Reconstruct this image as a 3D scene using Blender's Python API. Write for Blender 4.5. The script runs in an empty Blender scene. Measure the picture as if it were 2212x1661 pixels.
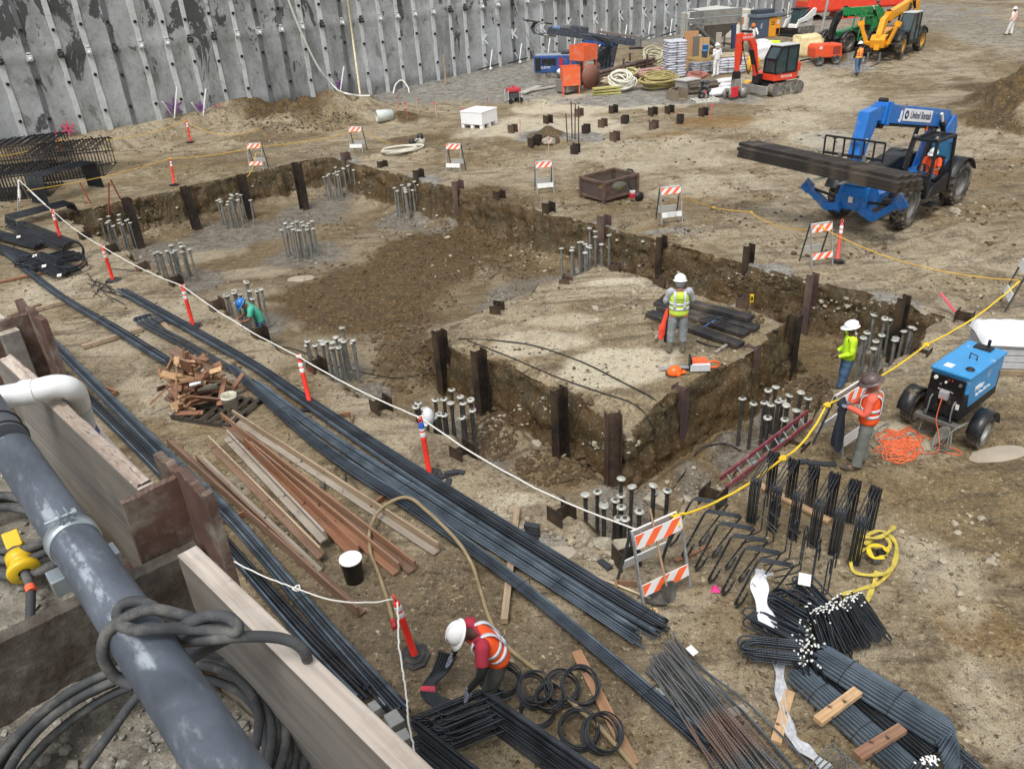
import bpy,math,random
import numpy as np
from mathutils import Vector,Matrix,noise as mn
S=bpy.context.scene
COL=S.collection
rad=math.radians
PI=math.pi
rnd=random.Random(7)
F_PX,ROLL,PITCH,HC=1720.66,0.0623603,0.5008917,8.2
cam=bpy.data.cameras.new('camera')
cam.lens=36*F_PX/2212;cam.sensor_width=36;cam.clip_start=.05;cam.clip_end=1000
camo=bpy.data.objects.new('camera',cam);COL.objects.link(camo);S.camera=camo
fw=Vector((0,math.cos(PITCH),-math.sin(PITCH)));r0=Vector((1,0,0));d0=fw.cross(r0)
CR=r0*math.cos(ROLL)+d0*math.sin(ROLL);CD=d0*math.cos(ROLL)-r0*math.sin(ROLL)
m=Matrix((CR,-CD,-fw)).transposed().to_4x4();m.translation=(0,0,HC);camo.matrix_world=m
SUN_EL,SUN_AZ=rad(62),rad(200)
w=bpy.data.worlds.new('World');S.world=w;w.use_nodes=True
nt=w.node_tree;nt.nodes.clear()
sky=nt.nodes.new('ShaderNodeTexSky');sky.sky_type='NISHITA';sky.sun_disc=False
sky.sun_elevation=SUN_EL;sky.sun_rotation=SUN_AZ;sky.air_density=1.2;sky.dust_density=4
hs=nt.nodes.new('ShaderNodeHueSaturation');hs.inputs['Saturation'].default_value=.22
bg=nt.nodes.new('ShaderNodeBackground');bg.inputs['Strength'].default_value=.15
wo=nt.nodes.new('ShaderNodeOutputWorld')
nt.links.new(sky.outputs[0],hs.inputs['Color']);nt.links.new(hs.outputs[0],bg.inputs[0]);nt.links.new(bg.outputs[0],wo.inputs[0])
sun=bpy.data.lights.new('sun','SUN');sun.energy=1.5;sun.angle=rad(18);sun.color=(1,.975,.94)
suno=bpy.data.objects.new('sun',sun);COL.objects.link(suno)
sd=Vector((math.sin(SUN_AZ)*math.cos(SUN_EL),math.cos(SUN_AZ)*math.cos(SUN_EL),math.sin(SUN_EL)))
suno.rotation_euler=sd.to_track_quat('Z','Y').to_euler()
suno.location=(0,0,40)
S.view_settings.view_transform='Standard';S.view_settings.look='None';S.view_settings.exposure=0.32;S.view_settings.gamma=1
S.render.engine='CYCLES'
def _h(ix,iy,s):
 n=(ix.astype(np.int64)*374761393+iy.astype(np.int64)*668265263+s*1442695041)&0xffffffff
 n=((n^(n>>13))*1274126177)&0xffffffff
 return((n^(n>>16))&0xffff)/65535.0*2-1
def vn(x,y,s=0):
 x0=np.floor(x);y0=np.floor(y);fx=x-x0;fy=y-y0
 fx=fx*fx*(3-2*fx);fy=fy*fy*(3-2*fy)
 a=_h(x0,y0,s);b=_h(x0+1,y0,s);c=_h(x0,y0+1,s);d=_h(x0+1,y0+1,s)
 return(a*(1-fx)+b*fx)*(1-fy)+(c*(1-fx)+d*fx)*fy
def fbm(x,y,sc,o=4,s=0,g=.5):
 r=0;a=1;t=0
 for i in range(o):
  r=r+a*vn(x/sc+13.7*i,y/sc-7.3*i,s+i);t+=a;a*=g;sc*=.5
 return r/t
def ss(a,b,x):
 t=np.clip((x-a)/(b-a),0,1);return t*t*(3-2*t)
def ray(px,py):
 return CR*((px-1106)/F_PX)+CD*((py-830.5)/F_PX)+fw
def G(px,py,z=0.):
 v=ray(px,py);return Vector((0,0,HC))+v*((z-HC)/v.z)
UO=(-17.0,30.9)
def uv(x,y):
 dx=x-UO[0];dy=y-UO[1]
 return.645*dx-.764*dy,.764*dx+.645*dy
def xy(u,v):
 return UO[0]+.645*u+.764*v,UO[1]-.764*u+.645*v
MOUNDS=[]
def mound(px,py,rx,ry,h,rot=0):g=G(px,py);MOUNDS.append((g.x,g.y,rx,ry,h,rot))
mound(680,272,5.2,1.5,1.0,.35);mound(560,262,3,1.6,.9,.6);mound(740,262,2.6,1.2,.5)
mound(905,330,2.0,.5,.25);mound(1060,330,1.5,.8,.22,-.4);mound(870,262,1.2,.7,.22);mound(830,176,1.3,.8,.6);mound(700,245,4,1,.5)
mound(915,165,3,.8,.5,.6);mound(1190,300,.9,.6,.5);mound(1165,312,1.4,.6,.2)
MOUNDS.append((28.8,38.6,5.6,3.3,3.1,.3));MOUNDS.append((26.6,37.4,3.2,2.2,.9,.5))
mound(1790,150,3.0,.7,.25,.4);mound(1400,250,2,.4,.12)
mound(330,372,3,.5,.14,.6);mound(560,300,4,.5,.2,.6);mound(1650,610,.9,.35,.22,-.8);mound(1900,665,.9,.3,.15)
def wall_y(x):return 42.9+.75*(x+21.4)
def H(x,y):
 x=np.asarray(x,float);y=np.asarray(y,float)
 u,v=uv(x,y)
 e=fbm(x,y,1.1,4,3)*.34+fbm(x,y,.3,3,9)*.12
 near=v-.05-.35*ss(13,28,u)
 sd_=np.minimum(np.minimum(u+.35,28.35-u),np.minimum(near,11.95-v))+e
 wdt=.42+.5*np.clip(1-np.abs(v)/3,0,1)*ss(15,24,u)
 pit=ss(0,wdt,sd_)
 sp=np.minimum(np.minimum(u-19.4,26.05-u),np.minimum(v-3.12,9.45-v))+e*.55
 cut=.35*ss(1.4,0,np.hypot(u-26,v-3))+.25*ss(1.6,0,np.abs(v-3))*ss(.9,-.1,sp)
 plat=ss(-.16,.26,sp+.25*fbm(x,y,.9,3,77))
 rampz=np.clip(-.15-(20-u)*.42,-1.5,0)
 side=ss(2.9,3.5+.25*np.clip(20-u,0,4),v+e)*ss(10.0,9.0,v+e)
 floor=-1.5+.06*fbm(x,y,3,2,5)
 rmp=floor+(np.where(u<20.3,rampz,0)+1.5)*side*ss(15.5,17,u)*(u<20.3)
 low=np.maximum(floor,rmp)
 low=low+(1-pit)*.0
 z=0*x
 z=z+pit*low
 z=z*(1-plat)+plat*(-cut)
 foot=np.exp(-((sd_-.45)/.3)**2)*.22+np.exp(-((sp+.35)/.25)**2)*.15*pit
 z=z+foot*pit*(1-plat)*(1+fbm(x,y,.6,2,2))
 wy=wall_y(x)
 z=z+1.25*ss(44,66,y)*ss(-16,-8,x)
 z=z+1.0*ss(1.3,.15,wy-y+.25*e)*ss(-12.5,-14.5,x)
 for(a,b,rx,ry,h,ro)in MOUNDS:
  c,s_=math.cos(ro),math.sin(ro);dx=x-a;dy=y-b
  q=((dx*c+dy*s_)/rx)**2+((-dx*s_+dy*c)/ry)**2
  k=np.exp(-q)*(1+.5*fbm(x,y,.8,3,21))
  z=z+h*k
 cl=clod(x,y)
 out=1-pit
 z=z+.03*fbm(x,y,2.2,3,31)+.012*fbm(x,y,.42,4,41,.55)+.1*cl*np.abs(fbm(x,y,.3,4,43,.65))
 c,s_=math.cos(1.05),math.sin(1.05)
 al=x*c+y*s_;pe=-x*s_+y*c
 z=z+.05*out*ss(0,3,11.95*0+v-12.5)*fbm(pe,al/7,.55,3,51)*ss(60,20,y)
 for(ax,ay,bx,by,w_,dp)in RUTS:
  dx,dy=bx-ax,by-ay;L=math.hypot(dx,dy);t=((x-ax)*dx+(y-ay)*dy)/L;d=((x-ax)*dy-(y-ay)*dx)/L+.25*np.sin(t/3.1)
  m_=ss(-.5,.8,t)*ss(L+.5,L-.8,t)*out
  for o in(-.95,.95):
   q=(d-o)/w_;g_=np.exp(-q**4);z=z+m_*(-dp*g_*(1+.45*np.sign(np.sin((t+np.abs(d-o)*.8)*21)))+dp*.8*np.exp(-((np.abs(q)-1.35)/.3)**2)*(.6+vn(t*2.5,d,7)))
 z=z+(pit*(1-pit)+plat*(1-plat)*pit)*4*.2*fbm(x,y,.42,3,61)
 return z
RUTS=[]
def rut(a,b_,w_=.22,dp=.045):
 p,q=G(*a),G(*b_);RUTS.append((p.x,p.y,q.x,q.y,w_,dp))
for a,b_ in[((1060,470),(1820,215)),((1250,500),(1900,250)),((1330,540),(1760,360)),((1700,590),(2150,330)),((1500,330),(1960,130)),((1850,600),(2212,470)),((1930,1190),(2212,1080)),((1980,640),(2240,560)),((800,330),(1250,360)),((450,340),(900,300)),((1750,210),(2050,60)),((1200,400),(1500,250)),((1900,1560),(2212,1250))]:rut(a,b_)
BL={'gray':[],'clod':[],'pale':[],'wet':[],'rust':[]}
def blob(k,px,py,rx,ry,s=1.,z=0.,rot=0.):
 g=G(px,py,z);a=G(px+rx,py,z);b=G(px,py-ry,z)
 BL[k].append((g.x,g.y,abs(a.x-g.x),abs(b.y-g.y),s,rot))
def bl(k,x,y,n=.35):
 r=0*x
 if n:n1=fbm(x,y,1.8,4,71)*n*1.6
 else:n1=0
 for(a,b,rx,ry,s,ro)in BL[k]:
  c,s_=math.cos(ro),math.sin(ro);dx=x-a;dy=y-b
  q=np.sqrt(((dx*c+dy*s_)/rx)**2+((-dx*s_+dy*c)/ry)**2)
  r=np.maximum(r,s*ss(1.15,.6,q+n1))
 return r
BL['clod']+=[(28.8,38.6,8,5,1.8,.3),(26,36.8,4.5,2.6,1.6,.5)]
def clod(x,y):return np.clip(bl('clod',x,y),0,1)
for a in[(800,640,190,75),(930,560,150,60),(1010,520,90,40),(860,700,120,30,.7),(870,760,60,90,.8),(1110,560,70,60,.6),(640,600,60,30,.5)]:
 blob('clod',*a[:4],*(a[4:]or(1,)),z=-1.5)
for a in[(650,262,120,28),(750,250,60,18),(880,262,40,8),(830,186,25,14),(905,170,40,9),(1790,150,45,12),(2190,205,90,45),(2140,262,80,12,.6),(250,360,60,10,.4),(600,300,120,8,.6),(450,400,120,12,.4),(1650,612,80,20,.6),(1990,640,50,14,.5),(900,300,70,10,.7),(1180,300,40,14,.8),(1450,690,60,18,.5),(1560,690,80,20,.6)]:
 blob('clod',*a[:4],*(a[4:]or(1,)))
for a in[(510,505,130,28),(690,460,90,26),(735,425,50,16),(658,555,95,30),(890,475,85,22),(960,500,60,14,.8),(340,545,70,22),(410,612,70,28),(560,710,70,34,.8),(735,815,60,40),(800,850,60,30),(1000,960,80,70),(1060,1010,70,40,.8),(1130,640,80,40),(1070,670,50,20),(1210,612,80,18),(1280,590,60,18),(1340,1120,110,80,.9),(1290,1180,60,30,.9),(1500,1040,60,60,.6),(1620,990,120,50,.9),(1900,790,70,50,.7),(1680,930,60,50,.6)]:
 blob('gray',*a[:4],*(a[4:]or(1,)),z=-1.5)
for a in[(1100,190,300,35,.75),(850,225,180,24,.75),(1250,300,60,10,.9),(1165,300,50,14,.9),(1380,215,170,18,.8),(1560,215,120,14,.7),(1450,110,200,22,.8),(1650,80,160,26,.9),(1900,60,300,30,.6),(1790,150,80,20),(2060,90,160,60,.45),(1860,320,120,40,.4),(1180,1170,60,30,.6),(1650,770,60,30,.4),(1100,900,40,20,.5),(1630,585,90,16,.9),(1450,500,100,10,.7)]:
 blob('gray',*a[:4],*(a[4:]or(1,)))
for a in[(1300,225,260,22),(1200,270,230,25,.8),(1400,330,250,40,.55),(1330,790,150,45),(1180,740,130,30,.7),(1320,610,100,12,.9),(1230,690,90,18,.6),(1560,400,160,30,.5),(1720,200,200,40,.55),(1700,260,120,24,.6),(1780,300,90,20,.7),(1960,560,200,30,.3),(2060,1250,150,120,.45),(2130,1500,110,140,.45),(1960,950,80,60,.6),(100,640,90,60,.5),(330,700,120,60,.5),(420,860,120,60,.45),(950,1075,70,30,.6),(1040,1120,90,30,.6),(300,860,90,70,.4),(1130,1080,80,25,.7),(1450,1290,120,60,.3),(560,1000,60,60,.4)]:
 blob('pale',*a[:4],*(a[4:]or(1,)))
for a in[(700,700,120,20,.6),(450,545,90,22,.7),(560,590,120,16,.7),(900,720,110,18,.8),(560,640,120,26,.5),(780,450,60,14,.5)]:
 blob('pale',*a[:4],*(a[4:]or(1,)),z=-1.5)
for a in[(1000,1300,260,150,.8),(1200,1450,260,170,.8),(700,1200,200,160,.7),(250,760,160,90,.5),(600,330,300,26,.5),(1000,440,200,26,.4),(1500,470,260,36,.4),(1900,600,200,60,.35),(2120,1090,80,40,.6),(420,420,200,20,.4)]:
 blob('wet',*a)
for a in[(1560,262,130,16,.8),(1430,290,90,10,.6),(520,620,110,30,.6),(1150,900,140,60,.5),(1700,470,200,40,.35),(2120,1350,140,140,.5)]:
 blob('rust',*a)
def axis(fine,lo,hi,st,a,b,g=1.035,mx=9.):
 l=[a]
 while l[-1]<b:
  d=min(abs(l[-1]-q)for q in fine);l.append(l[-1]+(.018 if d<.36 else st))
 x,s=l[-1],st
 while x<hi:s=min(s*g,mx);x+=s;l.append(x)
 x,s,pre=a,st,[]
 while x>lo:s=min(s*g,mx);x-=s;pre.append(x)
 return np.array(pre[::-1]+l)
GU=axis((-.35,19.4,26.1,28.3),-190,200,.058,-2.,31.5);GV=axis((.0,3.1,9.45,11.95),-110,320,.058,-9.5,13.,1.014)
U_,V_=np.meshgrid(GU,GV);X=UO[0]+.645*U_+.764*V_;Y=UO[1]-.764*U_+.645*V_
for a in[(2170,975,.75,.3,-.1,.2),(652,600,.6,.35,-.08,0),(1195,1195,.4,.2,-.08,.3)]:g=G(a[0],a[1],-1.5 if a[0]==652 else 0);MOUNDS.append((g.x,g.y,a[2],a[3],a[4],a[5]))
Z=H(X,Y)
def Hf(x,y):
 u,v=uv(x,y);i=np.clip(np.searchsorted(GU,u)-1,0,len(GU)-2);j=np.clip(np.searchsorted(GV,v)-1,0,len(GV)-2)
 a=np.clip((u-GU[i])/(GU[i+1]-GU[i]),0,1);b=np.clip((v-GV[j])/(GV[j+1]-GV[j]),0,1)
 return(Z[j,i]*(1-a)+Z[j,i+1]*a)*(1-b)+(Z[j+1,i]*(1-a)+Z[j+1,i+1]*a)*b
def Hs(x,y):return float(Hf(np.array([x]),np.array([y]))[0])
_pc={}
def P(px,py,dz=0.):
 k=(px,py)
 if k not in _pc:
  v=ray(px,py);lo,hi=(HC-3.6)/-v.z,(HC+1.9)/-v.z
  t=np.linspace(lo,hi,260);x=v.x*t;y=v.y*t;z=HC+v.z*t
  b=np.nonzero(z<Hf(x,y))[0];i=b[0]if len(b)else 259
  t=np.linspace(t[max(i-1,0)],t[i],40);x=v.x*t;y=v.y*t;z=HC+v.z*t;h=Hf(x,y)
  b=np.nonzero(z<h)[0];i=b[0]if len(b)else 39
  _pc[k]=Vector((x[i],y[i],h[i]))
 p=_pc[k].copy();p.z+=dz;return p
def drop(x,y,dz=0.):return Vector((x,y,Hs(x,y)+dz))
def yaw_px(a,b):
 p=P(*a);q=P(*b);return math.atan2(q.y-p.y,q.x-p.x)
def lin(h):
 h=h.lstrip('#');r=[]
 for i in(0,2,4):
  c=int(h[i:i+2],16)/255;r.append(c/12.92 if c<.04045 else((c+.055)/1.055)**2.4)
 return tuple(r)
MC={}
def newmat(name):
 m=bpy.data.materials.new(name);m.use_nodes=True;n=m.node_tree;b=n.nodes['Principled BSDF'];return m,n,b
class N:
 """tiny node helper"""
 def __init__(s,nt):s.t=nt
 def n(s,ty,**k):
  x=s.t.nodes.new(ty)
  for a,b in k.items():setattr(x,a,b)
  return x
 def l(s,a,b):s.t.links.new(a,b)
 def noise(s,vec,sc,det=4,ro=.55,dist=0.):
  x=s.n('ShaderNodeTexNoise');x.inputs['Scale'].default_value=sc;x.inputs['Detail'].default_value=det;x.inputs['Roughness'].default_value=ro;x.inputs['Distortion'].default_value=dist
  if vec is not None:s.l(vec,x.inputs['Vector'])
  return x.outputs['Fac']
 def rng(s,v,a,b,c=0.,d=1.):
  x=s.n('ShaderNodeMapRange');x.inputs[1].default_value=a;x.inputs[2].default_value=b;x.inputs[3].default_value=c;x.inputs[4].default_value=d;s.l(v,x.inputs[0]);return x.outputs[0]
 def mix(s,f,a,b,ty='MIX'):
  x=s.n('ShaderNodeMix',data_type='RGBA',blend_type=ty)
  for i,v in((0,f),(6,a),(7,b)):
   if isinstance(v,(int,float)):x.inputs[i].default_value=v
   elif isinstance(v,tuple):x.inputs[i].default_value=(*v[:3],1)
   else:s.l(v,x.inputs[i])
  return x.outputs[2]
 def math(s,op,a,b=0.,c=None):
  x=s.n('ShaderNodeMath',operation=op)
  for i,v in enumerate((a,b)if c is None else(a,b,c)):
   if isinstance(v,(int,float)):x.inputs[i].default_value=v
   else:s.l(v,x.inputs[i])
  return x.outputs[0]
 def bump(s,h,st,dist=.01,nrm=None):
  x=s.n('ShaderNodeBump');x.inputs['Strength'].default_value=st;x.inputs['Distance'].default_value=dist;s.l(h,x.inputs['Height'])
  if nrm is not None:s.l(nrm,x.inputs['Normal'])
  return x.outputs[0]
def mat(name,col,rough=.6,metal=0.,var=.18,sc=6.,bump=.15,dirt=0.,dcol='8d7c62',ds=3.,spec=.5,stretch=None,alpha=None,trans=0.,bd=.01):
 if name in MC:return MC[name]
 if isinstance(col,str):col=lin(col)
 dcol=lin(dcol)
 m,nt_,b=newmat(name);k=N(nt_)
 tc=k.n('ShaderNodeTexCoord');vec=tc.outputs['Object']
 if stretch:
  mp=k.n('ShaderNodeMapping');mp.inputs['Scale'].default_value=stretch;k.l(vec,mp.inputs[0]);vec=mp.outputs[0]
 n1=k.noise(vec,sc,6,.6)
 lo=tuple(c*(1-var)for c in col);hi=tuple(min(1,c*(1+var))for c in col)
 c=k.mix(k.rng(n1,.3,.7),lo,hi)
 if dirt:
  n2=k.noise(tc.outputs['Object'],ds,8,.7)
  c=k.mix(k.rng(n2,.62-.35*dirt,.78-.2*dirt),c,dcol)
 k.l(c,b.inputs['Base Color'])
 k.l(k.rng(n1,.3,.7,max(0,rough-.1),min(1,rough+.1)),b.inputs['Roughness'])
 b.inputs['Metallic'].default_value=metal;b.inputs['Specular IOR Level'].default_value=spec
 if trans:b.inputs['Transmission Weight'].default_value=trans
 if alpha is not None:b.inputs['Alpha'].default_value=alpha
 if bump:k.l(k.bump(n1,bump,bd),b.inputs['Normal'])
 MC[name]=m;return m
def rebar_mat(name,c1,c2,rough=.38,rust=0.,rib=.28):
 m,nt_,b=newmat(name);k=N(nt_)
 tc=k.n('ShaderNodeTexCoord');uvn=tc.outputs['UV']
 wv=k.n('ShaderNodeTexWave',bands_direction='X');wv.inputs['Scale'].default_value=9;wv.inputs['Distortion'].default_value=.6;k.l(uvn,wv.inputs['Vector'])
 n=k.noise(tc.outputs['Object'],2.5,5,.6)
 c=k.mix(k.rng(n,.35,.65),lin(c1),lin(c2))
 if rust:
  n2=k.noise(tc.outputs['Object'],1.3,6,.65);c=k.mix(k.rng(n2,.6-.25*rust,.75),c,lin('7a5238'))
 c=k.mix(k.math('MULTIPLY',wv.outputs['Fac'],rib),c,lin('0c0f14'))
 k.l(c,b.inputs['Base Color']);k.l(k.rng(n,.3,.7,rough-.08,rough+.15),b.inputs['Roughness'])
 b.inputs['Metallic'].default_value=.35
 k.l(k.bump(wv.outputs['Fac'],rib*1.3,.006),b.inputs['Normal']);MC[name]=m;return m
def wood_mat(name,c1,c2,knots=True,sc=1.,ax='X',dark='2a1d12'):
 m,nt_,b=newmat(name);k=N(nt_)
 tc=k.n('ShaderNodeTexCoord');mp=k.n('ShaderNodeMapping')
 mp.inputs['Scale'].default_value=(1.2*sc,22*sc,22*sc)if ax=='X' else(22*sc,22*sc,1.2*sc);k.l(tc.outputs['Object'],mp.inputs[0])
 oi=k.n('ShaderNodeObjectInfo')
 n=k.noise(mp.outputs[0],1.,6,.6,.4);n2=k.noise(tc.outputs['Object'],2.2*sc,6,.65);n3=k.noise(tc.outputs['Object'],9*sc,3,.5)
 c=k.mix(k.rng(n,.35,.65),lin(c1),lin(c2))
 c=k.mix(k.rng(n2,.5,.72,0,.65),c,lin('6d6152'))
 c=k.mix(k.rng(n3,.66,.72,0,.85 if knots else.2),c,lin(dark))
 k.l(c,b.inputs['Base Color']);b.inputs['Roughness'].default_value=.7
 k.l(k.bump(n,.35,.006),b.inputs['Normal']);MC[name]=m;return m
class MB:
 def __init__(s):s.v=[];s.f=[];s.mi=[];s.sm=[];s.uvs=[]
 def add(s,vs,fs,mi=0,sm=False,uvs=None):
  o=len(s.v);s.v+=[tuple(v)for v in vs]
  for i,f in enumerate(fs):
   s.f.append(tuple(j+o for j in f));s.mi.append(mi);s.sm.append(sm)
   s.uvs.append(uvs[i]if uvs else None)
  return s
 def box(s,c,d,M_=None,mi=0,tp=1.):
  x,y,z=d[0]/2,d[1]/2,d[2]/2
  vs=[Vector((sx*x*(tp if sz>0 else 1),sy*y*(tp if sz>0 else 1),sz*z))for sz in(-1,1)for sx,sy in((-1,-1),(1,-1),(1,1),(-1,1))]
  if M_ is not None:vs=[M_@v for v in vs]
  c=Vector(c);vs=[v+c for v in vs]
  return s.add(vs,[(0,3,2,1),(4,5,6,7),(0,1,5,4),(1,2,6,5),(2,3,7,6),(3,0,4,7)],mi)
 def beam(s,a,b,w_,h_,up=(0,0,1),mi=0,w2=None,h2=None):
  a=Vector(a);b=Vector(b);t=(b-a).normalized();up=Vector(up)
  if abs(t.dot(up))>.98:up=Vector((0,1,0))if abs(t.y)<.9 else Vector((1,0,0))
  x=t.cross(up).normalized();y=x.cross(t).normalized();w2=w_ if w2 is None else w2;h2=h_ if h2 is None else h2
  vs=[]
  for p,W_,H_ in((a,w_,h_),(b,w2,h2)):
   for sx,sy in((-1,-1),(1,-1),(1,1),(-1,1)):vs.append(p+x*sx*W_/2+y*sy*H_/2)
  return s.add(vs,[(0,1,2,3),(7,6,5,4),(0,4,5,1),(1,5,6,2),(2,6,7,3),(3,7,4,0)],mi)
 def tube(s,pts,r,n=6,closed=False,mi=0,caps=True,ell=None):
  pts=[Vector(p)for p in pts];L=len(pts)
  if L<2:return s
  rr=r if isinstance(r,(list,tuple))else[r]*L
  T=[]
  for i in range(L):
   a=pts[(i-1)%L]if(i or closed)else pts[0];b=pts[(i+1)%L]if(i<L-1 or closed)else pts[-1]
   d=b-a;T.append(d.normalized()if d.length>1e-9 else Vector((0,0,1)))
  up=Vector((0,0,1))if abs(T[0].z)<.9 else Vector((1,0,0))
  x=T[0].cross(up).normalized();vs=[];us=[0.]
  for i in range(L):
   if i:
    x=x-T[i]*x.dot(T[i])
    x=x.normalized()if x.length>1e-6 else T[i].orthogonal().normalized()
    us.append(us[-1]+(pts[i]-pts[i-1]).length)
   y=T[i].cross(x)
   for j in range(n):
    a=2*PI*j/n;e0,e1=ell if ell else(1,1)
    vs.append(pts[i]+x*math.cos(a)*rr[i]*e0+y*math.sin(a)*rr[i]*e1)
  fs=[];uu=[]
  for i in range(L if closed else L-1):
   k=(i+1)%L;u0,u1=us[i],(us[k]if k else us[-1]+(pts[0]-pts[-1]).length)
   for j in range(n):
    j2=(j+1)%n;fs.append((i*n+j,i*n+j2,k*n+j2,k*n+j))
    uu.append(((u0,j/n),(u0,(j+1)/n),(u1,(j+1)/n),(u1,j/n)))
  s.add(vs,fs,mi,True,uu)
  if caps and not closed:
   s.add(vs[:n],[tuple(range(n))[::-1]],mi);s.add(vs[-n:],[tuple(range(n))],mi)
  return s
 def cyl(s,a,b,r,r1=None,n=14,mi=0):return s.tube([a,b],[r,r if r1 is None else r1],n,mi=mi)
 def lathe(s,prof,n=20,M_=None,mi=0,ax=(0,0,0)):
  vs=[];ax=Vector(ax)
  for r,z in prof:
   for j in range(n):
    a=2*PI*j/n;v=Vector((r*math.cos(a),r*math.sin(a),z));vs.append((M_@v if M_ is not None else v)+ax)
  fs=[(i*n+j,i*n+(j+1)%n,(i+1)*n+(j+1)%n,(i+1)*n+j)for i in range(len(prof)-1)for j in range(n)]
  return s.add(vs,fs,mi,True)
 def prism(s,poly,z0,z1,M_=None,mi=0):
  """polygon in XY extruded along Z"""
  n=len(poly);vs=[Vector((p[0],p[1],z))for z in(z0,z1)for p in poly]
  if M_ is not None:vs=[M_@v for v in vs]
  return s.add(vs,[tuple(range(n))[::-1],tuple(range(n,2*n))]+[(i,(i+1)%n,n+(i+1)%n,n+i)for i in range(n)],mi)
 def side(s,poly,y0,y1,mi=0):
  """polygon in XZ extruded along Y"""
  n=len(poly);vs=[Vector((p[0],y,p[1]))for y in(y0,y1)for p in poly]
  return s.add(vs,[tuple(range(n)),tuple(range(n,2*n))[::-1]]+[(i,n+i,n+(i+1)%n,(i+1)%n)for i in range(n)],mi)
 def ball(s,c,r,nu=12,nv=8,M_=None,mi=0,v0=0.,v1=1.):
  if not isinstance(r,(list,tuple)):r=(r,r,r)
  c=Vector(c);vs=[]
  for i in range(nv+1):
   t=PI*(v0+(v1-v0)*i/nv)
   for j in range(nu):
    a=2*PI*j/nu;v=Vector((math.sin(t)*math.cos(a)*r[0],math.sin(t)*math.sin(a)*r[1],math.cos(t)*r[2]))
    vs.append((M_@v if M_ is not None else v)+c)
  return s.add(vs,[(i*nu+j,(i+1)*nu+j,(i+1)*nu+(j+1)%nu,i*nu+(j+1)%nu)for i in range(nv)for j in range(nu)],mi,True)
 def rock(s,c,r,rg=None,mi=0,sm=False,fl=.7):
  rg=rg or rnd;p=(1+5**.5)/2
  vs=[]
  q=Matrix.Rotation(rg.random()*6,3,'Z')@Matrix.Rotation(rg.random()*6,3,'X')
  for v in((-1,p,0),(1,p,0),(-1,-p,0),(1,-p,0),(0,-1,p),(0,1,p),(0,-1,-p),(0,1,-p),(p,0,-1),(p,0,1),(-p,0,-1),(-p,0,1)):
   t=q@Vector(v)*(r/1.9*(.65+.7*rg.random()));t.z*=fl;vs.append(t+Vector(c))
  return s.add(vs,[(0,11,5),(0,5,1),(0,1,7),(0,7,10),(0,10,11),(1,5,9),(5,11,4),(11,10,2),(10,7,6),(7,1,8),(3,9,4),(3,4,2),(3,2,6),(3,6,8),(3,8,9),(4,9,5),(2,4,11),(6,2,10),(8,6,7),(9,8,1)],mi,sm)
 def mesh(s,name,mats):
  me=bpy.data.meshes.new(name);me.from_pydata(s.v,[],s.f)
  for m_ in(mats if isinstance(mats,(list,tuple))else[mats]):me.materials.append(m_)
  me.polygons.foreach_set('material_index',s.mi);me.polygons.foreach_set('use_smooth',s.sm)
  if any(u is not None for u in s.uvs):
   l=me.uv_layers.new(name='UVMap');flat=[]
   for f,u in zip(s.f,s.uvs):
    for i in range(len(f)):flat+=(u[i]if u else(0,0))
   l.data.foreach_set('uv',flat)
  me.update();return me
 def build(s,name,mats,parent=None,bevel=0.,label=None,cat=None,group=None,kind=None,loc=None,sub=0):
  """top level: verts are world coordinates, the origin goes to the base centre. child: verts are local to the parent"""
  if parent is None and loc is None and s.v:
   a=np.array(s.v);c=Vector(((a[:,0].min()+a[:,0].max())/2,(a[:,1].min()+a[:,1].max())/2,a[:,2].min()))
   s.v=[tuple(Vector(v)-c)for v in s.v];loc=c
  o=bpy.data.objects.new(name,s.mesh(name,mats));COL.objects.link(o)
  if parent is not None:o.parent=parent
  if loc is not None:o.location=loc
  if bevel:
   b=o.modifiers.new('bevel','BEVEL');b.width=bevel;b.segments=2;b.limit_method='ANGLE';b.angle_limit=rad(40)
  if sub:
   b=o.modifiers.new('sub','SUBSURF');b.levels=sub;b.render_levels=sub
  tag(o,label,cat,group,kind);return o
def tag(o,label=None,cat=None,group=None,kind=None):
 if label:o['label']=label
 if cat:o['category']=cat
 if group:o['group']=group
 if kind:o['kind']=kind
 return o
def thing(name,label,cat,loc=(0,0,0),yaw=0.,group=None,rot=None):
 o=bpy.data.objects.new(name,None);COL.objects.link(o);o.location=loc;o.rotation_euler=rot or(0,0,yaw)
 o.empty_display_size=.2
 return tag(o,label,cat,group)
def dup(root,loc,yaw=0.,label=None,group=None,rot=None,scale=None):
 r=root.copy();COL.objects.link(r);r.location=loc;r.rotation_euler=rot or(0,0,yaw)
 if scale:r.scale=scale
 if label:r['label']=label
 if group:r['group']=group
 for ch in list(root.children):
  c=ch.copy();COL.objects.link(c);c.parent=r
  for g in ch.children:
   d=g.copy();COL.objects.link(d);d.parent=c
 return r
def crv(pts,n=8,closed=False):
 """Catmull-Rom through points"""
 pts=[Vector(p)for p in pts];L=len(pts);out=[]
 for i in range(L if closed else L-1):
  g=(lambda k:pts[k%L])if closed else(lambda k:pts[min(max(k,0),L-1)])
  a,b,c,d=g(i-1),g(i),g(i+1),g(i+2)
  for j in range(n):
   t=j/n;out.append(.5*((2*b)+(c-a)*t+(2*a-5*b+4*c-d)*t*t+(3*b-a-3*c+d)*t**3))
 if not closed:out.append(pts[-1])
 return out
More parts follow.
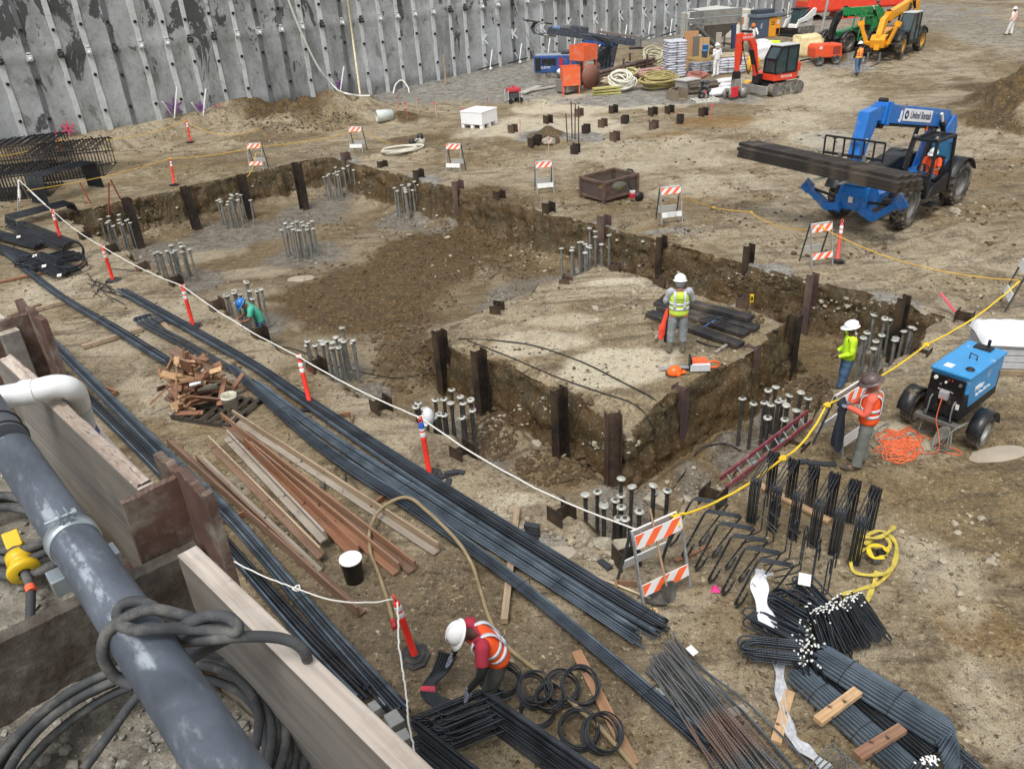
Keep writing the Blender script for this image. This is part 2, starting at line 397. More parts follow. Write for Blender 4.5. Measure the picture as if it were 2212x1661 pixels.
def text(s_,size,parent,mt,loc,rot,name='lettering',ext=.002,bold=0.,sx=1.,label=None,it=0.):
 cu=bpy.data.curves.new(name,'FONT');cu.body=s_;cu.size=size;cu.extrude=ext;cu.align_x='CENTER';cu.align_y='CENTER';cu.offset=bold;cu.shear=it
 t=bpy.data.objects.new('tmp',cu);COL.objects.link(t)
 dg=bpy.context.evaluated_depsgraph_get();me=bpy.data.meshes.new_from_object(t.evaluated_get(dg))
 bpy.data.objects.remove(t);me.name=name;me.materials.clear();me.materials.append(mt)
 o=bpy.data.objects.new(name,me);COL.objects.link(o);o.parent=parent;o.location=loc;o.rotation_euler=rot;o.scale=(sx,1,1)
 if label:o['label']=label
 return o
ORD=['first','second','third','fourth','fifth','sixth','seventh','eighth','ninth','tenth','eleventh','twelfth','thirteenth','fourteenth','fifteenth','sixteenth','seventeenth','eighteenth','nineteenth','twentieth']
ORD+=['twenty-'+a for a in ORD[:9]]+['thirtieth']+['thirty-'+a for a in ORD[:9]]+['fortieth']
nx,ny=len(GU),len(GV)
gz,gxx=np.gradient(Z,GV,GU);slope=np.hypot(gz,gxx)
inpit=((U_>-1)&(U_<29)&(V_>-1)&(V_<12.8)).astype(float)
cutf=ss(.6,1.6,slope)*inpit
DU,DV=-gxx/(slope+1e-6),-gz/(slope+1e-6);XR,YR=X.copy(),Y.copy();ZR=Z.copy()
jj,ii=np.nonzero(cutf>.02)
for j,i in zip(jj.tolist(),ii.tolist()):
 p_=Vector((X[j,i],Y[j,i],Z[j,i]*1.9));a_=mn.fractal(p_*1.5,1,2.1,4)*.075+mn.cell(p_*2.6)*.025+mn.noise(p_*9)*.03+mn.noise(Vector((p_.x*.9,p_.y*.9,p_.z*7)))*.045;a_*=cutf[j,i]
 XR[j,i]+=a_*(.645*DU[j,i]+.764*DV[j,i]);YR[j,i]+=a_*(-.764*DU[j,i]+.645*DV[j,i]);ZR[j,i]+=.035*mn.noise(p_*5)*cutf[j,i]
me=bpy.data.meshes.new('ground')
me.vertices.add(nx*ny);me.vertices.foreach_set('co',np.stack([XR,YR,ZR],-1).astype(np.float32).ravel())
idx=np.arange(nx*ny).reshape(ny,nx);q=np.stack([idx[:-1,:-1],idx[:-1,1:],idx[1:,1:],idx[1:,:-1]],-1).reshape(-1,4)
me.loops.add(q.size);me.loops.foreach_set('vertex_index',q.ravel().astype(np.int32))
me.polygons.add(len(q));me.polygons.foreach_set('loop_start',np.arange(0,q.size,4,dtype=np.int32));me.polygons.foreach_set('loop_total',np.full(len(q),4,dtype=np.int32))
me.polygons.foreach_set('use_smooth',np.ones(len(q),dtype=bool));me.update(calc_edges=True)
at=me.attributes.new('soil','FLOAT_COLOR','POINT')
gr,cl_,pa,we=bl('gray',X,Y),clod(X,Y),bl('pale',X,Y),bl('wet',X,Y,.5)
at.data.foreach_set('color',np.stack([gr,cl_,pa,we],-1).astype(np.float32).ravel())
at=me.attributes.new('cutface','FLOAT_COLOR','POINT')
at.data.foreach_set('color',np.stack([cutf,bl('rust',X,Y),inpit*ss(-.9,-1.3,Z),0*Z+1],-1).astype(np.float32).ravel())
gm,nt_,b=newmat('dirt');k=N(nt_)
tc=k.n('ShaderNodeTexCoord');ob=tc.outputs['Object']
a1=k.n('ShaderNodeAttribute',attribute_name='soil');a2=k.n('ShaderNodeAttribute',attribute_name='cutface')
s1=k.n('ShaderNodeSeparateColor');k.l(a1.outputs['Color'],s1.inputs[0]);s2=k.n('ShaderNodeSeparateColor');k.l(a2.outputs['Color'],s2.inputs[0])
nA=k.noise(ob,.45,8,.62);nB=k.noise(ob,2.6,10,.68,.3);nC=k.noise(ob,14,8,.7);nD=k.noise(ob,48,4,.6);nF=k.noise(ob,.14,6,.62,.4);nG=k.noise(ob,.75,9,.7,1.2)
nE=k.noise(ob,1.1,9,.66,.6)
mp=k.n('ShaderNodeMapping');mp.inputs['Rotation'].default_value=(0,0,-1.05);mp.inputs['Scale'].default_value=(.35,2.6,1);k.l(ob,mp.inputs[0])
nT=k.noise(mp.outputs[0],1.2,7,.65)
def rag(m_,n_,lo=.25,hi=.75,amp=.9):
 return k.rng(k.math('ADD',m_,k.math('MULTIPLY',k.math('SUBTRACT',n_,.5),amp)),lo,hi)
c=k.mix(k.rng(nB,.38,.62),lin('675c4a'),lin('978a73'))
c=k.mix(k.rng(nA,.45,.56,0,.75),c,lin('7a6a50'))
c=k.mix(k.rng(nF,.44,.56,0,.6),c,lin('b0a693'))
c=k.mix(k.rng(nG,.5,.6,0,.55),c,lin('4f4331'))
c=k.mix(k.rng(nT,.52,.64,0,.7),c,lin('4d4335'))
c=k.mix(k.math('MULTIPLY',rag(a1.outputs['Alpha'],nE),.65),c,lin('574c3c'))
c=k.mix(k.math('MULTIPLY',rag(s2.outputs[1],nE),.55),c,lin('86683f'))
c=k.mix(k.math('MULTIPLY',rag(s1.outputs[2],nE,.25,.8,1.5),.9),c,k.mix(k.rng(nC,.4,.6),lin('a89e87'),lin('ddd5c4')))
gcol=k.mix(k.rng(nB,.35,.66),lin('5f5f5d'),lin('a3a29c'));gcol=k.mix(k.rng(nC,.5,.66,0,.7),gcol,lin('52504c'))
c=k.mix(k.math('MULTIPLY',rag(s1.outputs[0],nE,.12,.72,1.5),.95),c,gcol)
dcol=k.mix(k.rng(nB,.38,.64),lin('35291b'),lin('665336'));dcol=k.mix(k.rng(nC,.5,.66,0,.8),dcol,lin('2c2115'))
c=k.mix(rag(s1.outputs[1],nB,.25,.85,1.5),c,dcol)
fcol=k.mix(k.rng(nE,.4,.6),lin('574630'),lin('4b4333'));fcol=k.mix(k.rng(nB,.5,.7,0,.8),fcol,lin('30291c'));fcol=k.mix(k.rng(nC,.58,.7,0,.5),fcol,lin('857a60'))
c=k.mix(k.rng(k.math('ADD',s2.outputs[0],k.math('MULTIPLY',k.math('SUBTRACT',nB,.5),.8)),.2,.6),c,fcol)
c=k.mix(k.rng(nE,.56,.66,0,.55),c,lin('51463600'[:6]))
nK=k.noise(ob,8,7,.72,.5);nL=k.noise(ob,10.5,6,.7,.8)
c=k.mix(k.math('MULTIPLY',k.rng(nK,.56,.61),k.rng(nE,.38,.55,.25,.9)),c,lin('32291c'))
c=k.mix(k.math('MULTIPLY',k.rng(nL,.6,.65,0,.65),k.rng(s2.outputs[0],0,.3,1,.25)),c,lin('c8bc9f'))
c=k.mix(k.math('MULTIPLY',k.rng(s2.outputs[2],0,1),.4),c,lin('54442f'))
c=k.mix(k.rng(nC,.53,.63,0,.62),c,lin('40352600'[:6]))
c=k.mix(k.rng(nC,.44,.36,0,.35),c,lin('b8ab90'))
c=k.mix(k.rng(nD,.54,.62,0,.6),c,lin('3a3024'))
c=k.mix(k.rng(nD,.36,.3,0,.5),c,lin('c9bd9f'))
hsv=k.n('ShaderNodeHueSaturation');hsv.inputs['Saturation'].default_value=1.16;k.l(c,hsv.inputs['Color']);c=hsv.outputs[0]
k.l(c,b.inputs['Base Color'])
k.l(k.math('SUBTRACT',k.rng(nE,.35,.65,.5,.9),k.math('MULTIPLY',k.math('ADD',a1.outputs['Alpha'],s2.outputs[2]),.2)),b.inputs['Roughness']);b.inputs['Specular IOR Level'].default_value=.35
bp=k.bump(nB,.55,.05);bp=k.bump(nK,.8,.035,bp);bp=k.bump(nC,.7,.02,bp);bp=k.bump(nD,.5,.006,bp);k.l(bp,b.inputs['Normal'])
me.materials.append(gm)
go=bpy.data.objects.new('ground',me);COL.objects.link(go);tag(go,kind='structure')
pw,nt_,b=newmat('muddy_water');k=N(nt_)
n_=k.noise(k.n('ShaderNodeTexCoord').outputs['Object'],1.5,5);k.l(k.mix(k.rng(n_,.3,.7),lin('9a8f7d'),lin('b0a592')),b.inputs['Base Color']);b.inputs['Roughness'].default_value=.02
def puddle(px,py,rx,ry,dz,z0=0.):
 g=G(px,py,z0);n=48;mb=MB();zz=Hs(g.x,g.y)+dz;ring=[]
 for i in range(n):
  t=2*PI*i/n;q=0.
  while q<1.6 and Hs(g.x+rx*(q+.04)*math.cos(t),g.y+ry*(q+.04)*math.sin(t))<zz:q+=.04
  q=max(q,.1)+.05;ring.append((g.x+rx*q*math.cos(t),g.y+ry*q*math.sin(t),zz))
 mb.add([(g.x,g.y,zz)]+ring,[(0,i+1,(i+1)%n+1)for i in range(n)]);mb.build('puddle',pw,kind='structure')
puddle(2170,975,.6,.4,.03);puddle(652,600,.8,.6,.045,-1.5);puddle(1195,1195,.5,.4,.05)
cm=mat('clod_soil','51422d',.95,var=.4,sc=5,bump=.6);sm_=mat('pale_stone','9c9482',.85,var=.35,sc=4,bump=.5)
mbs=MB();mb2=MB();mb3=MB();rg=random.Random(3)
def scat(mb,n,k,fpts,r0_,r1_):
 for i in range(n):
  px,py,rx,ry=rg.choice(fpts);a=rg.random()*6.28;q=rg.random()**.6
  p=P(px+rx*q*math.cos(a),py+ry*q*math.sin(a));r=r0_+(r1_-r0_)*rg.random()**3
  mb.rock((p.x,p.y,p.z+r*.15),r,rg)
scat(mbs,5200,1,[(800,640,190,75),(930,560,150,60),(1000,520,90,40),(870,760,80,90),(1090,560,90,50),(650,262,120,28),(1650,612,80,18),(1180,305,30,10),(1560,690,90,25),(1060,940,60,60),(1200,1010,90,40),(1750,850,50,40)],.018,.085)
scat(mb2,700,1,[(1100,900,60,30),(1330,960,60,30),(1190,880,50,25),(1160,1150,100,30),(1300,1190,60,30),(1500,1050,60,40),(1050,1090,90,30),(1230,690,200,60),(1640,600,80,12),(1850,660,100,20),(900,470,90,25),(1380,620,60,12),(2100,640,100,60),(1170,560,70,30),(1500,360,300,100),(2050,1200,120,120)],.015,.075)
gr_=random.Random(99)
for q in range(420):
 cx_,cy_=gr_.uniform(-40,2250),gr_.uniform(215,1660)if q%3 else gr_.uniform(200,700)
 if cx_<900 and cy_>1.05*cx_+640:continue
 for i in range(gr_.randrange(3,24 if cy_<850 else 12)):
  f_=(cy_+260)/1200;p=P(cx_+gr_.gauss(0,34),cy_+gr_.gauss(0,12*f_));r=(.012+.04*gr_.random()**2.5)*(1.5 if cy_<600 else 1)
  r*=.62 if cy_>850 else 1;(mbs if i%6 else mb2).rock((p.x,p.y,p.z+r*.1),r,gr_)
mbs.build('clods',cm,kind='stuff',label='crumbly dark soil clods strewn over the pit floor and spoil heaps',cat='soil')
mb2.build('stones',sm_,kind='stuff',label='pale stones scattered over the cut banks and dirt',cat='stones')
for(px,py,r)in[(1242,590,.22),(1275,870,.1),(1420,1083,.3),(1285,668,.12),(1210,985,.12),(1160,960,.14),(1345,1185,.16),(1365,1200,.12),(865,165,.4),(968,515,.16),(885,510,.14),(1185,310,.35),(1715,550,.1),(2065,458,.18),(1300,1175,.14)]:
 p=P(px,py);m_=MB();m_.rock((p.x,p.y,p.z+r*.2),r,fl=.6)
 m_.build('boulder',sm_ if r>.1 else cm,kind=None,label='pale lump of rock lying %s'%{1242:'below the long back wall of the pit',1275:'on the near slope of the platform',1420:'in the trench behind the front anchor bars',1285:'on the platform near its left ramp',1210:'in the front trench under the platform corner',1160:'at the end of the gray slurry in the front trench',1345:'on the bank left of the number board',1365:'on the bank beside the red marked pile',865:'at the foot of the tall concrete wall',968:'in the slurry right of the back anchor cluster',885:'in the middle of the pit slurry',1185:'heaped beside the thin upright pipes',1715:'beside the barricade near the blue machine',2065:'behind the blue machine',1300:'on the bank edge left of the number board'}[px],cat='rock',group='larger rocks')
WD=Vector((.8,.6,0));WN=Vector((-.6,.8,0))
cw,nt_,b=newmat('shotcrete');k=N(nt_)
tc=k.n('ShaderNodeTexCoord');ob=tc.outputs['Object']
mp=k.n('ShaderNodeMapping');mp.inputs['Scale'].default_value=(1,1,.45);k.l(ob,mp.inputs[0])
nA=k.noise(mp.outputs[0],.35,8,.6,.5);nB=k.noise(mp.outputs[0],1.2,9,.65,.4);nC=k.noise(ob,5,8,.65)
mp2=k.n('ShaderNodeMapping');mp2.inputs['Scale'].default_value=(1.1,1,.55);k.l(ob,mp2.inputs[0]);nS=k.noise(mp2.outputs[0],.55,9,.68,.5)
sx=k.n('ShaderNodeSeparateXYZ');k.l(ob,sx.inputs[0])
c=k.mix(k.rng(nA,.35,.65),lin('7c7e7c'),lin('a3a5a4'));c=k.mix(k.rng(nB,.45,.7,0,.7),c,lin('b4b9bc'))
c=k.mix(k.rng(nC,.5,.72,0,.5),c,lin('626460'))
wet=k.math('ADD',nS,k.rng(sx.outputs[2],1,9,-.09,.075));c=k.mix(k.rng(wet,.555,.57,0,.9),c,k.mix(nC,lin('2c2e2d'),lin('434645')))
c=k.mix(k.rng(nB,.41,.37,0,.6),c,lin('565955'))
k.l(c,b.inputs['Base Color']);b.inputs['Roughness'].default_value=.8
bp=k.bump(nB,.5,.12);bp=k.bump(nC,.5,.03,bp);k.l(bp,b.inputs['Normal'])
strip_m=mat('wall_strip','bfc2c1',.75,var=.15,sc=3,bump=.4,dirt=.22,dcol='5b5e5c',ds=1.5)
dk=mat('black_hole','101112',.6,var=.3);anch=mat('anchor_steel','3a3b3b',.6,metal=.3,var=.4,sc=9)
WO=Vector((-27.0,0,0));WO.y=wall_y(WO.x)+.15
wl=thing('retaining_wall','tall gray concrete retaining wall closing the back of the excavation','wall',WO,math.atan2(.6,.8))
mb=MB();L=140;hgt=9.6
xs=np.arange(-8,L,.35);zs=list(np.linspace(.35,hgt,34))
vs=[];fs=[]
PS=1.3
for i,x_ in enumerate(xs):
 for j,z_ in enumerate(zs):
  ph=(x_%PS)/PS-.5
  bulge=-.10*(1-(2*ph)**2)+.05*mn.noise(Vector((x_*.6,z_*.8,3)))-(.06 if 4.6<z_<4.9 else 0)
  low=max(0,1-(z_-.35)/.8)*.25
  vs.append((x_,bulge*1.2+low,z_ if j else(.95+.18*mn.noise(Vector((x_,0,0)))if x_<16 else-.5)))
nz=len(zs)
fs=[(i*nz+j,(i+1)*nz+j,(i+1)*nz+j+1,i*nz+j+1)for i in range(len(xs)-1)for j in range(nz-1)]
mb.add(vs,fs,0,True);mb.box((L/2-4,.9,hgt/2-.5),(L+8,1.0,hgt+1.0));mb.build('shotcrete_face',cw,wl)
rg=random.Random(11)
npile=0
for i in range(90):
 x_=.55+i*PS+rg.uniform(-.08,.08);mb=MB();wv=rg.uniform(.2,.32)
 if x_>112:break
 n=14;bot=-.3;vs=[]
 pale_m=rg.random()>.1
 zz=[bot+(hgt-bot)*t/n for t in range(n+1)]
 for z_ in zz:
  wl_,wr=wv/2*rg.uniform(.75,1.2),wv/2*rg.uniform(.75,1.2)
  vs+=[(x_-wl_,-.10,z_),(x_-wl_*.9,-.17,z_),(x_+wr*.9,-.17,z_),(x_+wr,-.10,z_)]
 mb.add(vs,[(4*a+e,4*a+e+1,4*a+e+5,4*a+e+4)for a in range(n)for e in range(3)])
 if x_<16:mb.box((x_,-.05,.3),(wv*.8,.22,1.6))
 strip=mb.build('pile_strip',strip_m if pale_m else mat('wall_strip_dark','66696a',.7,var=.3,sc=2,bump=.4,dirt=.4,dcol='343736',ds=1),wl)
 mb=MB()
 for z_ in(1.9,3.6,5.9,7.4):
  zq=z_+rg.uniform(-.15,.15)+.012*x_*0
  mb.cyl((x_,-.16,zq),(x_,-.24,zq),.08,n=8)
 mb.build('bolt',dk,strip)
 za=4.75+.005*i;mb=MB();mb.box((x_,-.22,za),(.28,.1,.28));mb.cyl((x_,-.28,za-.02),(x_,-.5,za-.08),.1,.07,n=10);mb.box((x_,-.2,za+.22),(.2,.08,.08))
 mb.build('anchor_head',strip_m if rg.random()<.45 else anch,wl,bevel=.02)
 if 33<x_<100 and i%2:
  wm=mat('white_spray','d6d8d8',.8,bump=0)
  gz_=Hs(WO.x+.8*x_,WO.y+.6*x_-.3)
  text('K',.85,wl,wm,(x_+.05,-.20,gz_+1.9),(PI/2,0,0),'painted_letter',ext=.012,bold=.02)
  mb=MB();mb.tube([(x_-.25,-.5,gz_+.75),(x_,-.7,gz_+.25),(x_+.45,-.45,gz_+1.25)],.05,6);mb.ball((x_,-.75,gz_+.12),.12,8,6);mb.build('drain_stub',wm,wl)
  mb=MB();mb.tube([(x_-.9,-.55,gz_+.15),(x_+.9,-.5,gz_+.3)],.05,5);mb.build('waler_bar',anch,wl)
wm=mat('white_spray','d6d8d8');pur=mat('purple_paint','7c4a8c');pkp=mat('pink_paint','d25a72')
def wall_at(px,py,off=0.):
 """point of the wall face seen at a pixel"""
 v=ray(px,py);o_=Vector((0,0,HC));q=WO+WN*(-.2-off);t=(q-o_).dot(WN)/v.dot(WN);return o_+v*t
winv=Matrix.Rotation(-math.atan2(.6,.8),4,'Z')@Matrix.Translation(-WO)
for px,py,c_ in[(376,238,0),(438,240,0),(735,188,0)]:
 p=winv@wall_at(px,py,.25);mb=MB();mb.tube([p+Vector((-.5,0,.5)),p+Vector((-.1,0,-.45)),p+Vector((.45,0,1.1))],.055,6);mb.build('drain_stub',wm,wl)
for px,py,m_,s_ in[(376,233,pur,.5),(433,233,pur,.32),(473,232,pkp,.2),(147,278,pkp,.35),(734,183,pur,.25)]:
 p=winv@wall_at(px,py,.02);mb=MB()
 for a in(0,1.05,2.1):
  d=Vector((math.cos(a+.4),0,math.sin(a+.4)))*s_;mb.beam(p-d,p+d,.1,.02,up=(0,1,0))
 mb.build('paint_mark',m_,wl)
def hang(name,pts,r,m_,label,cat,n=8):
 mb=MB();mb.tube(crv(pts,8),r,7);return mb.build(name,m_,label=label,cat=cat)
whose=mat('white_hose','d5d4cc',.5,var=.1)
pA=[wall_at(618,-12,.25),wall_at(650,70,.25),wall_at(690,150,.3),wall_at(727,193,.6),P(745,206,.1),P(775,211,.08),P(800,210,.06)]
hang('hanging_hose',pA,.06,whose,'long white hose hanging down the concrete wall to the mud','hose')
hang('standing_pole',[wall_at(749,-14,.3),wall_at(764,100,.3),P(778,206,0)],.06,mat('cream_pole','cfc3a0',.6),'straight cream pole leaning up the wall beside the dark wet streak','pole')
hang('hanging_cable',[wall_at(1108,-12,.3),wall_at(1125,50,.3),wall_at(1150,95,.4),P(1178,128,.1)],.045,mat('gray_cable','a5a49c',.6),'thin gray cable hanging down the wall left of the drill rig','cable')
hang('ground_hose',[P(850,205,.05),P(856,196,.35),P(870,192,.5),P(882,198,.25),P(884,203,.05)],.05,whose,'short white hose arching out of the mud by the wall','hose')
FO=Vector((-.26,1.02,0));FT=Vector((-.69,.724,0));FN=Vector((-.724,-.69,0));FYAW=math.atan2(.724,-.69)
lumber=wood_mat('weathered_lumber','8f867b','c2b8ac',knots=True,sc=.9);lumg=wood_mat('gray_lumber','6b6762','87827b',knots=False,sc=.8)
rustH=mat('rusty_flame_cut','5d463c',.8,metal=.1,var=.35,sc=9,bump=.5,dirt=.4,dcol='8c867a',ds=6)
mott=mat('mottled_concrete','5f5b52',.9,var=.4,sc=22,bump=.8,dirt=.8,dcol='3a3028',ds=7)
dkst=mat('dark_steel','2b2523',.6,metal=.3,var=.35,sc=5,bump=.25,dirt=.35,dcol='4a3a2c',ds=3)
fw_=thing('shoring_wall','near shoring wall of timber lagging between rusty flame-cut steel beams','wall',FO,FYAW)
def lag(x0,x1,y0,y1,zt,n=1):
 for i in range(n):
  mb=MB();mb.box(((x0+x1)/2,(y0+y1)/2,zt-.15-.3*i),(x1-x0,y1-y0,.298 if i else.3))
  mb.mi=[1,0,1,1,1,1]if i==0 else mb.mi;mb.build('lagging_board',[lumber,lumg]if i==0 else[lumg],fw_,bevel=.004)  # top board's side faces: shade and dirt both put into their darker gray
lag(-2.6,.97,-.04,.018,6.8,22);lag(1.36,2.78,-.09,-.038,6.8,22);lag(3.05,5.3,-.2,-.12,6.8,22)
mb=MB();rg=random.Random(5);nn=90;vs=[]
for i in range(nn+1):
 x_=1.37+1.4*i/nn
 for j in range(7):
  y_=-.089+.05*j/6;vs.append((x_,y_,6.803+.012*rg.random()*(1 if 0<j<6 else.1)+.012*mn.noise(Vector((x_*9,y_*60,1)))))
mb.add(vs,[(i*7+j,(i+1)*7+j,(i+1)*7+j+1,i*7+j+1)for i in range(nn)for j in range(6)])
mb.build('splintered_edge',wood_mat('splinters','c0b3a6','7d6c60',knots=True,sc=.6,dark='1c130d'),fw_)
def torn(mb,p0,p1,thick,zt,zb,rg,amp=.012,step=.008,drop_=0.):
 """vertical plate between two plan points with a flame-cut ragged top"""
 p0=Vector((*p0,0));p1=Vector((*p1,0));d=p1-p0;L_=d.length;d.normalize();nrm=Vector((-d.y,d.x,0));n=int(L_/step);vs=[]
 for i in range(n+1):
  q=p0+d*(L_*i/n);z_=zt+amp*mn.noise(Vector((i*.12,zt*7,p0.x*5)))+amp*.8*rg.random()-drop_*math.sin(PI*i/n)
  for s_,zz in((-1,zb),(-1,z_),(1,z_-.004*rg.random()),(1,zb)):vs.append(q+nrm*s_*thick/2+Vector((0,0,zz)))
 fs=[]
 for i in range(n):
  a=4*i;fs+=[(a,a+4,a+5,a+1),(a+1,a+5,a+6,a+2),(a+2,a+6,a+7,a+3)]
 fs+=[(0,1,2,3),(4*n+3,4*n+2,4*n+1,4*n)]
 mb.add(vs,fs)
for bx,zt,nm in((1.3,6.83,0),(3.1,6.86,1)):
 mb=MB();oy=-.0 if nm==0 else-.12
 torn(mb,(bx-.2,-.155+oy),(bx+.17,-.155+oy),.028,zt,-.6,rg,.02)
 torn(mb,(bx+.01,-.14+oy),(bx+.01,.03+oy),.022,zt-.015,-.6,rg,.008)
 torn(mb,(bx-.06,.07+oy),(bx+.12,.07+oy),.02,zt-.24,-.6,rg,.01)
 mb.build('soldier_beam',rustH,fw_)
mb=MB();torn(mb,(1.24,-.12),(1.33,.95),.05,6.6,6.2,rg,.004,.02);mb.build('concrete_curb',mott,fw_)
sg,nt_,b=newmat('gravel_dirt');k=N(nt_);ob=k.n('ShaderNodeTexCoord').outputs['Object']
nA=k.noise(ob,7,8,.65);nB=k.noise(ob,30,6,.7);nC=k.noise(ob,110,4,.6)
c=k.mix(k.rng(nA,.35,.65),lin('57524a'),lin('8f897b'));c=k.mix(k.rng(nB,.5,.7,0,.7),c,lin('a9a597'));c=k.mix(k.rng(nC,.55,.68,0,.7),c,lin('35322d'));k.l(c,b.inputs['Base Color'])
b.inputs['Roughness'].default_value=.95;k.l(k.bump(nC,.6,.004,k.bump(nB,.8,.012,k.bump(nA,.6,.03))),b.inputs['Normal'])
F=lambda x_,y_,z_:FO+FT*x_+FN*y_+Vector((0,0,z_))
def Fh(x_,y_):return 6.38+.05*mn.fractal(Vector((x_*2.2,y_*2.2,4)),1,2,4)+.02*mn.noise(Vector((x_*14,y_*14,1)))-.08*math.exp(-((x_-1.0)/.4)**2)
mb=MB();xs=np.arange(-2.5,5.3,.03);ys=list(np.arange(.0,1.1,.03))+[1.3,1.7,2.4,3.5,5,8]
vs=[F(x_,y_+.03,Fh(x_,y_))for x_ in xs for y_ in ys];n=len(ys)
mb.add(vs,[(i*n+j,(i+1)*n+j,(i+1)*n+j+1,i*n+j+1)for i in range(len(xs)-1)for j in range(n-1)],0,True)
ax_,ay_=xs[0],ys[-1]
mb.build('street_ground',sg,kind='structure')
mb=MB();rg=random.Random(8)
for i in range(1500):
 x_=rg.uniform(-.1,3.4)if i%3 else rg.gauss(.9,.25);y_=rg.uniform(.05,1.0);r=.004+.016*rg.random()**3;mb.rock(F(x_,y_,Fh(x_,y_)+r*.3),r,rg)
mb.build('gravel',mat('gravel_stone','8d8a80',.9,var=.4,sc=60,bump=.3),kind='stuff',label='loose gray gravel lying behind the near shoring wall',cat='gravel')
pg,nt_,b=newmat('gray_plastic_pipe');k=N(nt_);ob=k.n('ShaderNodeTexCoord').outputs['Object']
mp=k.n('ShaderNodeMapping');mp.inputs['Scale'].default_value=(.45,1,1);k.l(ob,mp.inputs[0])
nA=k.noise(mp.outputs[0],7,8,.6,.4);nB=k.noise(mp.outputs[0],26,8,.7);sx=k.n('ShaderNodeSeparateXYZ');k.l(ob,sx.inputs[0])
c=k.mix(k.rng(nA,.35,.65),lin('383e47'),lin('59606b'));c=k.mix(k.rng(nB,.55,.75,0,.5),c,lin('8b9098'))
sc_=k.math('MULTIPLY',k.rng(k.math('ABSOLUTE',k.math('SUBTRACT',sx.outputs[1],.022)),.016,.008),k.math('MULTIPLY',k.rng(sx.outputs[2],.0,.02),k.rng(nA,.46,.56)))
c=k.mix(k.math('MULTIPLY',sc_,k.math('MULTIPLY',k.rng(nB,.45,.55),.6)),c,lin('a9b2ba'));k.l(c,b.inputs['Base Color'])
k.l(k.rng(nB,.4,.7,.55,.75),b.inputs['Roughness']);k.l(k.bump(nB,.15,.003),b.inputs['Normal'])
q0=G(482,1650,6.93);q1=G(159,1168,6.93);dr=(q1-q0).normalized();pyaw=math.atan2(dr.y,dr.x)
RP=.059;XC=(q1-q0).length;XK=(G(308,1400,6.93)-q0).dot(dr)-.31;XE=(G(38,948,6.93)-q0).dot(dr)
pp=thing('drain_pipe','thick scuffed gray pipe running diagonally across the near corner','pipe',q0,pyaw)
mb=MB();mb.tube([(-1.4+.1*i,0,0)for i in range(int((XE+1.4)/.1)+1)],RP,40);mb.build('pipe_barrel',pg,pp)
mb=MB();mb.tube([(XE,0,0),(XE+.4,0,0)],RP*1.07,40);mb.build('pipe_coupling',mat('rubber_coupling','4b4f55',.6,var=.15,bump=.1),pp,bevel=.004)
mb=MB()
for x_ in(XE+.02,XE+.11):mb.tube([(x_,RP*1.08*math.cos(2*PI*i/40),RP*1.08*math.sin(2*PI*i/40))for i in range(40)],.0045,6,closed=True)
mb.build('pipe_band',dk,pp)
zinc=mat('galvanised','a9b3b8',.35,metal=.75,var=.12,sc=20,bump=.05)
mb=MB();n=48;cx_=XC;vs=[]
for i in range(n+1):
 a=2*PI*i/n
 for r_,xx in((RP+.001,-.022),(RP+.006,-.02),(RP+.006,.02),(RP+.001,.022)):vs.append((cx_+xx,r_*math.cos(a),r_*math.sin(a)))
mb.add(vs,[(4*i+j,4*i+j+1,4*i+j+5,4*i+j+4)for i in range(n)for j in range(3)],0,True)
for s_ in(-.009,.009):mb.box((cx_,s_,RP+.017),(.04,.003,.034))
clamp=mb.build('pipe_clamp',zinc,pp)
mb=MB();mb.cyl((cx_,-.03,RP+.02),(cx_,.045,RP+.02),.005,n=8);mb.cyl((cx_,.012,RP+.02),(cx_,.02,RP+.02),.011,n=6);mb.cyl((cx_,-.03,RP+.02),(cx_,-.02,RP+.02),.011,n=6);mb.build('clamp_bolt',zinc,clamp)
mb=MB();mb.box((cx_-.01,.0,-RP-.03),(.06,.17,.05));mb.build('saddle_bracket',zinc,pp,bevel=.003)
pv=mat('white_pvc','e4e6e6',.35,var=.06,sc=9,bump=.06,dirt=.12,dcol='8d9496',ds=9)
pvc=thing('pvc_drain','white plastic drain pipe with an elbow over the far lagging board','pipe',(0,0,0))
def FP(s_,m_,z_):return F(s_,m_,z_)
main=crv([G(-160,885,6.88),G(3,859,6.88),G(70,846,6.88),G(122,834,6.88),G(156,842,6.84),G(170,872,6.72)],8)
mb=MB();mb.tube(main,.043,28);mb.build('elbow',pv,pvc)
mb=MB();a_,b_=G(169,868,6.73),G(184,918,6.56);mb.tube([a_,b_],.041,28);so=mb.build('pipe_socket',mat('pvc_socket','c3c8cc',.4,var=.1),pvc);MB().tube([G(48,850,6.88),G(76,845,6.88)],.047,28).build('pipe_socket',pv,pvc)
mb=MB();mb.tube([b_,G(218,955,6.4),G(310,1052,5.95)],.036,24);mb.build('downpipe',pv,pvc)
mb=MB();mb.tube([G(186,921,6.55),G(196,934,6.5)],.037,24);mb.build('primer_stain',mat('purple_primer','55528f',.5,var=.4,sc=30,dirt=.4,dcol='d0d4d8',ds=25),pvc)
cab=mat('dusty_rubber_cable','3f4143',.8,var=.35,sc=12,bump=.3,dirt=.35,dcol='6f6d66',ds=10)
mb=MB();rg=random.Random(2)
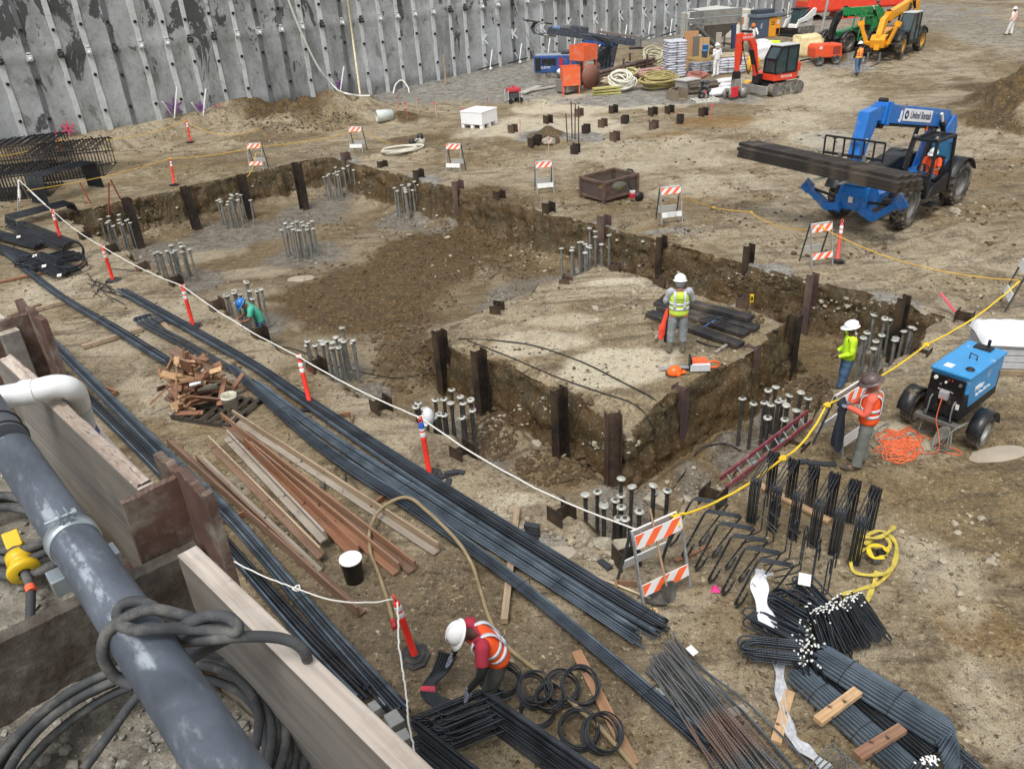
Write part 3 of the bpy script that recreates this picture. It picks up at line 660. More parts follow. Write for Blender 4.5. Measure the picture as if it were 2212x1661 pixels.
def ring(cx0,cy0,a0,b0,z0,ro,n,turns=1.0,ph=0.):
 pts=[]
 for i in range(int(n*turns)+1):
  t=2*PI*i/n+ph;w_=1+.02*math.sin(3*t+cx0*9);x_=a0*w_*math.cos(t);y_=b0*w_*math.sin(t)
  pts.append(F(cx0+x_*math.cos(ro)-y_*math.sin(ro),cy0+x_*math.sin(ro)+y_*math.cos(ro),z0+.012*math.sin(2*t+cy0*7)))
 return pts
cc=G(330,1700,6.43)+Vector((-.06,.02,0))
for i,R0 in enumerate([.41,.385,.365,.345,.32,.40,.355,.30,.38]):
 ex,ey=rg.uniform(.0,.02),rg.uniform(-.02,.02);z0=6.43+.022*(i%4)
 mb.tube([cc+Vector((ex+R0*math.cos(t)*(1+.02*math.sin(3*t+i)),ey+R0*.98*math.sin(t),z0-6.43+.01*math.sin(2*t+i)))for t in[2*PI*k_/72 for k_ in range(72)]],.0125,10,closed=True)
def GK(l):return crv([G(*q)for q in l],8)
for kk in([(290,1480,6.84),(250,1462,6.86),(222,1416,6.93),(231,1367,6.975),(273,1334,7.01),(330,1316,7.015),(396,1329,6.99),(443,1345,6.96),(500,1358,6.95)],[(300,1372,6.9),(262,1350,6.98),(254,1322,7.0),(270,1303,7.01),(305,1300,7.01),(345,1318,7.0),(380,1338,6.97),(420,1350,6.96)],[(262,1352,7.01),(300,1362,7.02),(345,1358,7.01),(405,1358,6.98),(471,1362,6.96),(507,1366,6.96),(514,1350,6.97),(490,1332,6.985),(450,1330,6.99),(414,1342,6.99),(385,1352,6.95)],[(380,1375,6.9),(430,1382,6.94),(490,1377,6.95),(546,1374,6.93),(605,1378,6.9),(645,1394,6.87),(664,1425,6.8),(668,1480,6.55)],[(505,1372,6.93),(455,1398,6.86),(410,1425,6.75),(372,1445,6.6),(300,1500,6.5),(240,1580,6.47),(180,1662,6.45)]):mb.tube(GK(kk),.0125,12)
mb.build('power_cable',cab,label='thick dusty black cable coiled on gravel and knotted round the gray pipe',cat='cable')
mb=MB()
for i,(a0,b0)in enumerate([(.30,.15),(.27,.13),(.24,.11),(.32,.17),(.21,.1)]):
 mb.tube(ring(2.0+.02*(i%2),.24,a0,b0,6.45+.03*(i%3),.1+.05*i,56),.015,10,closed=True)
mb.build('power_cable',cab,label='black cable coil lying between the gray pipe and the far board',cat='cable')
yl=mat('yellow_plug','d9b520',.45,var=.12,dirt=.2,dcol='6f6248',ds=12)
pl=P if 0 else None
c0=F(1.72,.285,6.47);c1=F(1.9,.26,6.52)
cp=thing('cable_connector','yellow round cable connector lying on the gravel beside the pipe','plug',c0,0)
dv=(c1-c0).normalized();Mq=dv.to_track_quat('Z','Y').to_matrix()
mb=MB();mb.lathe([(.02,0),(.05,0),(.052,.012),(.05,.024),(.036,.026),(.036,.05),(.042,.052),(.042,.085),(.03,.087),(.03,.13),(0,.13)],24,M_=Mq);mb.build('plug_shell',yl,cp)
mb=MB();mb.beam(dv*.1+Vector((0,0,.02)),dv*.16+Vector((0,0,.035)),.05,.02);mb.build('latch',yl,cp,bevel=.004)
mb=MB();mb.tube(crv([dv*.01,dv*-.06,dv*-.12+Vector((-.01,-.02,-.02)),dv*-.25+Vector((-.03,-.1,-.06))],8),.015,10);mb.build('cable_tail',cab,cp)
mb=MB();mb.tube([dv*-.06,dv*-.085],.0165,10);mb.build('tape_ring',mat('orange_tape','e0603a',.5),cp)
pile_m=mat('pile_steel','2e2927',.6,metal=.35,var=.4,sc=3,bump=.3,dirt=.5,dcol='5b4a36',ds=2.5)
pile_r=mat('pile_rusty','4a3a33',.65,metal=.3,var=.35,sc=3,bump=.3,dirt=.5,dcol='6c5a49',ds=2)
pile_p=mat('pile_purplish','5d4c4c',.6,metal=.3,var=.3,sc=3,bump=.25,dirt=.4,dcol='7a6a58',ds=2)
redp=mat('red_paint','a8303a',.7)
UYAW=math.atan2(-.764,.645)
def hpile(p,zt,label,group,yaw=UYAW,b=.31,d=.32,t=.022,m_=None,deep=2.2,mark=None,lean=0.):
 """H section standing at plan point p, top at zt; flanges face the local x direction"""
 rt=thing('steel_pile',label,'steel pile',(p[0],p[1],zt),0,group,rot=(lean,0,yaw));mb=MB();g=Hs(p[0],p[1]);zb=min(g,-1.5)-.3-zt if deep else g-.4-zt
 rg_=random.Random(int(p[0]*100));
 for s_ in(-1,1):
  k_=rg_.uniform(-.01,.04);mb.box((s_*d/2,0,(zb-k_)/2),(t,b,-zb-k_))
 fl=mb.build('flange',m_ or pile_m,rt);mb=MB();mb.box((0,0,zb/2-.01),(d-t-.002,t*.8,-zb-.02));mb.build('web',m_ or pile_m,rt)
 if mark=='tag':mb=MB();mb.box((d/2+t/2+.002,.02,-.22),(.003,.1,.13));mb.build('paper_tag',mat('paper','d8d8d2',.7,var=.06),rt)
 if mark=='spray':
  mb=MB();x_=-(d/2+t/2+.002)
  for q in range(6):mb.box((x_,rg_.uniform(-.1,.1),-.3+rg_.uniform(-.12,.12)),(.003,.03,.12),Matrix.Rotation(rg_.uniform(-1,1),3,'X'))
  mb.build('spray_mark',redp,rt)
 return rt
YB=UYAW+PI/2
near=[(135,470),(184,510),(242,540),(308,576),(380,608),(469,662),(561,718),(684,790),(824,878),(999,975),(1214,1112),(1353,1175)]
for i,(px,py)in enumerate(near):
 g=G(px,py,.1);u,v=uv(g.x,g.y);p=xy(u,v)
 if i==11:continue
 hpile(p,.25+.03*(i%3),ORD[i]+' steel pile from the left along the near edge of the pit' if i<6 else{6:'steel pile hiding the legs of the green shirt worker',7:'steel pile right of the delineator post, sprayed with red marks',8:'steel pile with a paper tag between two delineator posts on the near edge',9:'steel pile with a paper tag right of the blue-topped delineator post',10:'steel pile on the near edge just left of the front anchor bar cluster'}[i],'steel piles along the near edge of the pit',YB+.06*(i%2),mark='spray' if i in(3,7)else('tag' if i in(8,9,2)else None),b=.34,m_=pile_r if i in(3,5)else None)
g=G(1353,1205,.1)
rt=hpile((g.x,g.y),.32,'steel pile with red painted numerals behind the front barricade','steel piles along the near edge of the pit',YB-.35,m_=pile_m)
text('8',.3,rt,redp,(.172,0,-.2),(PI/2,0,PI/2),'painted_numeral',ext=.003,bold=.012)
for(px,py,zt,lb)in[(1540,1075,.3,'steel pile standing behind the hooked bar racks under the yellow rope'),(1723,952,.1,'steel pile beside the foot of the red ladder under the yellow rope'),(1992,752,.1,'steel pile at the trench edge left of the blue welder'),(2083,685,.25,'steel pile with a paper tag at the far right corner of the pit')]:
 g=G(px,py,.1);hpile((g.x,g.y),zt,lb,'steel piles along the right end of the pit',UYAW+.1,mark='tag' if px>2000 else None,b=.36)
back=[(1955,640,.45),(1757,592,.3),(1585,545,.55),(1430,510,.25),(1305,465,.35),(1185,437,.35),(1078,412,.3),(988,390,.35),(903,366,.35),(825,347,.3),(745,328,.4)]
for i,(px,py,zt)in enumerate(back):
 g=G(px,py,zt);u,v=uv(g.x,g.y);p=xy(u,12.0-.1*(i%2))if i else(g.x,g.y)
 u0,v0=uv(g.x,g.y);hpile((g.x,g.y)if abs(v0-12)<.6 else p,zt,ORD[i]+' steel pile from the right along the long back wall of the pit','steel piles along the back wall of the pit',YB,b=.2 if i<4 else.32,d=.28 if i<4 else.34,mark=None,m_=[pile_m,pile_p,pile_m][i%3])
for i,(px,py,zt)in enumerate([(640,352,.55),(520,377,.45),(398,403,.35),(272,428,.5)]):
 g=G(px,py,zt);hpile((g.x,g.y),zt,ORD[i]+' steel pile from the far corner along the left end wall of the pit','steel piles along the left end of the pit',UYAW,mark='spray' if i==1 else None,lean=.05 if i==2 else 0)
plt=[(948,712,.35,'tall steel pile at the left end of the platform'),(1033,755,.3,'steel pile second from the left on the platform front'),(1207,838,.25,'steel pile in the middle of the platform front face'),(1325,890,.3,'steel pile with bolt holes at the front corner of the platform'),(1470,832,.12,'purplish steel pile below the orange helmet on the platform'),(1625,745,.1,'steel pile at the end of the black timbers on the platform'),(1717,680,.3,'broad dark steel pile at the right corner of the platform')]
for i,(px,py,zt,lb)in enumerate(plt):
 g=G(px,py,zt);hpile((g.x,g.y),zt,lb,'steel piles round the platform',YB+(0 if i<3 else-.55)if i<4 else UYAW,b=.22,d=.28,m_=pile_p if i in(4,5)else(pile_r if i==3 else None))
for(px,py,zt,lb)in[(1073,655,.25,'short steel pile stub on the ramp left of the platform'),(1222,600,.15,'rusty steel pile stub in front of the back anchor bars'),(1605,640,.25,'short steel pile with a yellow tool hung on it behind the black timbers'),(1328,568,-.1,'rusty pile stub capped by bent rods below the back wall'),(1425,600,.0,'dirt covered pile stub behind the man in the lime vest')]:
 g=G(px,py,zt);hpile((g.x,g.y),zt,lb,'cut pile stubs',YB+.5,m_=pile_r if px!=1073 else pile_m,b=.3,d=.3)
g=G(1608,636,.2);mb=MB();mb.box((g.x+.16,g.y-.1,.12),(.09,.07,.2));mb.box((g.x+.16,g.y-.137,.13),(.05,.006,.1),mi=1);mb.build('yellow_instrument',[yl,dk],bevel=.008,label='small yellow instrument clamped to the pile stub behind the black timbers',cat='instrument')
stub=[(1184,262),(1108,282),(1161,306),(1152,312),(1251,247),(1266,283),(1325,240),(1302,270),(1350,262),(1410,244),(1328,300),(1243,327),(1446,240),(1412,275),(1468,262),(1519,246),(1540,82)]
for i,(px,py)in enumerate(stub[:-1]):
 p=P(px,py+5);hpile((p.x,p.y),p.z+.42,ORD[i]+' of the short pile stubs counted from the white tote across the pale ground','cut pile stubs in the open ground',YB+.25*(i%3),b=.36,d=.36,deep=0,m_=[pile_m,pile_r,dkst][i%3])
bar_m=mat('grouted_bar','8f908c',.55,metal=.5,var=.3,sc=9,bump=.5,dirt=.3,dcol='55524a',ds=6);head_m=mat('bar_head','b3b2a8',.5,metal=.3,var=.2,sc=8)
bar_d=mat('dark_bar','55534f',.6,metal=.4,var=.35,sc=8,bump=.5,dirt=.4,dcol='34312d',ds=4)
def bar_mesh(h,m_):
 mb=MB();n=int(h/.045);pts=[(0,0,-.25)]+[(0,0,h*i/n)for i in range(n+1)];rs=[.036]+[.041 if i%2 else.033 for i in range(n+1)]
 mb.tube(pts,rs,8);me=mb.mesh('threaded_bar',m_)
 mb=MB();mb.lathe([(0,.012),(.06,.01),(.088,-.004),(.088,-.02),(.052,-.028),(.044,-.08),(0,-.075)],12);return me,mb.mesh('bar_head',head_m)
BM=[bar_mesh(1.27,bar_m),bar_mesh(1.1,bar_m),bar_mesh(1.2,bar_m)];BD=[bar_mesh(1.3,bar_d),bar_mesh(1.15,bar_d),bar_mesh(1.22,bar_d)]
clus=[(272,535,0,'in the cluster by the left corner of the pit',14),(390,605,0,'in the second cluster along the near edge',14),(515,488,0,'in the cluster below the left end wall',15),(658,550,0,'in the cluster in the middle of the pit',17),(735,428,0,'in the cluster at the far corner of the pit',12),(885,470,0,'in the cluster left of the long back wall',12),(1270,600,0,'in the cluster behind the platform at the back wall',15),(535,705,0,'in the cluster behind the worker in the green shirt',15),(735,825,0,'in the cluster beside the red and white post on the near edge',15),(970,980,1,'in the dark cluster left of the platform front',15),(1340,1195,1,'in the front cluster behind the shovels',15),(1660,975,1,'in the cluster beside the red ladder',15),(1885,812,0,'in the cluster right of the man in the yellow jacket',15)]
rg=random.Random(21)
for(px,py,dkk,lb,n)in clus:
 g=G(px,py,-1.5);u0,v0=uv(g.x,g.y);spots=[]
 R_=.66 if px>1200 else.6
 for i in range(n):
  for _ in range(60):
   a,b_=rg.uniform(-R_,R_),rg.uniform(-R_,R_)
   if all(math.hypot(a-c_,b_-d_)>.2 for c_,d_ in spots):break
  spots.append((a,b_))
 for(a,b_)in spots:
  x_,y_=xy(u0+a,v0+b_);z_=min(Hs(x_,y_),-1.3);k_=rg.randrange(3);h_=(1.27,1.1,1.2)[k_]if not dkk else(1.3,1.15,1.22)[k_]
  zt=z_+h_*rg.uniform(.97,1.02)
  rt=bpy.data.objects.new('threaded_bar',(BD if dkk else BM)[k_][0]);COL.objects.link(rt);rt.location=(x_,y_,zt-h_);rt.rotation_euler=(rg.gauss(0,.022),rg.gauss(0,.022),rg.random()*6)
  tag(rt,'threaded anchor bar '+lb,'anchor bar','anchor bars '+lb)
  hd=bpy.data.objects.new('bar_head',(BD if dkk else BM)[k_][1]);COL.objects.link(hd);hd.parent=rt;hd.location=(0,0,h_-rg.uniform(0,.05));hd.rotation_euler=(rg.gauss(0,.08),rg.gauss(0,.08),0)
p=G(925,900,.05);mb=MB();mb.ball((p.x,p.y,p.z),(.12,.15,.2),14,8);mb.box((p.x-.1,p.y-.1,p.z-.12),(.16,.12,.02));mb.build('sun_hat',mat('white_cloth','cfd2d6',.8,var=.12,sc=10,bump=.4),label='white cloth hat hung on the dark anchor bars behind the blue-topped post',cat='hat')
or_m=mat('post_orange','e8382c',.5,var=.1,sc=5,bump=.05,dirt=.12,dcol='8a5a45',ds=5);wh_m=mat('reflective_white','dfe0de',.45,var=.06,sc=9);rub=mat('black_rubber','2e2f31',.75,var=.25,sc=8,bump=.2,dirt=.3,dcol='5c564c',ds=5)
pale_or=mat('post_faded','d8524a',.6,var=.12,dirt=.3,dcol='b59a86',ds=5)
def post_parts(rt,m_,base=True):
 mb=MB();mb.lathe([(.055,.0),(.055,.06),(.05,.07),(.047,.72),(.052,.74),(.05,.75),(.047,.98),(.04,1.03),(.022,1.05),(0,1.05)],18);mb.tube([(0+.03*math.sin(t),0,1.105-.055*math.cos(t))for t in[i*2*PI/12 for i in range(12)]],.013,8,closed=True);mb.build('post_tube',m_,rt)
 for z_ in(.78,.9):mb=MB();mb.lathe([(.0495,z_),(.051,z_+.003),(.0505,z_+.085),(.049,z_+.088)],18);mb.build('reflective_band',wh_m,rt)
 if base:
  mb=MB();pol=[]
  for i in range(8):a=PI/8+i*PI/4;pol.append((.225*math.cos(a)*1.08,.2*math.sin(a)*1.02))
  mb.prism(pol,0,.03);pol2=[(x_*.72,y_*.72)for x_,y_ in pol];mb.prism(pol2,.03,.055);mb.lathe([(.085,.055),(.08,.075),(.06,.078),(.055,.07)],16);mb.build('rubber_base',rub,rt,bevel=.006)
d0_=thing('delineator_post','x','delineator post',(0,0,0),0,'orange delineator posts');post_parts(d0_,or_m)
pst=[((377,400),(367,338),'farther left of the two orange posts between the wall and the pit'.replace('farther','nearer'),1),((412,308),(402,258),'orange delineator post leaning in front of the spray-marked wall',1),((133,330),(128,300),'small far orange post behind the bar cages',1),((133,523),(112,452),'orange delineator post beside the tangled bar bundles, leftmost of the tape row',1),((245,607),(220,530),'orange delineator post second along the white tape from the left',1),((418,706),(393,615),'orange delineator post third along the white tape, left of the green shirt worker',1),((672,882),(644,764),'orange delineator post leaning beside the long bar bundle right of the wood scrap heap',1),((928,1026),(907,900),'orange delineator post with blue tape round its top',1),((897,1418),(850,1284),'large orange delineator post beside the kneeling man',1),((1808,565),(1820,474),'faded orange post with dusty base in front of the blue lifting machine',0)]
for i,(b_,t_,lb,kk)in enumerate(pst):
 p=P(*b_)
 tp=min((G(t_[0],t_[1],p.z+h_*1.16/1.16)for h_ in(1.12,1.14,1.16)),key=lambda q:abs((q-p).length-1.16));d=tp-p;d.normalize()
 if d.z<.93:d=Vector((d.x,d.y,0)).normalized()*.36+Vector((0,0,.93))
 e=d.to_track_quat('Z','Y').to_euler()
 if i==0:rt=d0_;rt.location=p;rt.rotation_euler=e;rt['label']=lb
 elif kk:rt=dup(d0_,p,rot=e,label=lb)
 else:
  rt=thing('delineator_post',lb,'delineator post',p,0,'orange delineator posts',rot=e);post_parts(rt,pale_or)
 if i==7:
  mb=MB();mb.lathe([(.053,.95),(.055,.97),(.05,1.01),(.04,1.05),(.03,1.07)],14);mb.build('blue_tape',mat('blue_tape','2f56b0',.5),rt)
leg_m=mat('galv_leg','a6aaac',.45,metal=.5,var=.2,sc=9,dirt=.25,dcol='6e6455',ds=5);bwh=mat('board_white','d9d9d6',.5,var=.06,dirt=.12,dcol='a79d8c',ds=4);bor=mat('board_orange','ee6638',.5,var=.08);gl=mat('leg_dark','4f5456',.5,metal=.4,var=.2)
def board(rt,w_,z_,y_,tilt,n=6,hh=.2,plain=False,txt=False):
 """striped or plain panel between the legs"""
 t=.012;x0,x1=-w_/2,w_/2;Mx=Matrix.Translation((0,y_,z_))@Matrix.Rotation(tilt,4,'X')
 mb=MB();mb.box((0,0,0),(w_,t*2,hh));mb.v=[tuple(Mx@Vector(v))for v in mb.v];o=mb.build('board',bwh,rt)
 if not plain:
  mb=MB();st=w_/n*2;k_=hh*1.0
  for side_ in(-1,1):
   y=side_*(t+.0015);xx=x0-k_
   while xx<x1:
    pol=[(xx,-hh/2),(xx+st/2,-hh/2),(xx+st/2+k_,hh/2),(xx+k_,hh/2)]
    def cl(pol,xc,s_):
     out=[]
     for i in range(len(pol)):
      a,b_=pol[i],pol[(i+1)%len(pol)];ia,ib=s_*(a[0]-xc)<=0,s_*(b_[0]-xc)<=0
      if ia:out.append(a)
      if ia!=ib:q=(xc-a[0])/(b_[0]-a[0]);out.append((xc,a[1]+q*(b_[1]-a[1])))
     return out
    pl_=cl(cl(pol,x1,1),x0,-1)
    if len(pl_)>2:mb.add([Mx@Vector((a,y,b_))for a,b_ in pl_],[tuple(range(len(pl_)))])
    xx+=st
  mb.build('orange_stripes',bor,o)
 if txt:
  tm=mat('faded_print','6b7076',.7)
  for s_,dz in(('MALCOLM',.03),('DRILLING',-.045)):
   tt=text(s_,.07,o,tm,Mx@Vector((0,-t-.003,dz)),(PI/2+tilt,0,0),'lettering',ext=.001)
 return o
def barricade(p,yaw,label,w_=.62,hh=1.12,txt=False,spread=.34,n=5,flat=0.):
 rt=thing('barricade',label,'barricade',p,yaw,'striped A-frame barricades');a=math.atan2(spread,hh)
 for s_ in(-1,1):
  for x_ in(-w_/2-.015,w_/2+.015):
   mb=MB();mb.beam((x_,s_*spread,0),(x_,s_*.015,hh),.035,.03,up=(1,0,0));mb.build('leg',leg_m if s_<0 else gl,rt)
 def yy(z_):return-(spread-(spread-.015)*z_/hh)-.03
 board(rt,w_,hh-.13,yy(hh-.13),-a,n);board(rt,w_,.3,yy(.3),-a,n,.17,plain=txt is not None,txt=bool(txt))
 board(rt,w_,.36,-yy(.36),a,n,.2,plain=True);board(rt,w_,hh-.12,-yy(hh-.12),a,n,.2,plain=True)
 return rt
def face(yaw_deg):return rad(yaw_deg)
bars_=[((560,365),-8,'striped barricade under the yellow rope at the left, nearest the wall mound',.62,None),((775,327),-14,'striped barricade beyond the far corner of the pit',.62,''),((985,370),-22,'striped barricade right of the coiled white hose',.62,''),((1176,414),6,'striped barricade left of the rusty crate, stripes leaning right',.6,''),((1445,478),8,'striped barricade right of the rusty crate with printing on its plain board',.66,1),((1762,568),14,'striped barricade with two striped boards beside the faded post',.62,None)]
for(b_,yw,lb,w_,tx)in bars_:
 barricade(P(*b_),rad(yw),'white and orange '+lb,w_,1.16,tx,spread=.3)
barricade(P(2195,665),rad(70),'gray barricade cut off by the right edge, holding the rope corner',.62,1.16,'',.3)
barricade(P(1815,955),rad(38),'white and orange striped barricade behind the man in the orange vest',.8,1.12,'',.3)
barricade(P(1418,1290)+Vector((0,.25,0)),rad(28),'white and orange striped barricade with shovels leaning on it by the front anchor bars',.8,1.15,None,.32)
yr=mat('yellow_rope','d3a83c',.6,var=.15,sc=30,bump=.3);yb=mat('bright_yellow_rope','e2bd2e',.5,var=.1);wt=mat('white_tape','d9d7cf',.5,var=.1,sc=20)
def span(a,b_,sag,n=14):
 a,b_=Vector(a),Vector(b_);return[a.lerp(b_,i/n)-Vector((0,0,sag*4*(i/n)*(1-i/n)))for i in range(n+1)]
def up(px,py,h):p=P(px,py);p.z+=h;return p
def at_h(px,py,z):return G(px,py,z)
def rope(name,nodes,sags,r,m_,label,cat='rope',knots=True):
 mb=MB();pts=[]
 for i in range(len(nodes)-1):pts+=span(nodes[i],nodes[i+1],sags[i])[(1 if i else 0):]
 rg_=random.Random(4);pts=[p+Vector((rg_.gauss(0,.004),rg_.gauss(0,.004),rg_.gauss(0,.004)))for p in pts]
 mb.tube(pts,r,6)
 if knots:
  for n_ in nodes[1:-1]:mb.tube([n_+Vector((.05*math.cos(t),.05*math.sin(t),.02*math.sin(2*t)))for t in[i*PI/4 for i in range(9)]],r*1.1,5)
 return mb.build(name,m_,label=label,cat=cat)
tips={}
rope('yellow_rope',[at_h(58,412,1.15),at_h(367,343,1.1),at_h(562,316,1.12),at_h(766,284,1.12)],[.12,.1,.12],.014,yr,'thin yellow rope strung from the left support over two posts to the far barricade')
rope('yellow_rope',[at_h(0,338,1.1),at_h(128,304,1.12),at_h(402,262,1.1),at_h(500,290,.35),at_h(560,278,.5)],[.1,.35,.25,.1],.014,yr,'yellow rope hanging slack in front of the mud bank under the wall')
rope('yellow_rope',[at_h(553,330,1.0),at_h(540,375,.25),at_h(520,388,.15)],[.1,.05],.014,yr,'loose yellow rope end hanging off the left barricade',knots=False)
rope('yellow_rope',[at_h(782,281,1.12),at_h(846,312,.25)],[.05],.014,yr,'yellow rope end running down right of the far corner barricade',knots=False)
rope('yellow_rope',[at_h(1465,420,1.12),P(1540,455,.1),P(1620,478,.3),at_h(1775,492,1.15),at_h(2200,606,1.15)],[.02,.02,.25,.3],.014,yr,'yellow rope running from the crate barricade past the faded post to the right edge')
rope('yellow_rope',[at_h(2202,608,1.15),at_h(2000,745,1.0),at_h(1786,875,1.1),at_h(1690,990,.8),at_h(1462,1115,1.12)],[.15,.1,.2,.15],.019,yb,'bright yellow rope crossing in front of the red ladder to the front barricade')
mb=MB();kn=at_h(1460,1114,1.12)
for a in range(5):t=a*1.26;mb.tube([kn,kn+Vector((.12*math.cos(t),.1*math.sin(t),.05-.04*a))],.016,5)
mb.build('rope_knot',yb,label='bright yellow rope knot tied on top of the front barricade',cat='knot')
wn=[at_h(62,410,1.15)]+[at_h(*q,1.1)for q in[(113,455),(222,533),(394,618),(645,770),(908,902)]]+[at_h(1385,1147,1.05)]
rope('white_tape',wn,[.05,.12,.1,.12,.08,.22],.014,wt,'white barrier tape strung along the posts on the near edge of the pit','tape')
rope('white_tape',[at_h(500,1210,.35),at_h(640,1270,.7),at_h(848,1294,1.1)],[.04,.15],.012,wt,'white tape stretched from the timbers to the large post','tape')
rope('white_tape',[at_h(858,1300,1.08),at_h(862,1400,.75),at_h(878,1500,.45),at_h(882,1560,.35),at_h(902,1650,.3)],[.0,.02,0,0],.013,wt,'white tape hanging from the large post down to the stirrup stack','tape',False)
sp_=thing('tape_support','crossed sticks wrapped in white tape at the left end of the rope','support',P(62,452),.3)
for i,(a,b_)in enumerate([((-.35,-.3,0),(0,0,1.2)),((.9,-.55,0),(0,0,1.2)),((.1,.5,0),(0,0,1.2))]):
 mb=MB();mb.cyl(a,b_,.017,n=6);mb.build('stick',[leg_m,wt][i%2],sp_)
mb=MB();mb.tube(crv([(0,0,1.18),(-.06,-.1,.9),(-.1,-.12,.7),(-.16,-.2,.4)],6),[.03]*9+[.06]*7+[.02]*3,6);mb.build('tape_wrap',wt,sp_)
pk=mat('pink_flag','d8566a',.6);lath=mat('lath','c9b596',.7)
stk=[(1002,270,'left of the white tote'),(902,248,'second from the left of the survey row'),(862,240,'leftmost of the survey row'),(944,255,'third of the survey row'),(1055,245,'behind the white tote'),(1124,235,'left of the red generator'),(1215,212,'in front of the blue drill rig'),(1185,340,'in front of the two pile stubs'),(1124,300,'between the tote and the stubs'),(1525,232,'in front of the black drum'),(880,255,'beside the white culvert'),(1460,280,'near the rightmost stubs'),(1535,262,'in the rust colored dirt')]
for i,(px,py,lb)in enumerate(stk):
 p=P(px,py);rt=thing('survey_stake','thin lath stake with pink flagging '+lb,'stake',p,0,'pink flagged survey stakes',rot=(.04*(i%3-1),.05*(i%2),i))
 mb=MB();mb.box((0,0,.42),(.03,.012,.84));mb.build('lath',lath if i%2 else pk,rt);mb=MB();mb.box((.03,.008,.78),(.1,.01,.12));mb.build('flagging',pk,rt)
p=P(963,182);mb=MB();mb.box((p.x,p.y,p.z+.9),(.09,.09,1.8));mb.build('post_stake',mat('tan_wood','a88f70',.7,dirt=.3,dcol='5c4a38'),label='tall tan stake standing near the foot of the concrete wall',cat='stake')
p=P(2083,690);mb=MB();mb.beam(p+Vector((-.05,.1,0)),p+Vector((-.35,.6,.45)),.07,.02);mb.build('pink_lath',pk,label='pink lath leaning on the tagged pile at the right corner of the pit',cat='lath')
for(px,py,lb)in[(1545,1280,'on the dirt under the hooked bar rack'),(2115,735,'on the dirt behind the blue welder')]:
 p=P(px,py);mb=MB();mb.add([p+Vector(v)for v in((-.06,0,.01),(.07,-.02,.015),(.05,.08,.06),(-.03,.1,.03),(0,.04,.1))],[(0,1,4),(1,2,4),(2,3,4),(3,0,4),(0,3,2,1)]);mb.build('pink_flag',mat('hot_pink','e43f8a',.5),label='crumpled hot pink flag lying '+lb,cat='flag')
rb1=rebar_mat('rebar_blueblack','2b3138','49525c',.34);rb2=rebar_mat('rebar_dark','1d2024','353a40',.4);rb3=rebar_mat('rebar_gray','5a5e60','7b7d7c',.45,rust=.55);rb4=rebar_mat('rebar_light','3f4a54','66737e',.36,rib=.12)
blk=rebar_mat('bar_black','24282d','474d54',.38,rib=.2);wire=mat('tie_wire','2a2826',.5,metal=.4);paper=mat('paper','d8d8d2',.7,var=.06);tip=mat('white_tip','e6e6e2',.6,var=.03)
def bundle(nodes,n,r,label,m_,wd=None,lay=2,h=.1,s0=1.,s1=1.,jit=.3,ties=4,sd=1,end=.35,z=None,name='rebar_bundle'):
 """parallel bars along a ground polyline; every bar is a part"""
 rg=random.Random(sd);pts=[P(*q)for q in nodes]if z is None else[G(q[0],q[1],z)for q in nodes]
 c=crv(pts,5)if len(pts)>2 else[pts[0].lerp(pts[1],i/6)for i in range(7)]
 z0=sum(p.z for p in c)/len(c);c=[Vector((p.x,p.y,max(z0,p.z)if z is None else z0))for p in c]
 L=len(c);org=c[0].copy();rt=thing(name,label,'rebar',org);per=max(1,math.ceil(n/lay));wd=wd or per*r*2.2
 T=[(c[min(i+1,L-1)]-c[max(i-1,0)]).normalized()for i in range(L)];Sd=[Vector((t.y,-t.x,0))for t in T]
 for b_ in range(n):
  l_,k_=divmod(b_,per);o0=((k_+.5*(l_%2)+.5)/per-.5)*wd;sh=[rg.gauss(0,r*jit)for _ in range(4)];st=rg.uniform(0,end);pts_=[]
  for i in range(L):
   t=i/(L-1);sc=s0+(s1-s0)*t;sc*=1+.15*math.sin(t*9+sd)
   o_=o0*sc+sh[0]+(sh[1]-sh[0])*t+sh[2]*math.sin(PI*t*2);p=c[i]-org+Sd[i]*o_+Vector((0,0,h+r+l_*r*1.75+abs(sh[3])*2.2))
   if i==0:p+=T[0]*st
   if i==L-1:p-=T[-1]*rg.uniform(0,end)
   pts_.append(p)
  mb=MB();mb.tube(pts_,r,7);mb.build('bar',rb4 if rg.random()<.22 else(rb2 if rg.random()<.25 else m_),rt)
 for i in range(ties):
  k_=int((i+.7)/(ties+.2)*(L-1));k_=min(max(k_,0),L-1);t=k_/(L-1);sc=(s0+(s1-s0)*t)*(1+.15*math.sin(t*9+sd));hw=wd*sc/2+r*1.6;ht=r*2+(lay-1)*r*1.9+r;p=c[k_]-org+Vector((0,0,h))
  mb=MB();mb.tube([p-Sd[k_]*hw,p-Sd[k_]*hw*.95+Vector((0,0,ht)),p+Vector((0,0,ht*1.12)),p+Sd[k_]*hw*.95+Vector((0,0,ht)),p+Sd[k_]*hw],.0055,5);mb.build('tie_wire',wire,rt)
 return rt
bundle([(10,548),(120,640),(250,720),(375,800)],18,.019,'dark bar bundle from the tangle at the left ending before the scrap heap',rb1,wd=.3,lay=3,s0=.6,s1=.7,sd=1)
bundle([(262,634),(520,782),(640,862),(900,1036),(1300,1292),(1443,1378)],14,.02,'longest bar bundle, nearest the pit, running across the whole yard',rb1,wd=.31,lay=2,s0=.8,s1=1.3,sd=2,ties=5)
bundle([(545,830),(700,945),(880,1064),(1150,1240),(1405,1408)],16,.014,'bundle of thinner bars lying against the lower side of the longest bundle',rb4,wd=.29,lay=2,s0=.8,s1=1.1,sd=3,ties=3)
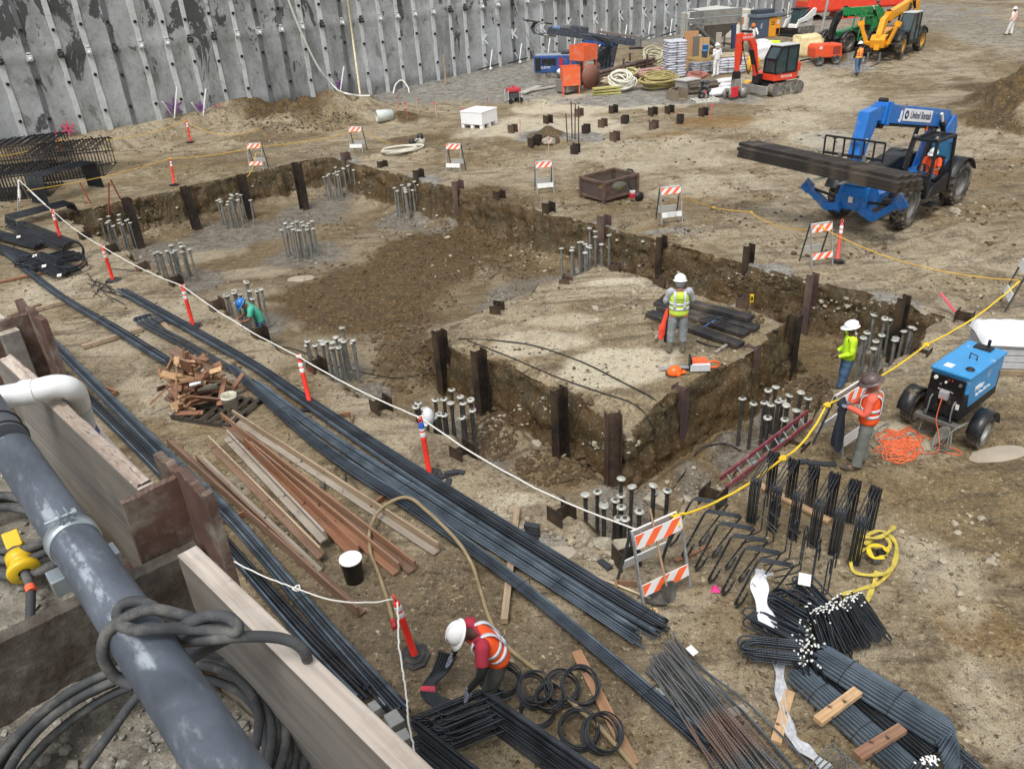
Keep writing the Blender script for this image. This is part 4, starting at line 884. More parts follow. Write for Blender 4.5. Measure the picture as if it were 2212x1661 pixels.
bundle([(500,800),(640,930),(760,1022),(900,1112),(1090,1252),(1300,1425),(1545,1640)],10,.021,'bar bundle ending near the bottom edge beside the wire coils',rb1,wd=.23,lay=2,s0=1.1,s1=1.0,sd=4,ties=5)
bundle([(58,690),(345,980),(490,1118),(700,1365),(890,1578)],10,.021,'bar bundle passing behind the rusty beam, ending by the gray blocks',rb1,wd=.22,lay=2,sd=5,ties=5)
bundle([(80,762),(335,1012),(490,1188),(650,1370),(803,1528)],10,.021,'bar bundle closest to the near timber wall',rb2,wd=.22,lay=2,sd=6,ties=4)
rt=thing('hooked_rebar_bundle','bundle of hairpin bars with bent ends beside the longest bundle','rebar',P(300,700));rg=random.Random(9);a0=Vector((0,0,0));b0=P(505,812)-P(300,700);b0.z=0;tt=b0.normalized();sdv=Vector((tt.y,-tt.x,0))
for i in range(9):
 o_=-.16+.035*i;hz=.12+.02*(i%3);w_=.13;q=[b0*.98+sdv*(o_*.6),b0*.5+sdv*o_,tt*.25+sdv*(o_+.0)];hk=[tt*.05+sdv*(o_-.02),tt*-.08+sdv*(o_-.1),tt*-.02+sdv*(o_-.22-.01*i),tt*.2+sdv*(o_-.27),tt*.75+sdv*(o_-.26)]
 mb=MB();mb.tube(crv([v+Vector((0,0,hz))for v in q+hk],5),.018,7);mb.build('bar',rb1,rt)
rg=random.Random(13);lab='loose gray and rusty bar in the jumbled pile at the bottom right of center'
for i in range(54):
 t=rg.random();s_=Vector((1402+55*t+rg.gauss(0,8),1440-55*t+rg.gauss(0,10)));e_=Vector((1575+125*t+rg.gauss(0,26),1672+rg.uniform(0,30)))
 z_=.05+.022*(i%9)+(.04 if i>44 else 0);a,b_=G(s_.x,s_.y,z_),G(e_.x,e_.y,z_+rg.uniform(-.02,.03));mid=a.lerp(b_,.5)+Vector((rg.gauss(0,.03),rg.gauss(0,.03),rg.uniform(-.01,.02)))
 mb=MB();mb.tube(crv([a,mid,b_],4),.013 if i%5 else.016,6);mb.build('steel_bar',rb3,label=lab,cat='rebar',group='loose bars in the jumbled pile')
for a,b_,z_,lb in[((1455,1400),(1785,1690),.1,'thin bar pair sweeping right out of the jumbled bar pile'),((1462,1420),(1740,1690),.14,'long gray bar lying over the right side of the jumbled bar pile'),((1394,1450),(1570,1672),.02,'single straight bar lying left of the jumbled bar pile')]:
 mb=MB();p,q=G(*a,z_),G(*b_,z_);mb.tube(crv([p,p.lerp(q,.5)+Vector((.1,.02,.02)),q],6),.013,6);mb.build('steel_bar',rb4,label=lb,cat='rebar')
def tagp(px,py,z_,lb,sx=.12,sy=.16,yaw=.3):
 g=P(px,py)if z_ is None else G(px,py,z_);mb=MB();mb.box((g.x,g.y,g.z+.006),(sx,sy,.004),Matrix.Rotation(yaw,3,'Z')@Matrix.Rotation(.2,3,'X'));mb.build('paper_tag',paper,label='white paper tag '+lb,cat='tag')
tagp(1432,1497,None,'lying on dirt between two bar piles');tagp(1495,1405,.3,'on top of the jumbled bar pile',.1,.13,.6);tagp(75,553,.3,'on the tangled bars, upper one');tagp(40,512,.3,'on the bars at the left edge');tagp(95,575,.3,'on the tangled bars at the left, middle one');tagp(128,595,.3,'on the tangled bars, lowest one')
rg=random.Random(31)
for i in range(22):
 px,py=(228+rg.gauss(0,26),630+rg.gauss(0,17))if i<15 else(rg.choice([(700,1062),(765,1050),(745,1045)]));p=P(px,py,.03+.01*(i%3));a=(UYAW+.15+rg.gauss(0,.2))if i<10 else UYAW-.5+rg.gauss(0,.15);l_=rg.uniform(.6,1.3)if i<15 else rg.uniform(.5,.8);d=Vector((math.cos(a),math.sin(a),0))*l_/2
 near_=i<15;mb=MB();mb.tube([p-d,p+d],.013 if near_ else.008,6);mb.build('short_bar',rb2 if near_ else rb3,label='short dark bar scattered on the mud left of the second post' if near_ else 'short rusty bar in the small heap beside the longest timber angles',cat='rebar',group='short bars scattered on mud' if near_ else 'short rusty bars by the timbers')
def hairpins(rt,a,b_,n,w_,r,m_,rg,hz=.05,spread=.3,ends=None):
 d=(b_-a);L_=d.length;d.normalize();sv=Vector((d.y,-d.x,0)).normalized()
 for i in range(n):
  o_=(i/max(1,n-1)-.5)*spread;z_=hz+.018*(i%5)+rg.uniform(0,.02);l_=L_*rg.uniform(.9,1.02);ww=w_*rg.uniform(.9,1.1)
  arc=[a+d*(l_+ww/2*math.sin(t))+sv*(o_*(1 if ends is None else ends)+ww/2*math.cos(t))for t in[k*PI/6 for k in range(7)]]
  pts=[a+sv*(o_+ww/2)]+arc+[a+sv*(o_-ww/2)]
  mb=MB();mb.tube([p+Vector((0,0,z_))for p in pts],r,6);mb.build('bar',m_,rt)
for(a,b_,n,w_,lb,sp_)in[((150,540),(40,500),12,.25,'dark bent bar bundle uppermost in the tangle at the left edge',.5),((165,555),(60,590),13,.3,'squat bundle of bent bars in the middle of the tangle',.8),((150,600),(75,570),12,.3,'lowest bundle of bent bars on the plank at the left',.5),((90,540),(-60,505),12,.12,'bar bundle running out of the left edge, upper',.35),((80,570),(-60,530),12,.12,'bar bundle running out of the left edge, lower',.3)]:
 A,B=P(*a),P(*b_);rt=thing('bent_bar_bundle',lb,'rebar',A);hairpins(rt,Vector((0,0,0)),Vector((B.x-A.x,B.y-A.y,.1)),n,w_,.02,rb2,random.Random(n*7+a[0]),.12,sp_)
def coil(p,R_,n,r,m_,label,tilt=(.3,.2),hgt=None,name='wire_coil',jit=.06,sd=0):
 rg_=random.Random(sd);rt=None;mb=MB();pts=[];hgt=hgt or n*r*3.2;M3=Matrix.Rotation(tilt[1],3,'Z')@Matrix.Rotation(tilt[0],3,'X');N_=28
 offs=[(rg_.gauss(0,jit*R_),rg_.gauss(0,jit*R_))for _ in range(n+1)]
 for i in range(n*N_+1):
  t=i/N_;a=2*PI*t;k_=int(t);f_=t-k_;k2=min(k_+1,n);ox=offs[k_][0]*(1-f_)+offs[k2][0]*f_;oy=offs[k_][1]*(1-f_)+offs[k2][1]*f_
  pts.append(p+M3@Vector((R_*math.cos(a)+ox,R_*math.sin(a)+oy,hgt*t/n))+Vector((0,0,R_*abs(math.sin(tilt[0]))+r)))
 mb.tube(pts,r,6);return mb.build(name,m_,label=label,cat='coil',group='wire coils on the mud' if name=='wire_coil' else None)
coilm=mat('coil_wire','33363a',.45,metal=.4,var=.3,sc=9,bump=.1)
for i,(px,py,R_,n,tl,lb)in enumerate([(1088,1482,.2,7,(.25,.3),'dark wire coil nearest the kneeling man'),(1148,1508,.2,9,(.5,.6),'upright-leaning wire coil right of the one by the kneeling man'),(1160,1545,.21,3,(.08,.2),'flat thin wire coil in front of the leaning coil'),(1190,1520,.17,6,(.3,-.4),'small wire coil half under the tan hose'),(1250,1500,.23,9,(.5,.2),'largest wire coil above the tan hose'),(1215,1498,.21,6,(.3,-.3),'wire coil tucked behind the largest coil'),(1250,1592,.23,7,(.3,.1),'wire coil below the tan hose, left one'),(1292,1602,.22,10,(.55,.5),'wire coil below the tan hose, right leaning one')]):
 coil(P(px,py),R_*.97,n+2,.0075,coilm,lb,tl,sd=i)
coil(P(160,585),.42,7,.014,rb2,'loose loop of bars at the right end of the tangle',(.2,0),name='bar_coil',sd=3);coil(P(165,560),.3,6,.014,rb2,'standing loop of bars behind the tangle',(1.2,.4),name='bar_coil',sd=5)
def cage(p,yaw,lx,ly,lz,nx_,r,label,m_,name='bar_cage',kinds=('top','bottom','side')):
 rt=thing(name,label,'rebar cage',p,yaw)
 for i in range(nx_):
  x_=lx*i/(nx_-1)-lx/2;mb=MB();z1=lz+.02*math.sin(i*2.1)
  mb.tube([(x_,-ly/2,.02),(x_,-ly/2,z1),(x_+.02,ly/2,z1),(x_+.02,ly/2,.02)]+([]if name=='bent_bar_stack' else[(x_,-ly/2,.02)]),r,5);mb.build('hoop',m_,rt)
 mb=MB()
 for y_ in(-ly/2,ly/2):
  for z_ in(.06,lz*.5,lz-.04):mb.tube([(-lx/2-.1,y_,z_),(lx/2+.1,y_,z_)],r,5)
 mb.build('long_bar',m_,rt);return rt
cr=mat('cage_bar','1d1c1c',.6,metal=.3,var=.3,sc=3)
cage(P(40,420),.2,3.0,2.2,1.1,24,.028,'tall open bar cage at the left edge nearest the pit',cr);cage(P(165,375),.2,3.0,2.6,1.3,22,.028,'tall open bar cage in front of the mud bank',cr);cage(P(80,360),.2,2.8,2.6,1.3,22,.028,'open bar cage behind the two others at the far left',cr)
def ustack(pa,pb,zt,n,r,drop_,label):
 """stack of wide U bars lying crown up: many parallel long bars with bent legs"""
 A,B=G(*pa,zt),G(*pb,zt);rt=thing('bent_bar_stack',label,'rebar',(A.x,A.y,0));d=B-A;d.z=0;L_=d.length;d.normalize();sv=Vector((-d.y,d.x,0))
 for i in range(n):
  o_=sv*(1.0*(i/(n-1)));zz=zt-.06*((i*7)%3)/3
  mb=MB();mb.tube([o_+Vector((0,0,max(.02,zz-drop_)))-d*.06,o_+Vector((0,0,zz)),o_+d*L_+Vector((0,0,zz)),o_+d*(L_+.06)+Vector((0,0,max(.02,zz-drop_)))],r,6);mb.build('bar',rb2,rt)
ustack((88,382),(205,350),1.15,18,.022,1.1,'stack of big bent bars standing crown up behind the yellow rope');ustack((32,472),(160,440),.35,18,.022,.34,'low stack of long bent bars left of the pit corner')
for(a,b_,lb)in[((232,505,-1.3),(172,395,.9),'left'),((235,510,-1.3),(235,395,.9),'middle'),((292,490,-1.3),(238,388,.9),'right')]:
 mb=MB();mb.tube([G(*a),G(*b_)],.03,7);mb.build('rusty_rod',mat('orange_rust','9a4a2e',.7,var=.4,sc=2),label='rusty orange rod leaning out of the pit corner, the %s one of three'%lb,cat='rod')
for i,(px,py,h_)in enumerate([(1226,308,1.3),(1236,300,1.7),(1250,312,1.7),(1242,302,1.6)]):
 p=P(px,py);mb=MB();mb.tube([p,p+Vector((.03*i-.05,0,h_))],.03,6);mb.build('upright_pipe',pile_r,label=['shortest thin rusty pipe standing by the dirt lump','leaning rusty pipe, tallest of the upright four','rusty upright pipe at the right of the four','rusty pipe crossing behind the leaning one'][i],cat='pipe')
c00,c10=G(893,1550,.62),G(1042,1490,.62);du=(c10-c00);W0=du.length;du.normalize();dv=G(1288,1661,.62)-c10;dv.normalize();L0=2.2;rt=thing('stirrup_stack','waist-high stack of black rectangular stirrups beside the kneeling man','rebar',(c00.x,c00.y,0));rg=random.Random(17)
def rrect(o_,w_,l_,z_,hook,rr_=.035,tail=.12):
 cs=[(0,0),(w_,0),(w_,l_),(0,l_)];pts=[]
 for i,(x_,y_)in enumerate(cs):
  cx_,cy_=(x_+(rr_ if x_==0 else-rr_)),(y_+(rr_ if y_==0 else-rr_));a0_=[PI,-PI/2,0,PI/2][i]
  for k_ in range(4):a=a0_+PI/2*k_/3;pts.append((cx_+rr_*math.cos(a),cy_+rr_*math.sin(a)))
 if hook:pts=[(tail+.02,tail-.01)]+pts[0:]+[(0,rr_),(.012,.012),(tail,tail*.9)]
 else:pts.append(pts[0])
 return[o_+du*a+dv*b_+Vector((0,0,z_))for a,b_ in pts]
for i in range(38):
 o_=du*rg.gauss(0,.02)+dv*rg.gauss(0,.03);z_=.02+.6*i/37
 mb=MB();mb.tube(rrect(o_,W0+rg.gauss(0,.01),L0,z_,True),.0105,6);mb.build('stirrup',blk,rt)
for i in range(26):
 l_=rg.uniform(.35,.8);o_=du*rg.uniform(.1,.35)+dv*rg.uniform(.06,.3);z_=.1+.5*i/25;mb=MB();a=o_;b_=o_+du*l_;sv=dv*.055
 mb.tube([b_+sv+Vector((0,0,z_)),a+sv+Vector((0,0,z_)),a-du*.04+sv*.6+Vector((0,0,z_)),a-du*.05+Vector((0,0,z_)),a-du*.04-sv*.6+Vector((0,0,z_)),a-sv+Vector((0,0,z_)),b_-sv+Vector((0,0,z_))],.0095,6);mb.build('hairpin',blk,rt)
for i in range(20):
 mb=MB();z_=.05+.55*(i%10)/9;x_=W0+.03+.02*(i//10)+rg.gauss(0,.01);mb.tube([du*x_+dv*(.02+rg.uniform(0,.06))+Vector((0,0,z_)),du*x_+dv*L0+Vector((0,0,z_))],.0105,6);mb.build('long_bar',blk,rt)
rt=thing('painted_bent_bars','bundle of bent bars sprayed hot pink at the bend by the kneeling man','rebar',P(930,1490));pnk=mat('pink_spray','c2384f',.6,var=.3,sc=20)
o0=P(930,1490)
for i in range(7):
 k_=.03*i;pts=[G(950+6*i,1405+2*i,.5),G(935+5*i,1450,.3),G(915+4*i,1478,.16+k_/2),G(912+5*i,1500,.12+k_/2),G(940+3*i,1525-3*i,.12+k_/2),G(990,1550-5*i,.12+k_/2)]
 pts=crv([p-o0 for p in pts],6);mb=MB();mb.tube(pts,.018,7);bar=mb.build('bar',rb2,rt);mb=MB();mb.tube(pts[13:17],.0195,7);mb.build('pink_mark',pnk,bar)
def world_thing(name,label,cat,o_,group=None):return thing(name,label,cat,o_,0,group)
for gidx in range(6):
 a=G(1612+44*gidx,1130+17.5*gidx,0);e_=G(1612+220,1217,0)-G(1612,1130,0);e_.normalize();dd=(G(1655,1062,0)-G(1612,1130,0));dd.z=0;dd.normalize()
 rt=world_thing('hooked_bar_rack',ORD[gidx]+' set from the left of the tall black U bars standing upright','rebar',a,'upright U bar sets by the yellow rope');hgt=.86
 for i in range(7):
  o_=e_*(.024*i)+dd*rg.gauss(0,.01);sp_=.92;r=.0105;h_=hgt+rg.gauss(0,.012)
  up_=lambda q,z_:o_+dd*q+Vector((0,0,z_))
  pts=[up_(.14,h_-.2),up_(.13,h_-.05),up_(.07,h_),up_(.015,h_-.05),up_(0,h_-.15),up_(0,.04),up_(.06,.02),up_(sp_*.3,.015)]if i%2 else[up_(0,.02),up_(0,h_-.04),up_(.04,h_),up_(sp_-.04,h_),up_(sp_,h_-.04),up_(sp_,.02)]
  mb=MB();mb.tube(pts,r,6);mb.build('bar',blk,rt)
 for i in range(6):
  o_=e_*(.027*i)+dd*.92;h_=hgt+rg.gauss(0,.015);pts=[o_+Vector((0,0,.02)),o_+Vector((0,0,h_-.06)),o_-dd*.04+Vector((0,0,h_)),o_-dd*.09+Vector((0,0,h_-.06)),o_-dd*.1+Vector((0,0,h_-.2))]
  mb=MB();mb.tube(pts,.0105,6);mb.build('bar',blk,rt)
for gidx in range(6):
 ox,oy=28.5*gidx,26.5*gidx;A=G(1440+ox,1183+oy,.03);rt=world_thing('leaning_bar_set',ORD[gidx]+' set from the left of the leaning black hooked bars behind the front barricade','rebar',A,'leaning hooked bar sets')
 for i in range(3):
  q=5*i;j_=lambda p:p-A+Vector((.018*i,.012*i,.012*i))
  c1,c2=G(1494+ox,1079+oy,.72),G(1572+ox,1090+oy,.72);f1,f2=G(1440+ox,1180+oy,.03),G(1506+ox,1178+oy,.03);hk=(c1-f1).normalized()
  sd_=(f2-f1).normalized()
  pts=[j_(f1+hk*.2+sd_*.09),j_(f1+hk*.06+sd_*.09),j_(f1-hk*.0+sd_*.045),j_(f1+hk*.06),j_(f1.lerp(c1,.94)),j_(c1+sd_*.03),j_(c2-sd_*.05),j_(c2.lerp(f2,.06)),j_(f2+hk*.06),j_(f2+sd_*.03),j_(f2+hk*.06+sd_*.07),j_(f2+hk*.18+sd_*.07)]
  mb=MB();mb.tube(pts,.0125,6);mb.build('bar',blk,rt)
tops=[(1653,1070),(1665,1082),(1680,1092),(1707,1113),(1716,1128),(1739,1140),(1741,1153),(1767,1168),(1766,1185),(1790,1212),(1802,1200)]
for i,(px,py)in enumerate(tops):
 t_=G(px,py,.72);mb=MB();d=Vector((.6,.5,0)).normalized()*.045;g=Vector((t_.x,t_.y,.0));mb.tube([g+d*2+Vector((0,0,.45)),g+d*2+Vector((0,0,.66)),g+d*1.6+Vector((0,0,.71)),g+d+Vector((0,0,.725)),g+d*.4+Vector((0,0,.71)),g+Vector((0,0,.66)),g+Vector((0,0,.05)),g+Vector((-.1,-.02,.015)),g+Vector((-.4,-.08,.015))],.0115,6)
 mb.build('crook_bar',blk,label='single black crook-topped bar standing between the two rows of bar sets',cat='rebar',group='crook-topped bars between the rows')
thinm=mat('thin_rod','77756f',.5,metal=.5)
for i,(a,b_)in enumerate([((1465,1145),(1604,1298)),((1470,1138),(1610,1290)),((1480,1116),(1624,1263)),((1490,1118),(1632,1266)),((1615,1076),(1822,1154)),((1618,1084),(1830,1164)),((1655,1099),(1795,1214)),((1640,1110),(1800,1250)),((1655,1130),(1800,1290))]):
 mb=MB();mb.tube([G(*a,.42),G(*b_,.42)],.005,5);mb.build('thin_rod',thinm,label='thin straight rod threaded through the black bar sets',cat='rod',group='thin rods through the bar sets')
rg=random.Random(23);cen=P(1765,1345)
def hp(rt,a,b_,n,w_,r,m_,zj=.02,white=True):
 d=(b_-a);L_=d.length;d.normalize();sv=Vector((d.y,-d.x,0)).normalized()
 for i in range(n):
  A_=a+Vector((rg.gauss(0,.03),rg.gauss(0,.03),zj*i))+d*rg.uniform(-.05,.06);l_=L_+rg.uniform(-.03,.03);ww=w_+rg.gauss(0,.006)
  B_=lambda u_,v_:A_+d*u_+sv*v_
  pts=[B_(0,ww/2)]+[B_(l_-ww/2+ww/2*math.sin(t),ww/2*math.cos(t))for t in[k*PI/6 for k in range(7)]]+[B_(rg.uniform(-.04,.04),-ww/2)]
  mb=MB();mb.tube(pts,r,6)
  if white:
   for e_,f_ in((pts[0],pts[1]),(pts[-1],pts[-2])):q=(e_-f_).normalized();mb.tube([e_-q*.012,e_+q*.004],r*1.12,6,mi=1)
  mb.build('bar',[m_,tip],rt)
fan=[((1735,1405),(1610,1392),.22,'lowest left bundle of the white-tipped hairpin bars'),((1735,1375),(1625,1322),.2,'second lowest left bundle of the white-tipped hairpin bars'),((1745,1345),(1652,1290),.2,'middle left bundle of the white-tipped hairpin bars'),((1770,1320),(1682,1272),.18,'upper left bundle of the white-tipped hairpin bars'),((1790,1310),(1728,1245),.16,'topmost bundle of the white-tipped hairpin bars, with a paper tag')]
for a,b_,w_,lb in fan:
 A=G(*a,.38);B=G(*b_,.3);rt=world_thing('hairpin_bundle',lb,'rebar',Vector((A.x,A.y,0)));z0=Vector((0,0,.25));hp(rt,z0,z0+(B-A),10,w_,.013,rb1,.016)
 mid=(B-A)*.45+z0;sv=Vector(((B-A).y,-(B-A).x,0)).normalized();mb=MB();mb.tube([mid-sv*(w_/2+.04),mid-sv*(w_/2)+Vector((0,0,.2)),mid+sv*(w_/2)+Vector((0,0,.2)),mid+sv*(w_/2+.04)],.005,5);mb.build('tie_wire',wire,rt)
for k_ in range(5):
 A=G(1760+20*k_,1320-6*k_,.5);rt=world_thing('hairpin_bundle',ORD[k_]+' from the left of the white-tipped bar bundles pointing down right','rebar',Vector((A.x,A.y,0)),'down-pointing white-tipped bundles')
 for i in range(11):
  a=Vector((rg.gauss(0,.06),rg.gauss(0,.07),.5+rg.gauss(0,.04)));b_=a+Vector((.12+.04*k_+rg.gauss(0,.03),-.32+rg.gauss(0,.03),-.36));c_=b_+Vector((.05,.02,0));mb=MB();pts=[a,b_-(b_-a)*.05,(b_+c_)/2-Vector((0,.02,.01)),c_,a+Vector((.05,.03,.02))]
  mb.tube(pts,.013,6)
  for e_,f_ in((pts[0],pts[1]),(pts[-1],pts[-2])):q=(e_-f_).normalized();mb.tube([e_-q*.012,e_+q*.004],.0145,6,mi=1)
  mb.build('bar',[rb2,tip],rt)
tagp(1738,1252,.45,'on the topmost hairpin bundle',.16,.2,-.4)
for i in range(34):
 g=G(1745+rg.gauss(0,22),1385+rg.gauss(0,34),.33);g2=g+Vector((.1,-.12,-.25));mb=MB();mb.tube([g,g2],.013,6);q=(g-g2).normalized();mb.tube([g-q*.012,g+q*.004],.0145,6,mi=1)
 mb.build('white_tipped_bar',[rb2,tip],label='white-tipped bar end sticking up from the middle of the hairpin heap',cat='rebar',group='white-tipped bar ends')
def lbars(n,p0,p1,z_,wd,r,m_,label,hook=0.,ly=1,s1=1.):
 A,B=G(*p0,z_),G(*p1,z_);d=B-A;L_=d.length;d.normalize();sv=Vector((d.y,-d.x,0));rt=world_thing('rebar_bundle',label,'rebar',Vector((A.x,A.y,0)));per=n//ly
 for i in range(n):
  k_,l_=i%per,i//per;o_=(k_/(per-1)-.5)*wd;z=z_+l_*r*1.8+.09*(1-(2*k_/(per-1)-1)**2)+rg.uniform(0,.006);st=rg.uniform(0,.1);e_=L_+(.5-k_/per)*(.0 if not hook else-.35)+rg.uniform(-.02,.02)
  pts=[d*st+sv*o_,d*L_*.5+sv*o_*s1,d*(e_-.06)+sv*o_*s1]
  if hook:pts+=[d*(e_-.015)+sv*(o_*s1+.02),d*e_+sv*(o_*s1+.07),d*(e_+.02)+sv*(o_*s1+hook)]
  else:pts+=[d*e_+sv*o_*s1]
  mb=MB();mb.tube([p+Vector((0,0,z))for p in pts],r,7);mb.build('bar',m_,rt)
 for q in(.25,.6):
  mb=MB();p=d*L_*q+Vector((0,0,z_));hw=wd/2+.03;ht=r*2.2*ly;mb.tube([p-sv*hw,p-sv*hw+Vector((0,0,ht)),p-sv*hw*.4+Vector((0,0,ht+.085)),p+sv*hw*.4+Vector((0,0,ht+.085)),p+sv*hw+Vector((0,0,ht)),p+sv*hw],.005,5);mb.build('tie_wire',wire,rt)
lbars(24,(1762,1412),(2068,1602),.22,.40,.0135,rb4,'upper bundle of blue gray L bars bent at its lower end, bottom right',hook=.42,ly=2,s1=1.1)
lbars(20,(1712,1445),(1985,1690),.08,.36,.0135,rb4,'lower bundle of blue gray straight bars lying under two short boards',ly=2)
lbars(20,(1760,1425),(2010,1640),.03,.36,.0155,rb2,'dark bundle of bars sunk between the two blue gray bundles',ly=2)
lbars(12,(2040,1612),(2130,1690),.06,.2,.016,rb1,'bar bundle leaving the bottom edge at the far right',ly=2)
for i in range(26):
 g=G(2008+rg.gauss(0,16),1640+rg.gauss(0,9),.3);g2=g+Vector((-.3,-.2,-.2));mb=MB();mb.tube([g,g2],.014,6);q=(g-g2).normalized();mb.tube([g-q*.012,g+q*.004],.016,6,mi=1)
 mb.build('white_tipped_bar',[rb2,tip],label='white-tipped bar end in the cluster at the bottom edge',cat='rebar',group='white-tipped bar ends at the bottom edge')
for i in range(5):
 g=G(1790+10*i,1610+9*i,.3);mb=MB();q=G(1738+14*i,1668,.1);mb.tube(crv([q,g,g+Vector((.06,-.02,.02)),g+Vector((.1,-.12,-.05)),g+Vector((.05,-.3,-.2))],5),.009,6);mb.build('crook_bar',rb3,label='thin rusty crook-ended bar at the bottom edge by the plastic strip',cat='rebar',group='thin crook bars at the bottom edge')
plast=mat('plastic_wrap','b9bcc0',.3,var=.25,sc=14,bump=.8,spec=.6,bd=.02)
def ribbon(pts,w_,m_,label,name,cat,folds=5,amp=.02,parent=None):
 c=crv(pts,8);mb=MB();vs=[];n=9
 for i,p in enumerate(c):
  t=(c[min(i+1,len(c)-1)]-c[max(0,i-1)]).normalized();s_=Vector((t.y,-t.x,0)).normalized()
  for j in range(n):f_=j/(n-1)-.5;vs.append(p+s_*f_*w_*(1+.25*math.sin(i*.7))+Vector((0,0,amp*(1+math.sin(j*2.3+.25*i))+amp*.5*mn.noise(Vector((i*.4,j,1))))))
 mb.add(vs,[(i*n+j,(i+1)*n+j,(i+1)*n+j+1,i*n+j+1)for i in range(len(c)-1)for j in range(n-1)],0,True);return mb.build(name,m_,parent=parent,label=label,cat=cat)
ribbon([P(1680,1425,.05),P(1684,1480,.05),P(1692,1540,.05),P(1712,1600,.05),P(1750,1640,.06),P(1790,1672,.05)],.13,plast,'gray plastic sheeting strip trailing left of the L bars','plastic_strip','plastic')
ribbon([P(1650,1270,.3),P(1635,1300,.4),P(1640,1345,.34),P(1665,1385,.2)],.2,mat('white_plastic','dcdde2',.35,var=.1,bump=.6,bd=.02,sc=10),'white plastic wrapper under the hairpin bundles','plastic_wrapper','plastic')
wo1=wood_mat('form_plywood','785742','98745a',sc=.8);wo2=wood_mat('brown_timber','5e4535','7d6350',sc=.8);wo3=wood_mat('gray_timber','837a6c','a0968a',sc=.8);wo4=wood_mat('orange_timber','7b543d','956c52',sc=.8);wo5=wood_mat('dunnage','8a755e','a8957b',sc=.8);wo6=wood_mat('fresh_wood','b08a62','cbab84',sc=.8)
def plankthing(a,b_,w_,t,m_,label,z=.02,name='timber',cat='timber',roll=0.,group=None,absz=False):
 A=(G(*a,z)if absz else P(*a,z));B=(G(*b_,z)if absz else P(*b_,z));L_=(B-A).length;d=(B-A).normalized();o=MB().box((L_/2,0,t/2),(L_,w_,t)).build(name,m_,loc=A,bevel=.004,label=label,cat=cat,group=group)
 x=d;z_=(Vector((0,0,1))-x*x.z).normalized();y=z_.cross(x);M3=Matrix((x,y,z_)).transposed()@Matrix.Rotation(roll,3,'X');o.rotation_euler=M3.to_euler();return o
def angle(a,b_,m1,m2,label,z=.03,w_=.15,t=.035,roll=0.,flip=1):
 A,B=P(*a,z),P(*b_,z);L_=(B-A).length;d=(B-A).normalized();x=d;z_=(Vector((0,0,1))-x*x.z).normalized();y=z_.cross(x);M3=Matrix((x,y,z_)).transposed()@Matrix.Rotation(roll,3,'X')
 rt=thing('timber_angle',label,'timber form',A,rot=M3.to_euler(),group='long timber angles')
 MB().box((L_/2,0,t/2),(L_,w_,t)).build('bottom_board',m2,rt,bevel=.003);MB().box((L_/2,flip*(w_/2-t/2),t+w_/2+.001),(L_,t,w_)).build('side_board',m1,rt,bevel=.003);return rt
for(a,b_,m1,m2,lb,z,ro,fl)in[((371,962),(783,1330),wo2,wo2,'brown timber angle at the lower left end of the timber group, sticking out farthest',.02,0,-1),((436,998),(690,1240),wo2,wo3,'brown timber angle lying second from the left',.03,.1,-1),((460,972),(700,1218),wo5,wo2,'tan timber angle leaning in the left timber stack',.14,.35,1),((497,966),(706,1190),wo3,wo3,'weathered gray timber angle crossing the left stack',.2,.2,1),((523,970),(768,1208),wo4,wo4,'bright orange timber angle in the middle of the group',.05,-.2,1),((540,975),(858,1242),wo1,wo4,'reddish timber angle third from the upper right',.02,0,1),((476,912),(892,1238),wo1,wo2,'pinkish timber angle second from the upper right',.02,0,1),((502,906),(945,1198),wo5,wo3,'longest tan timber angle nearest the bar bundles',.02,.05,1)]:
 angle(a,b_,m1,m2,lb,z,roll=ro,flip=fl)
rg=random.Random(41);hc=P(428,872);pal_m=mat('dark_pallet_wood','3a332c',.8,var=.35,sc=6,bump=.4,stretch=(1,9,9))
def pallet(p,yaw,label,m_,lx=1.1,ly=1.0,n=6,h=.12):
 rt=thing('pallet',label,'pallet',p,yaw)
 for i in range(n):MB().box((-lx/2+.05+(lx-.1)*i/(n-1),0,h-.01),(.1,ly,.02)).build('slat',m_,rt)
 for y_ in(-ly/2+.04,0,ly/2-.04):MB().box((0,y_,h/2-.01),(lx,.06,h-.022)).build('runner',m_,rt)
 return rt
pallet(P(470,890),UYAW+.5,'dark wooden pallet under the scrap wood heap',pal_m,1.5,1.1,7)
for i in range(60):
 l_=rg.uniform(.4,1.0);q=rg.random()**.7;a_=rg.random()*6.28;lv=i/60;x_,y_=hc.x+.8*q*math.cos(a_)*(1-.5*lv),hc.y+.72*q*math.sin(a_)*(1-.5*lv);z_=.13+lv*1.05*(1-.4*q)
 m_=[wo1,wo4,wo2,wo6,wo1][i%5];rot=(rg.gauss(0,.5),rg.gauss(0,.55),rg.random()*6.28)
 if i%4==3:
  rt=thing('scrap_form','L-shaped brown form board offcut in the scrap wood heap','scrap wood',(x_,y_,z_+.08),group='L-shaped offcuts in the scrap heap',rot=rot);MB().box((0,0,0),(l_,.1,.035)).build('board',m_,rt,bevel=.003);MB().box((l_/2-.02,.18,0),(.036,.26,.1)).build('cross_board',m_,rt,bevel=.003)
 else:
  o=MB().box((0,0,0),(l_,rg.choice([.1,.16,.24]),.04)).build('scrap_board',m_,loc=Vector((x_,y_,z_)),bevel=.003,label='short brown board in the scrap wood heap',cat='scrap wood',group='short boards in the scrap heap');o.rotation_euler=rot
for k_,(sx,sz)in enumerate([(.3,.03),(.24,.03)]):
 g=G(428-6*k_,800+28*k_,.82-.1*k_);o=MB().box((0,0,0),(sx,.08,sz)).build('painted_board',tip,loc=g,label=['white painted board on top of the scrap heap','white painted board end below the other in the scrap heap'][k_],cat='scrap wood');o.rotation_euler=(.3,-.2,-.5+.6*k_)
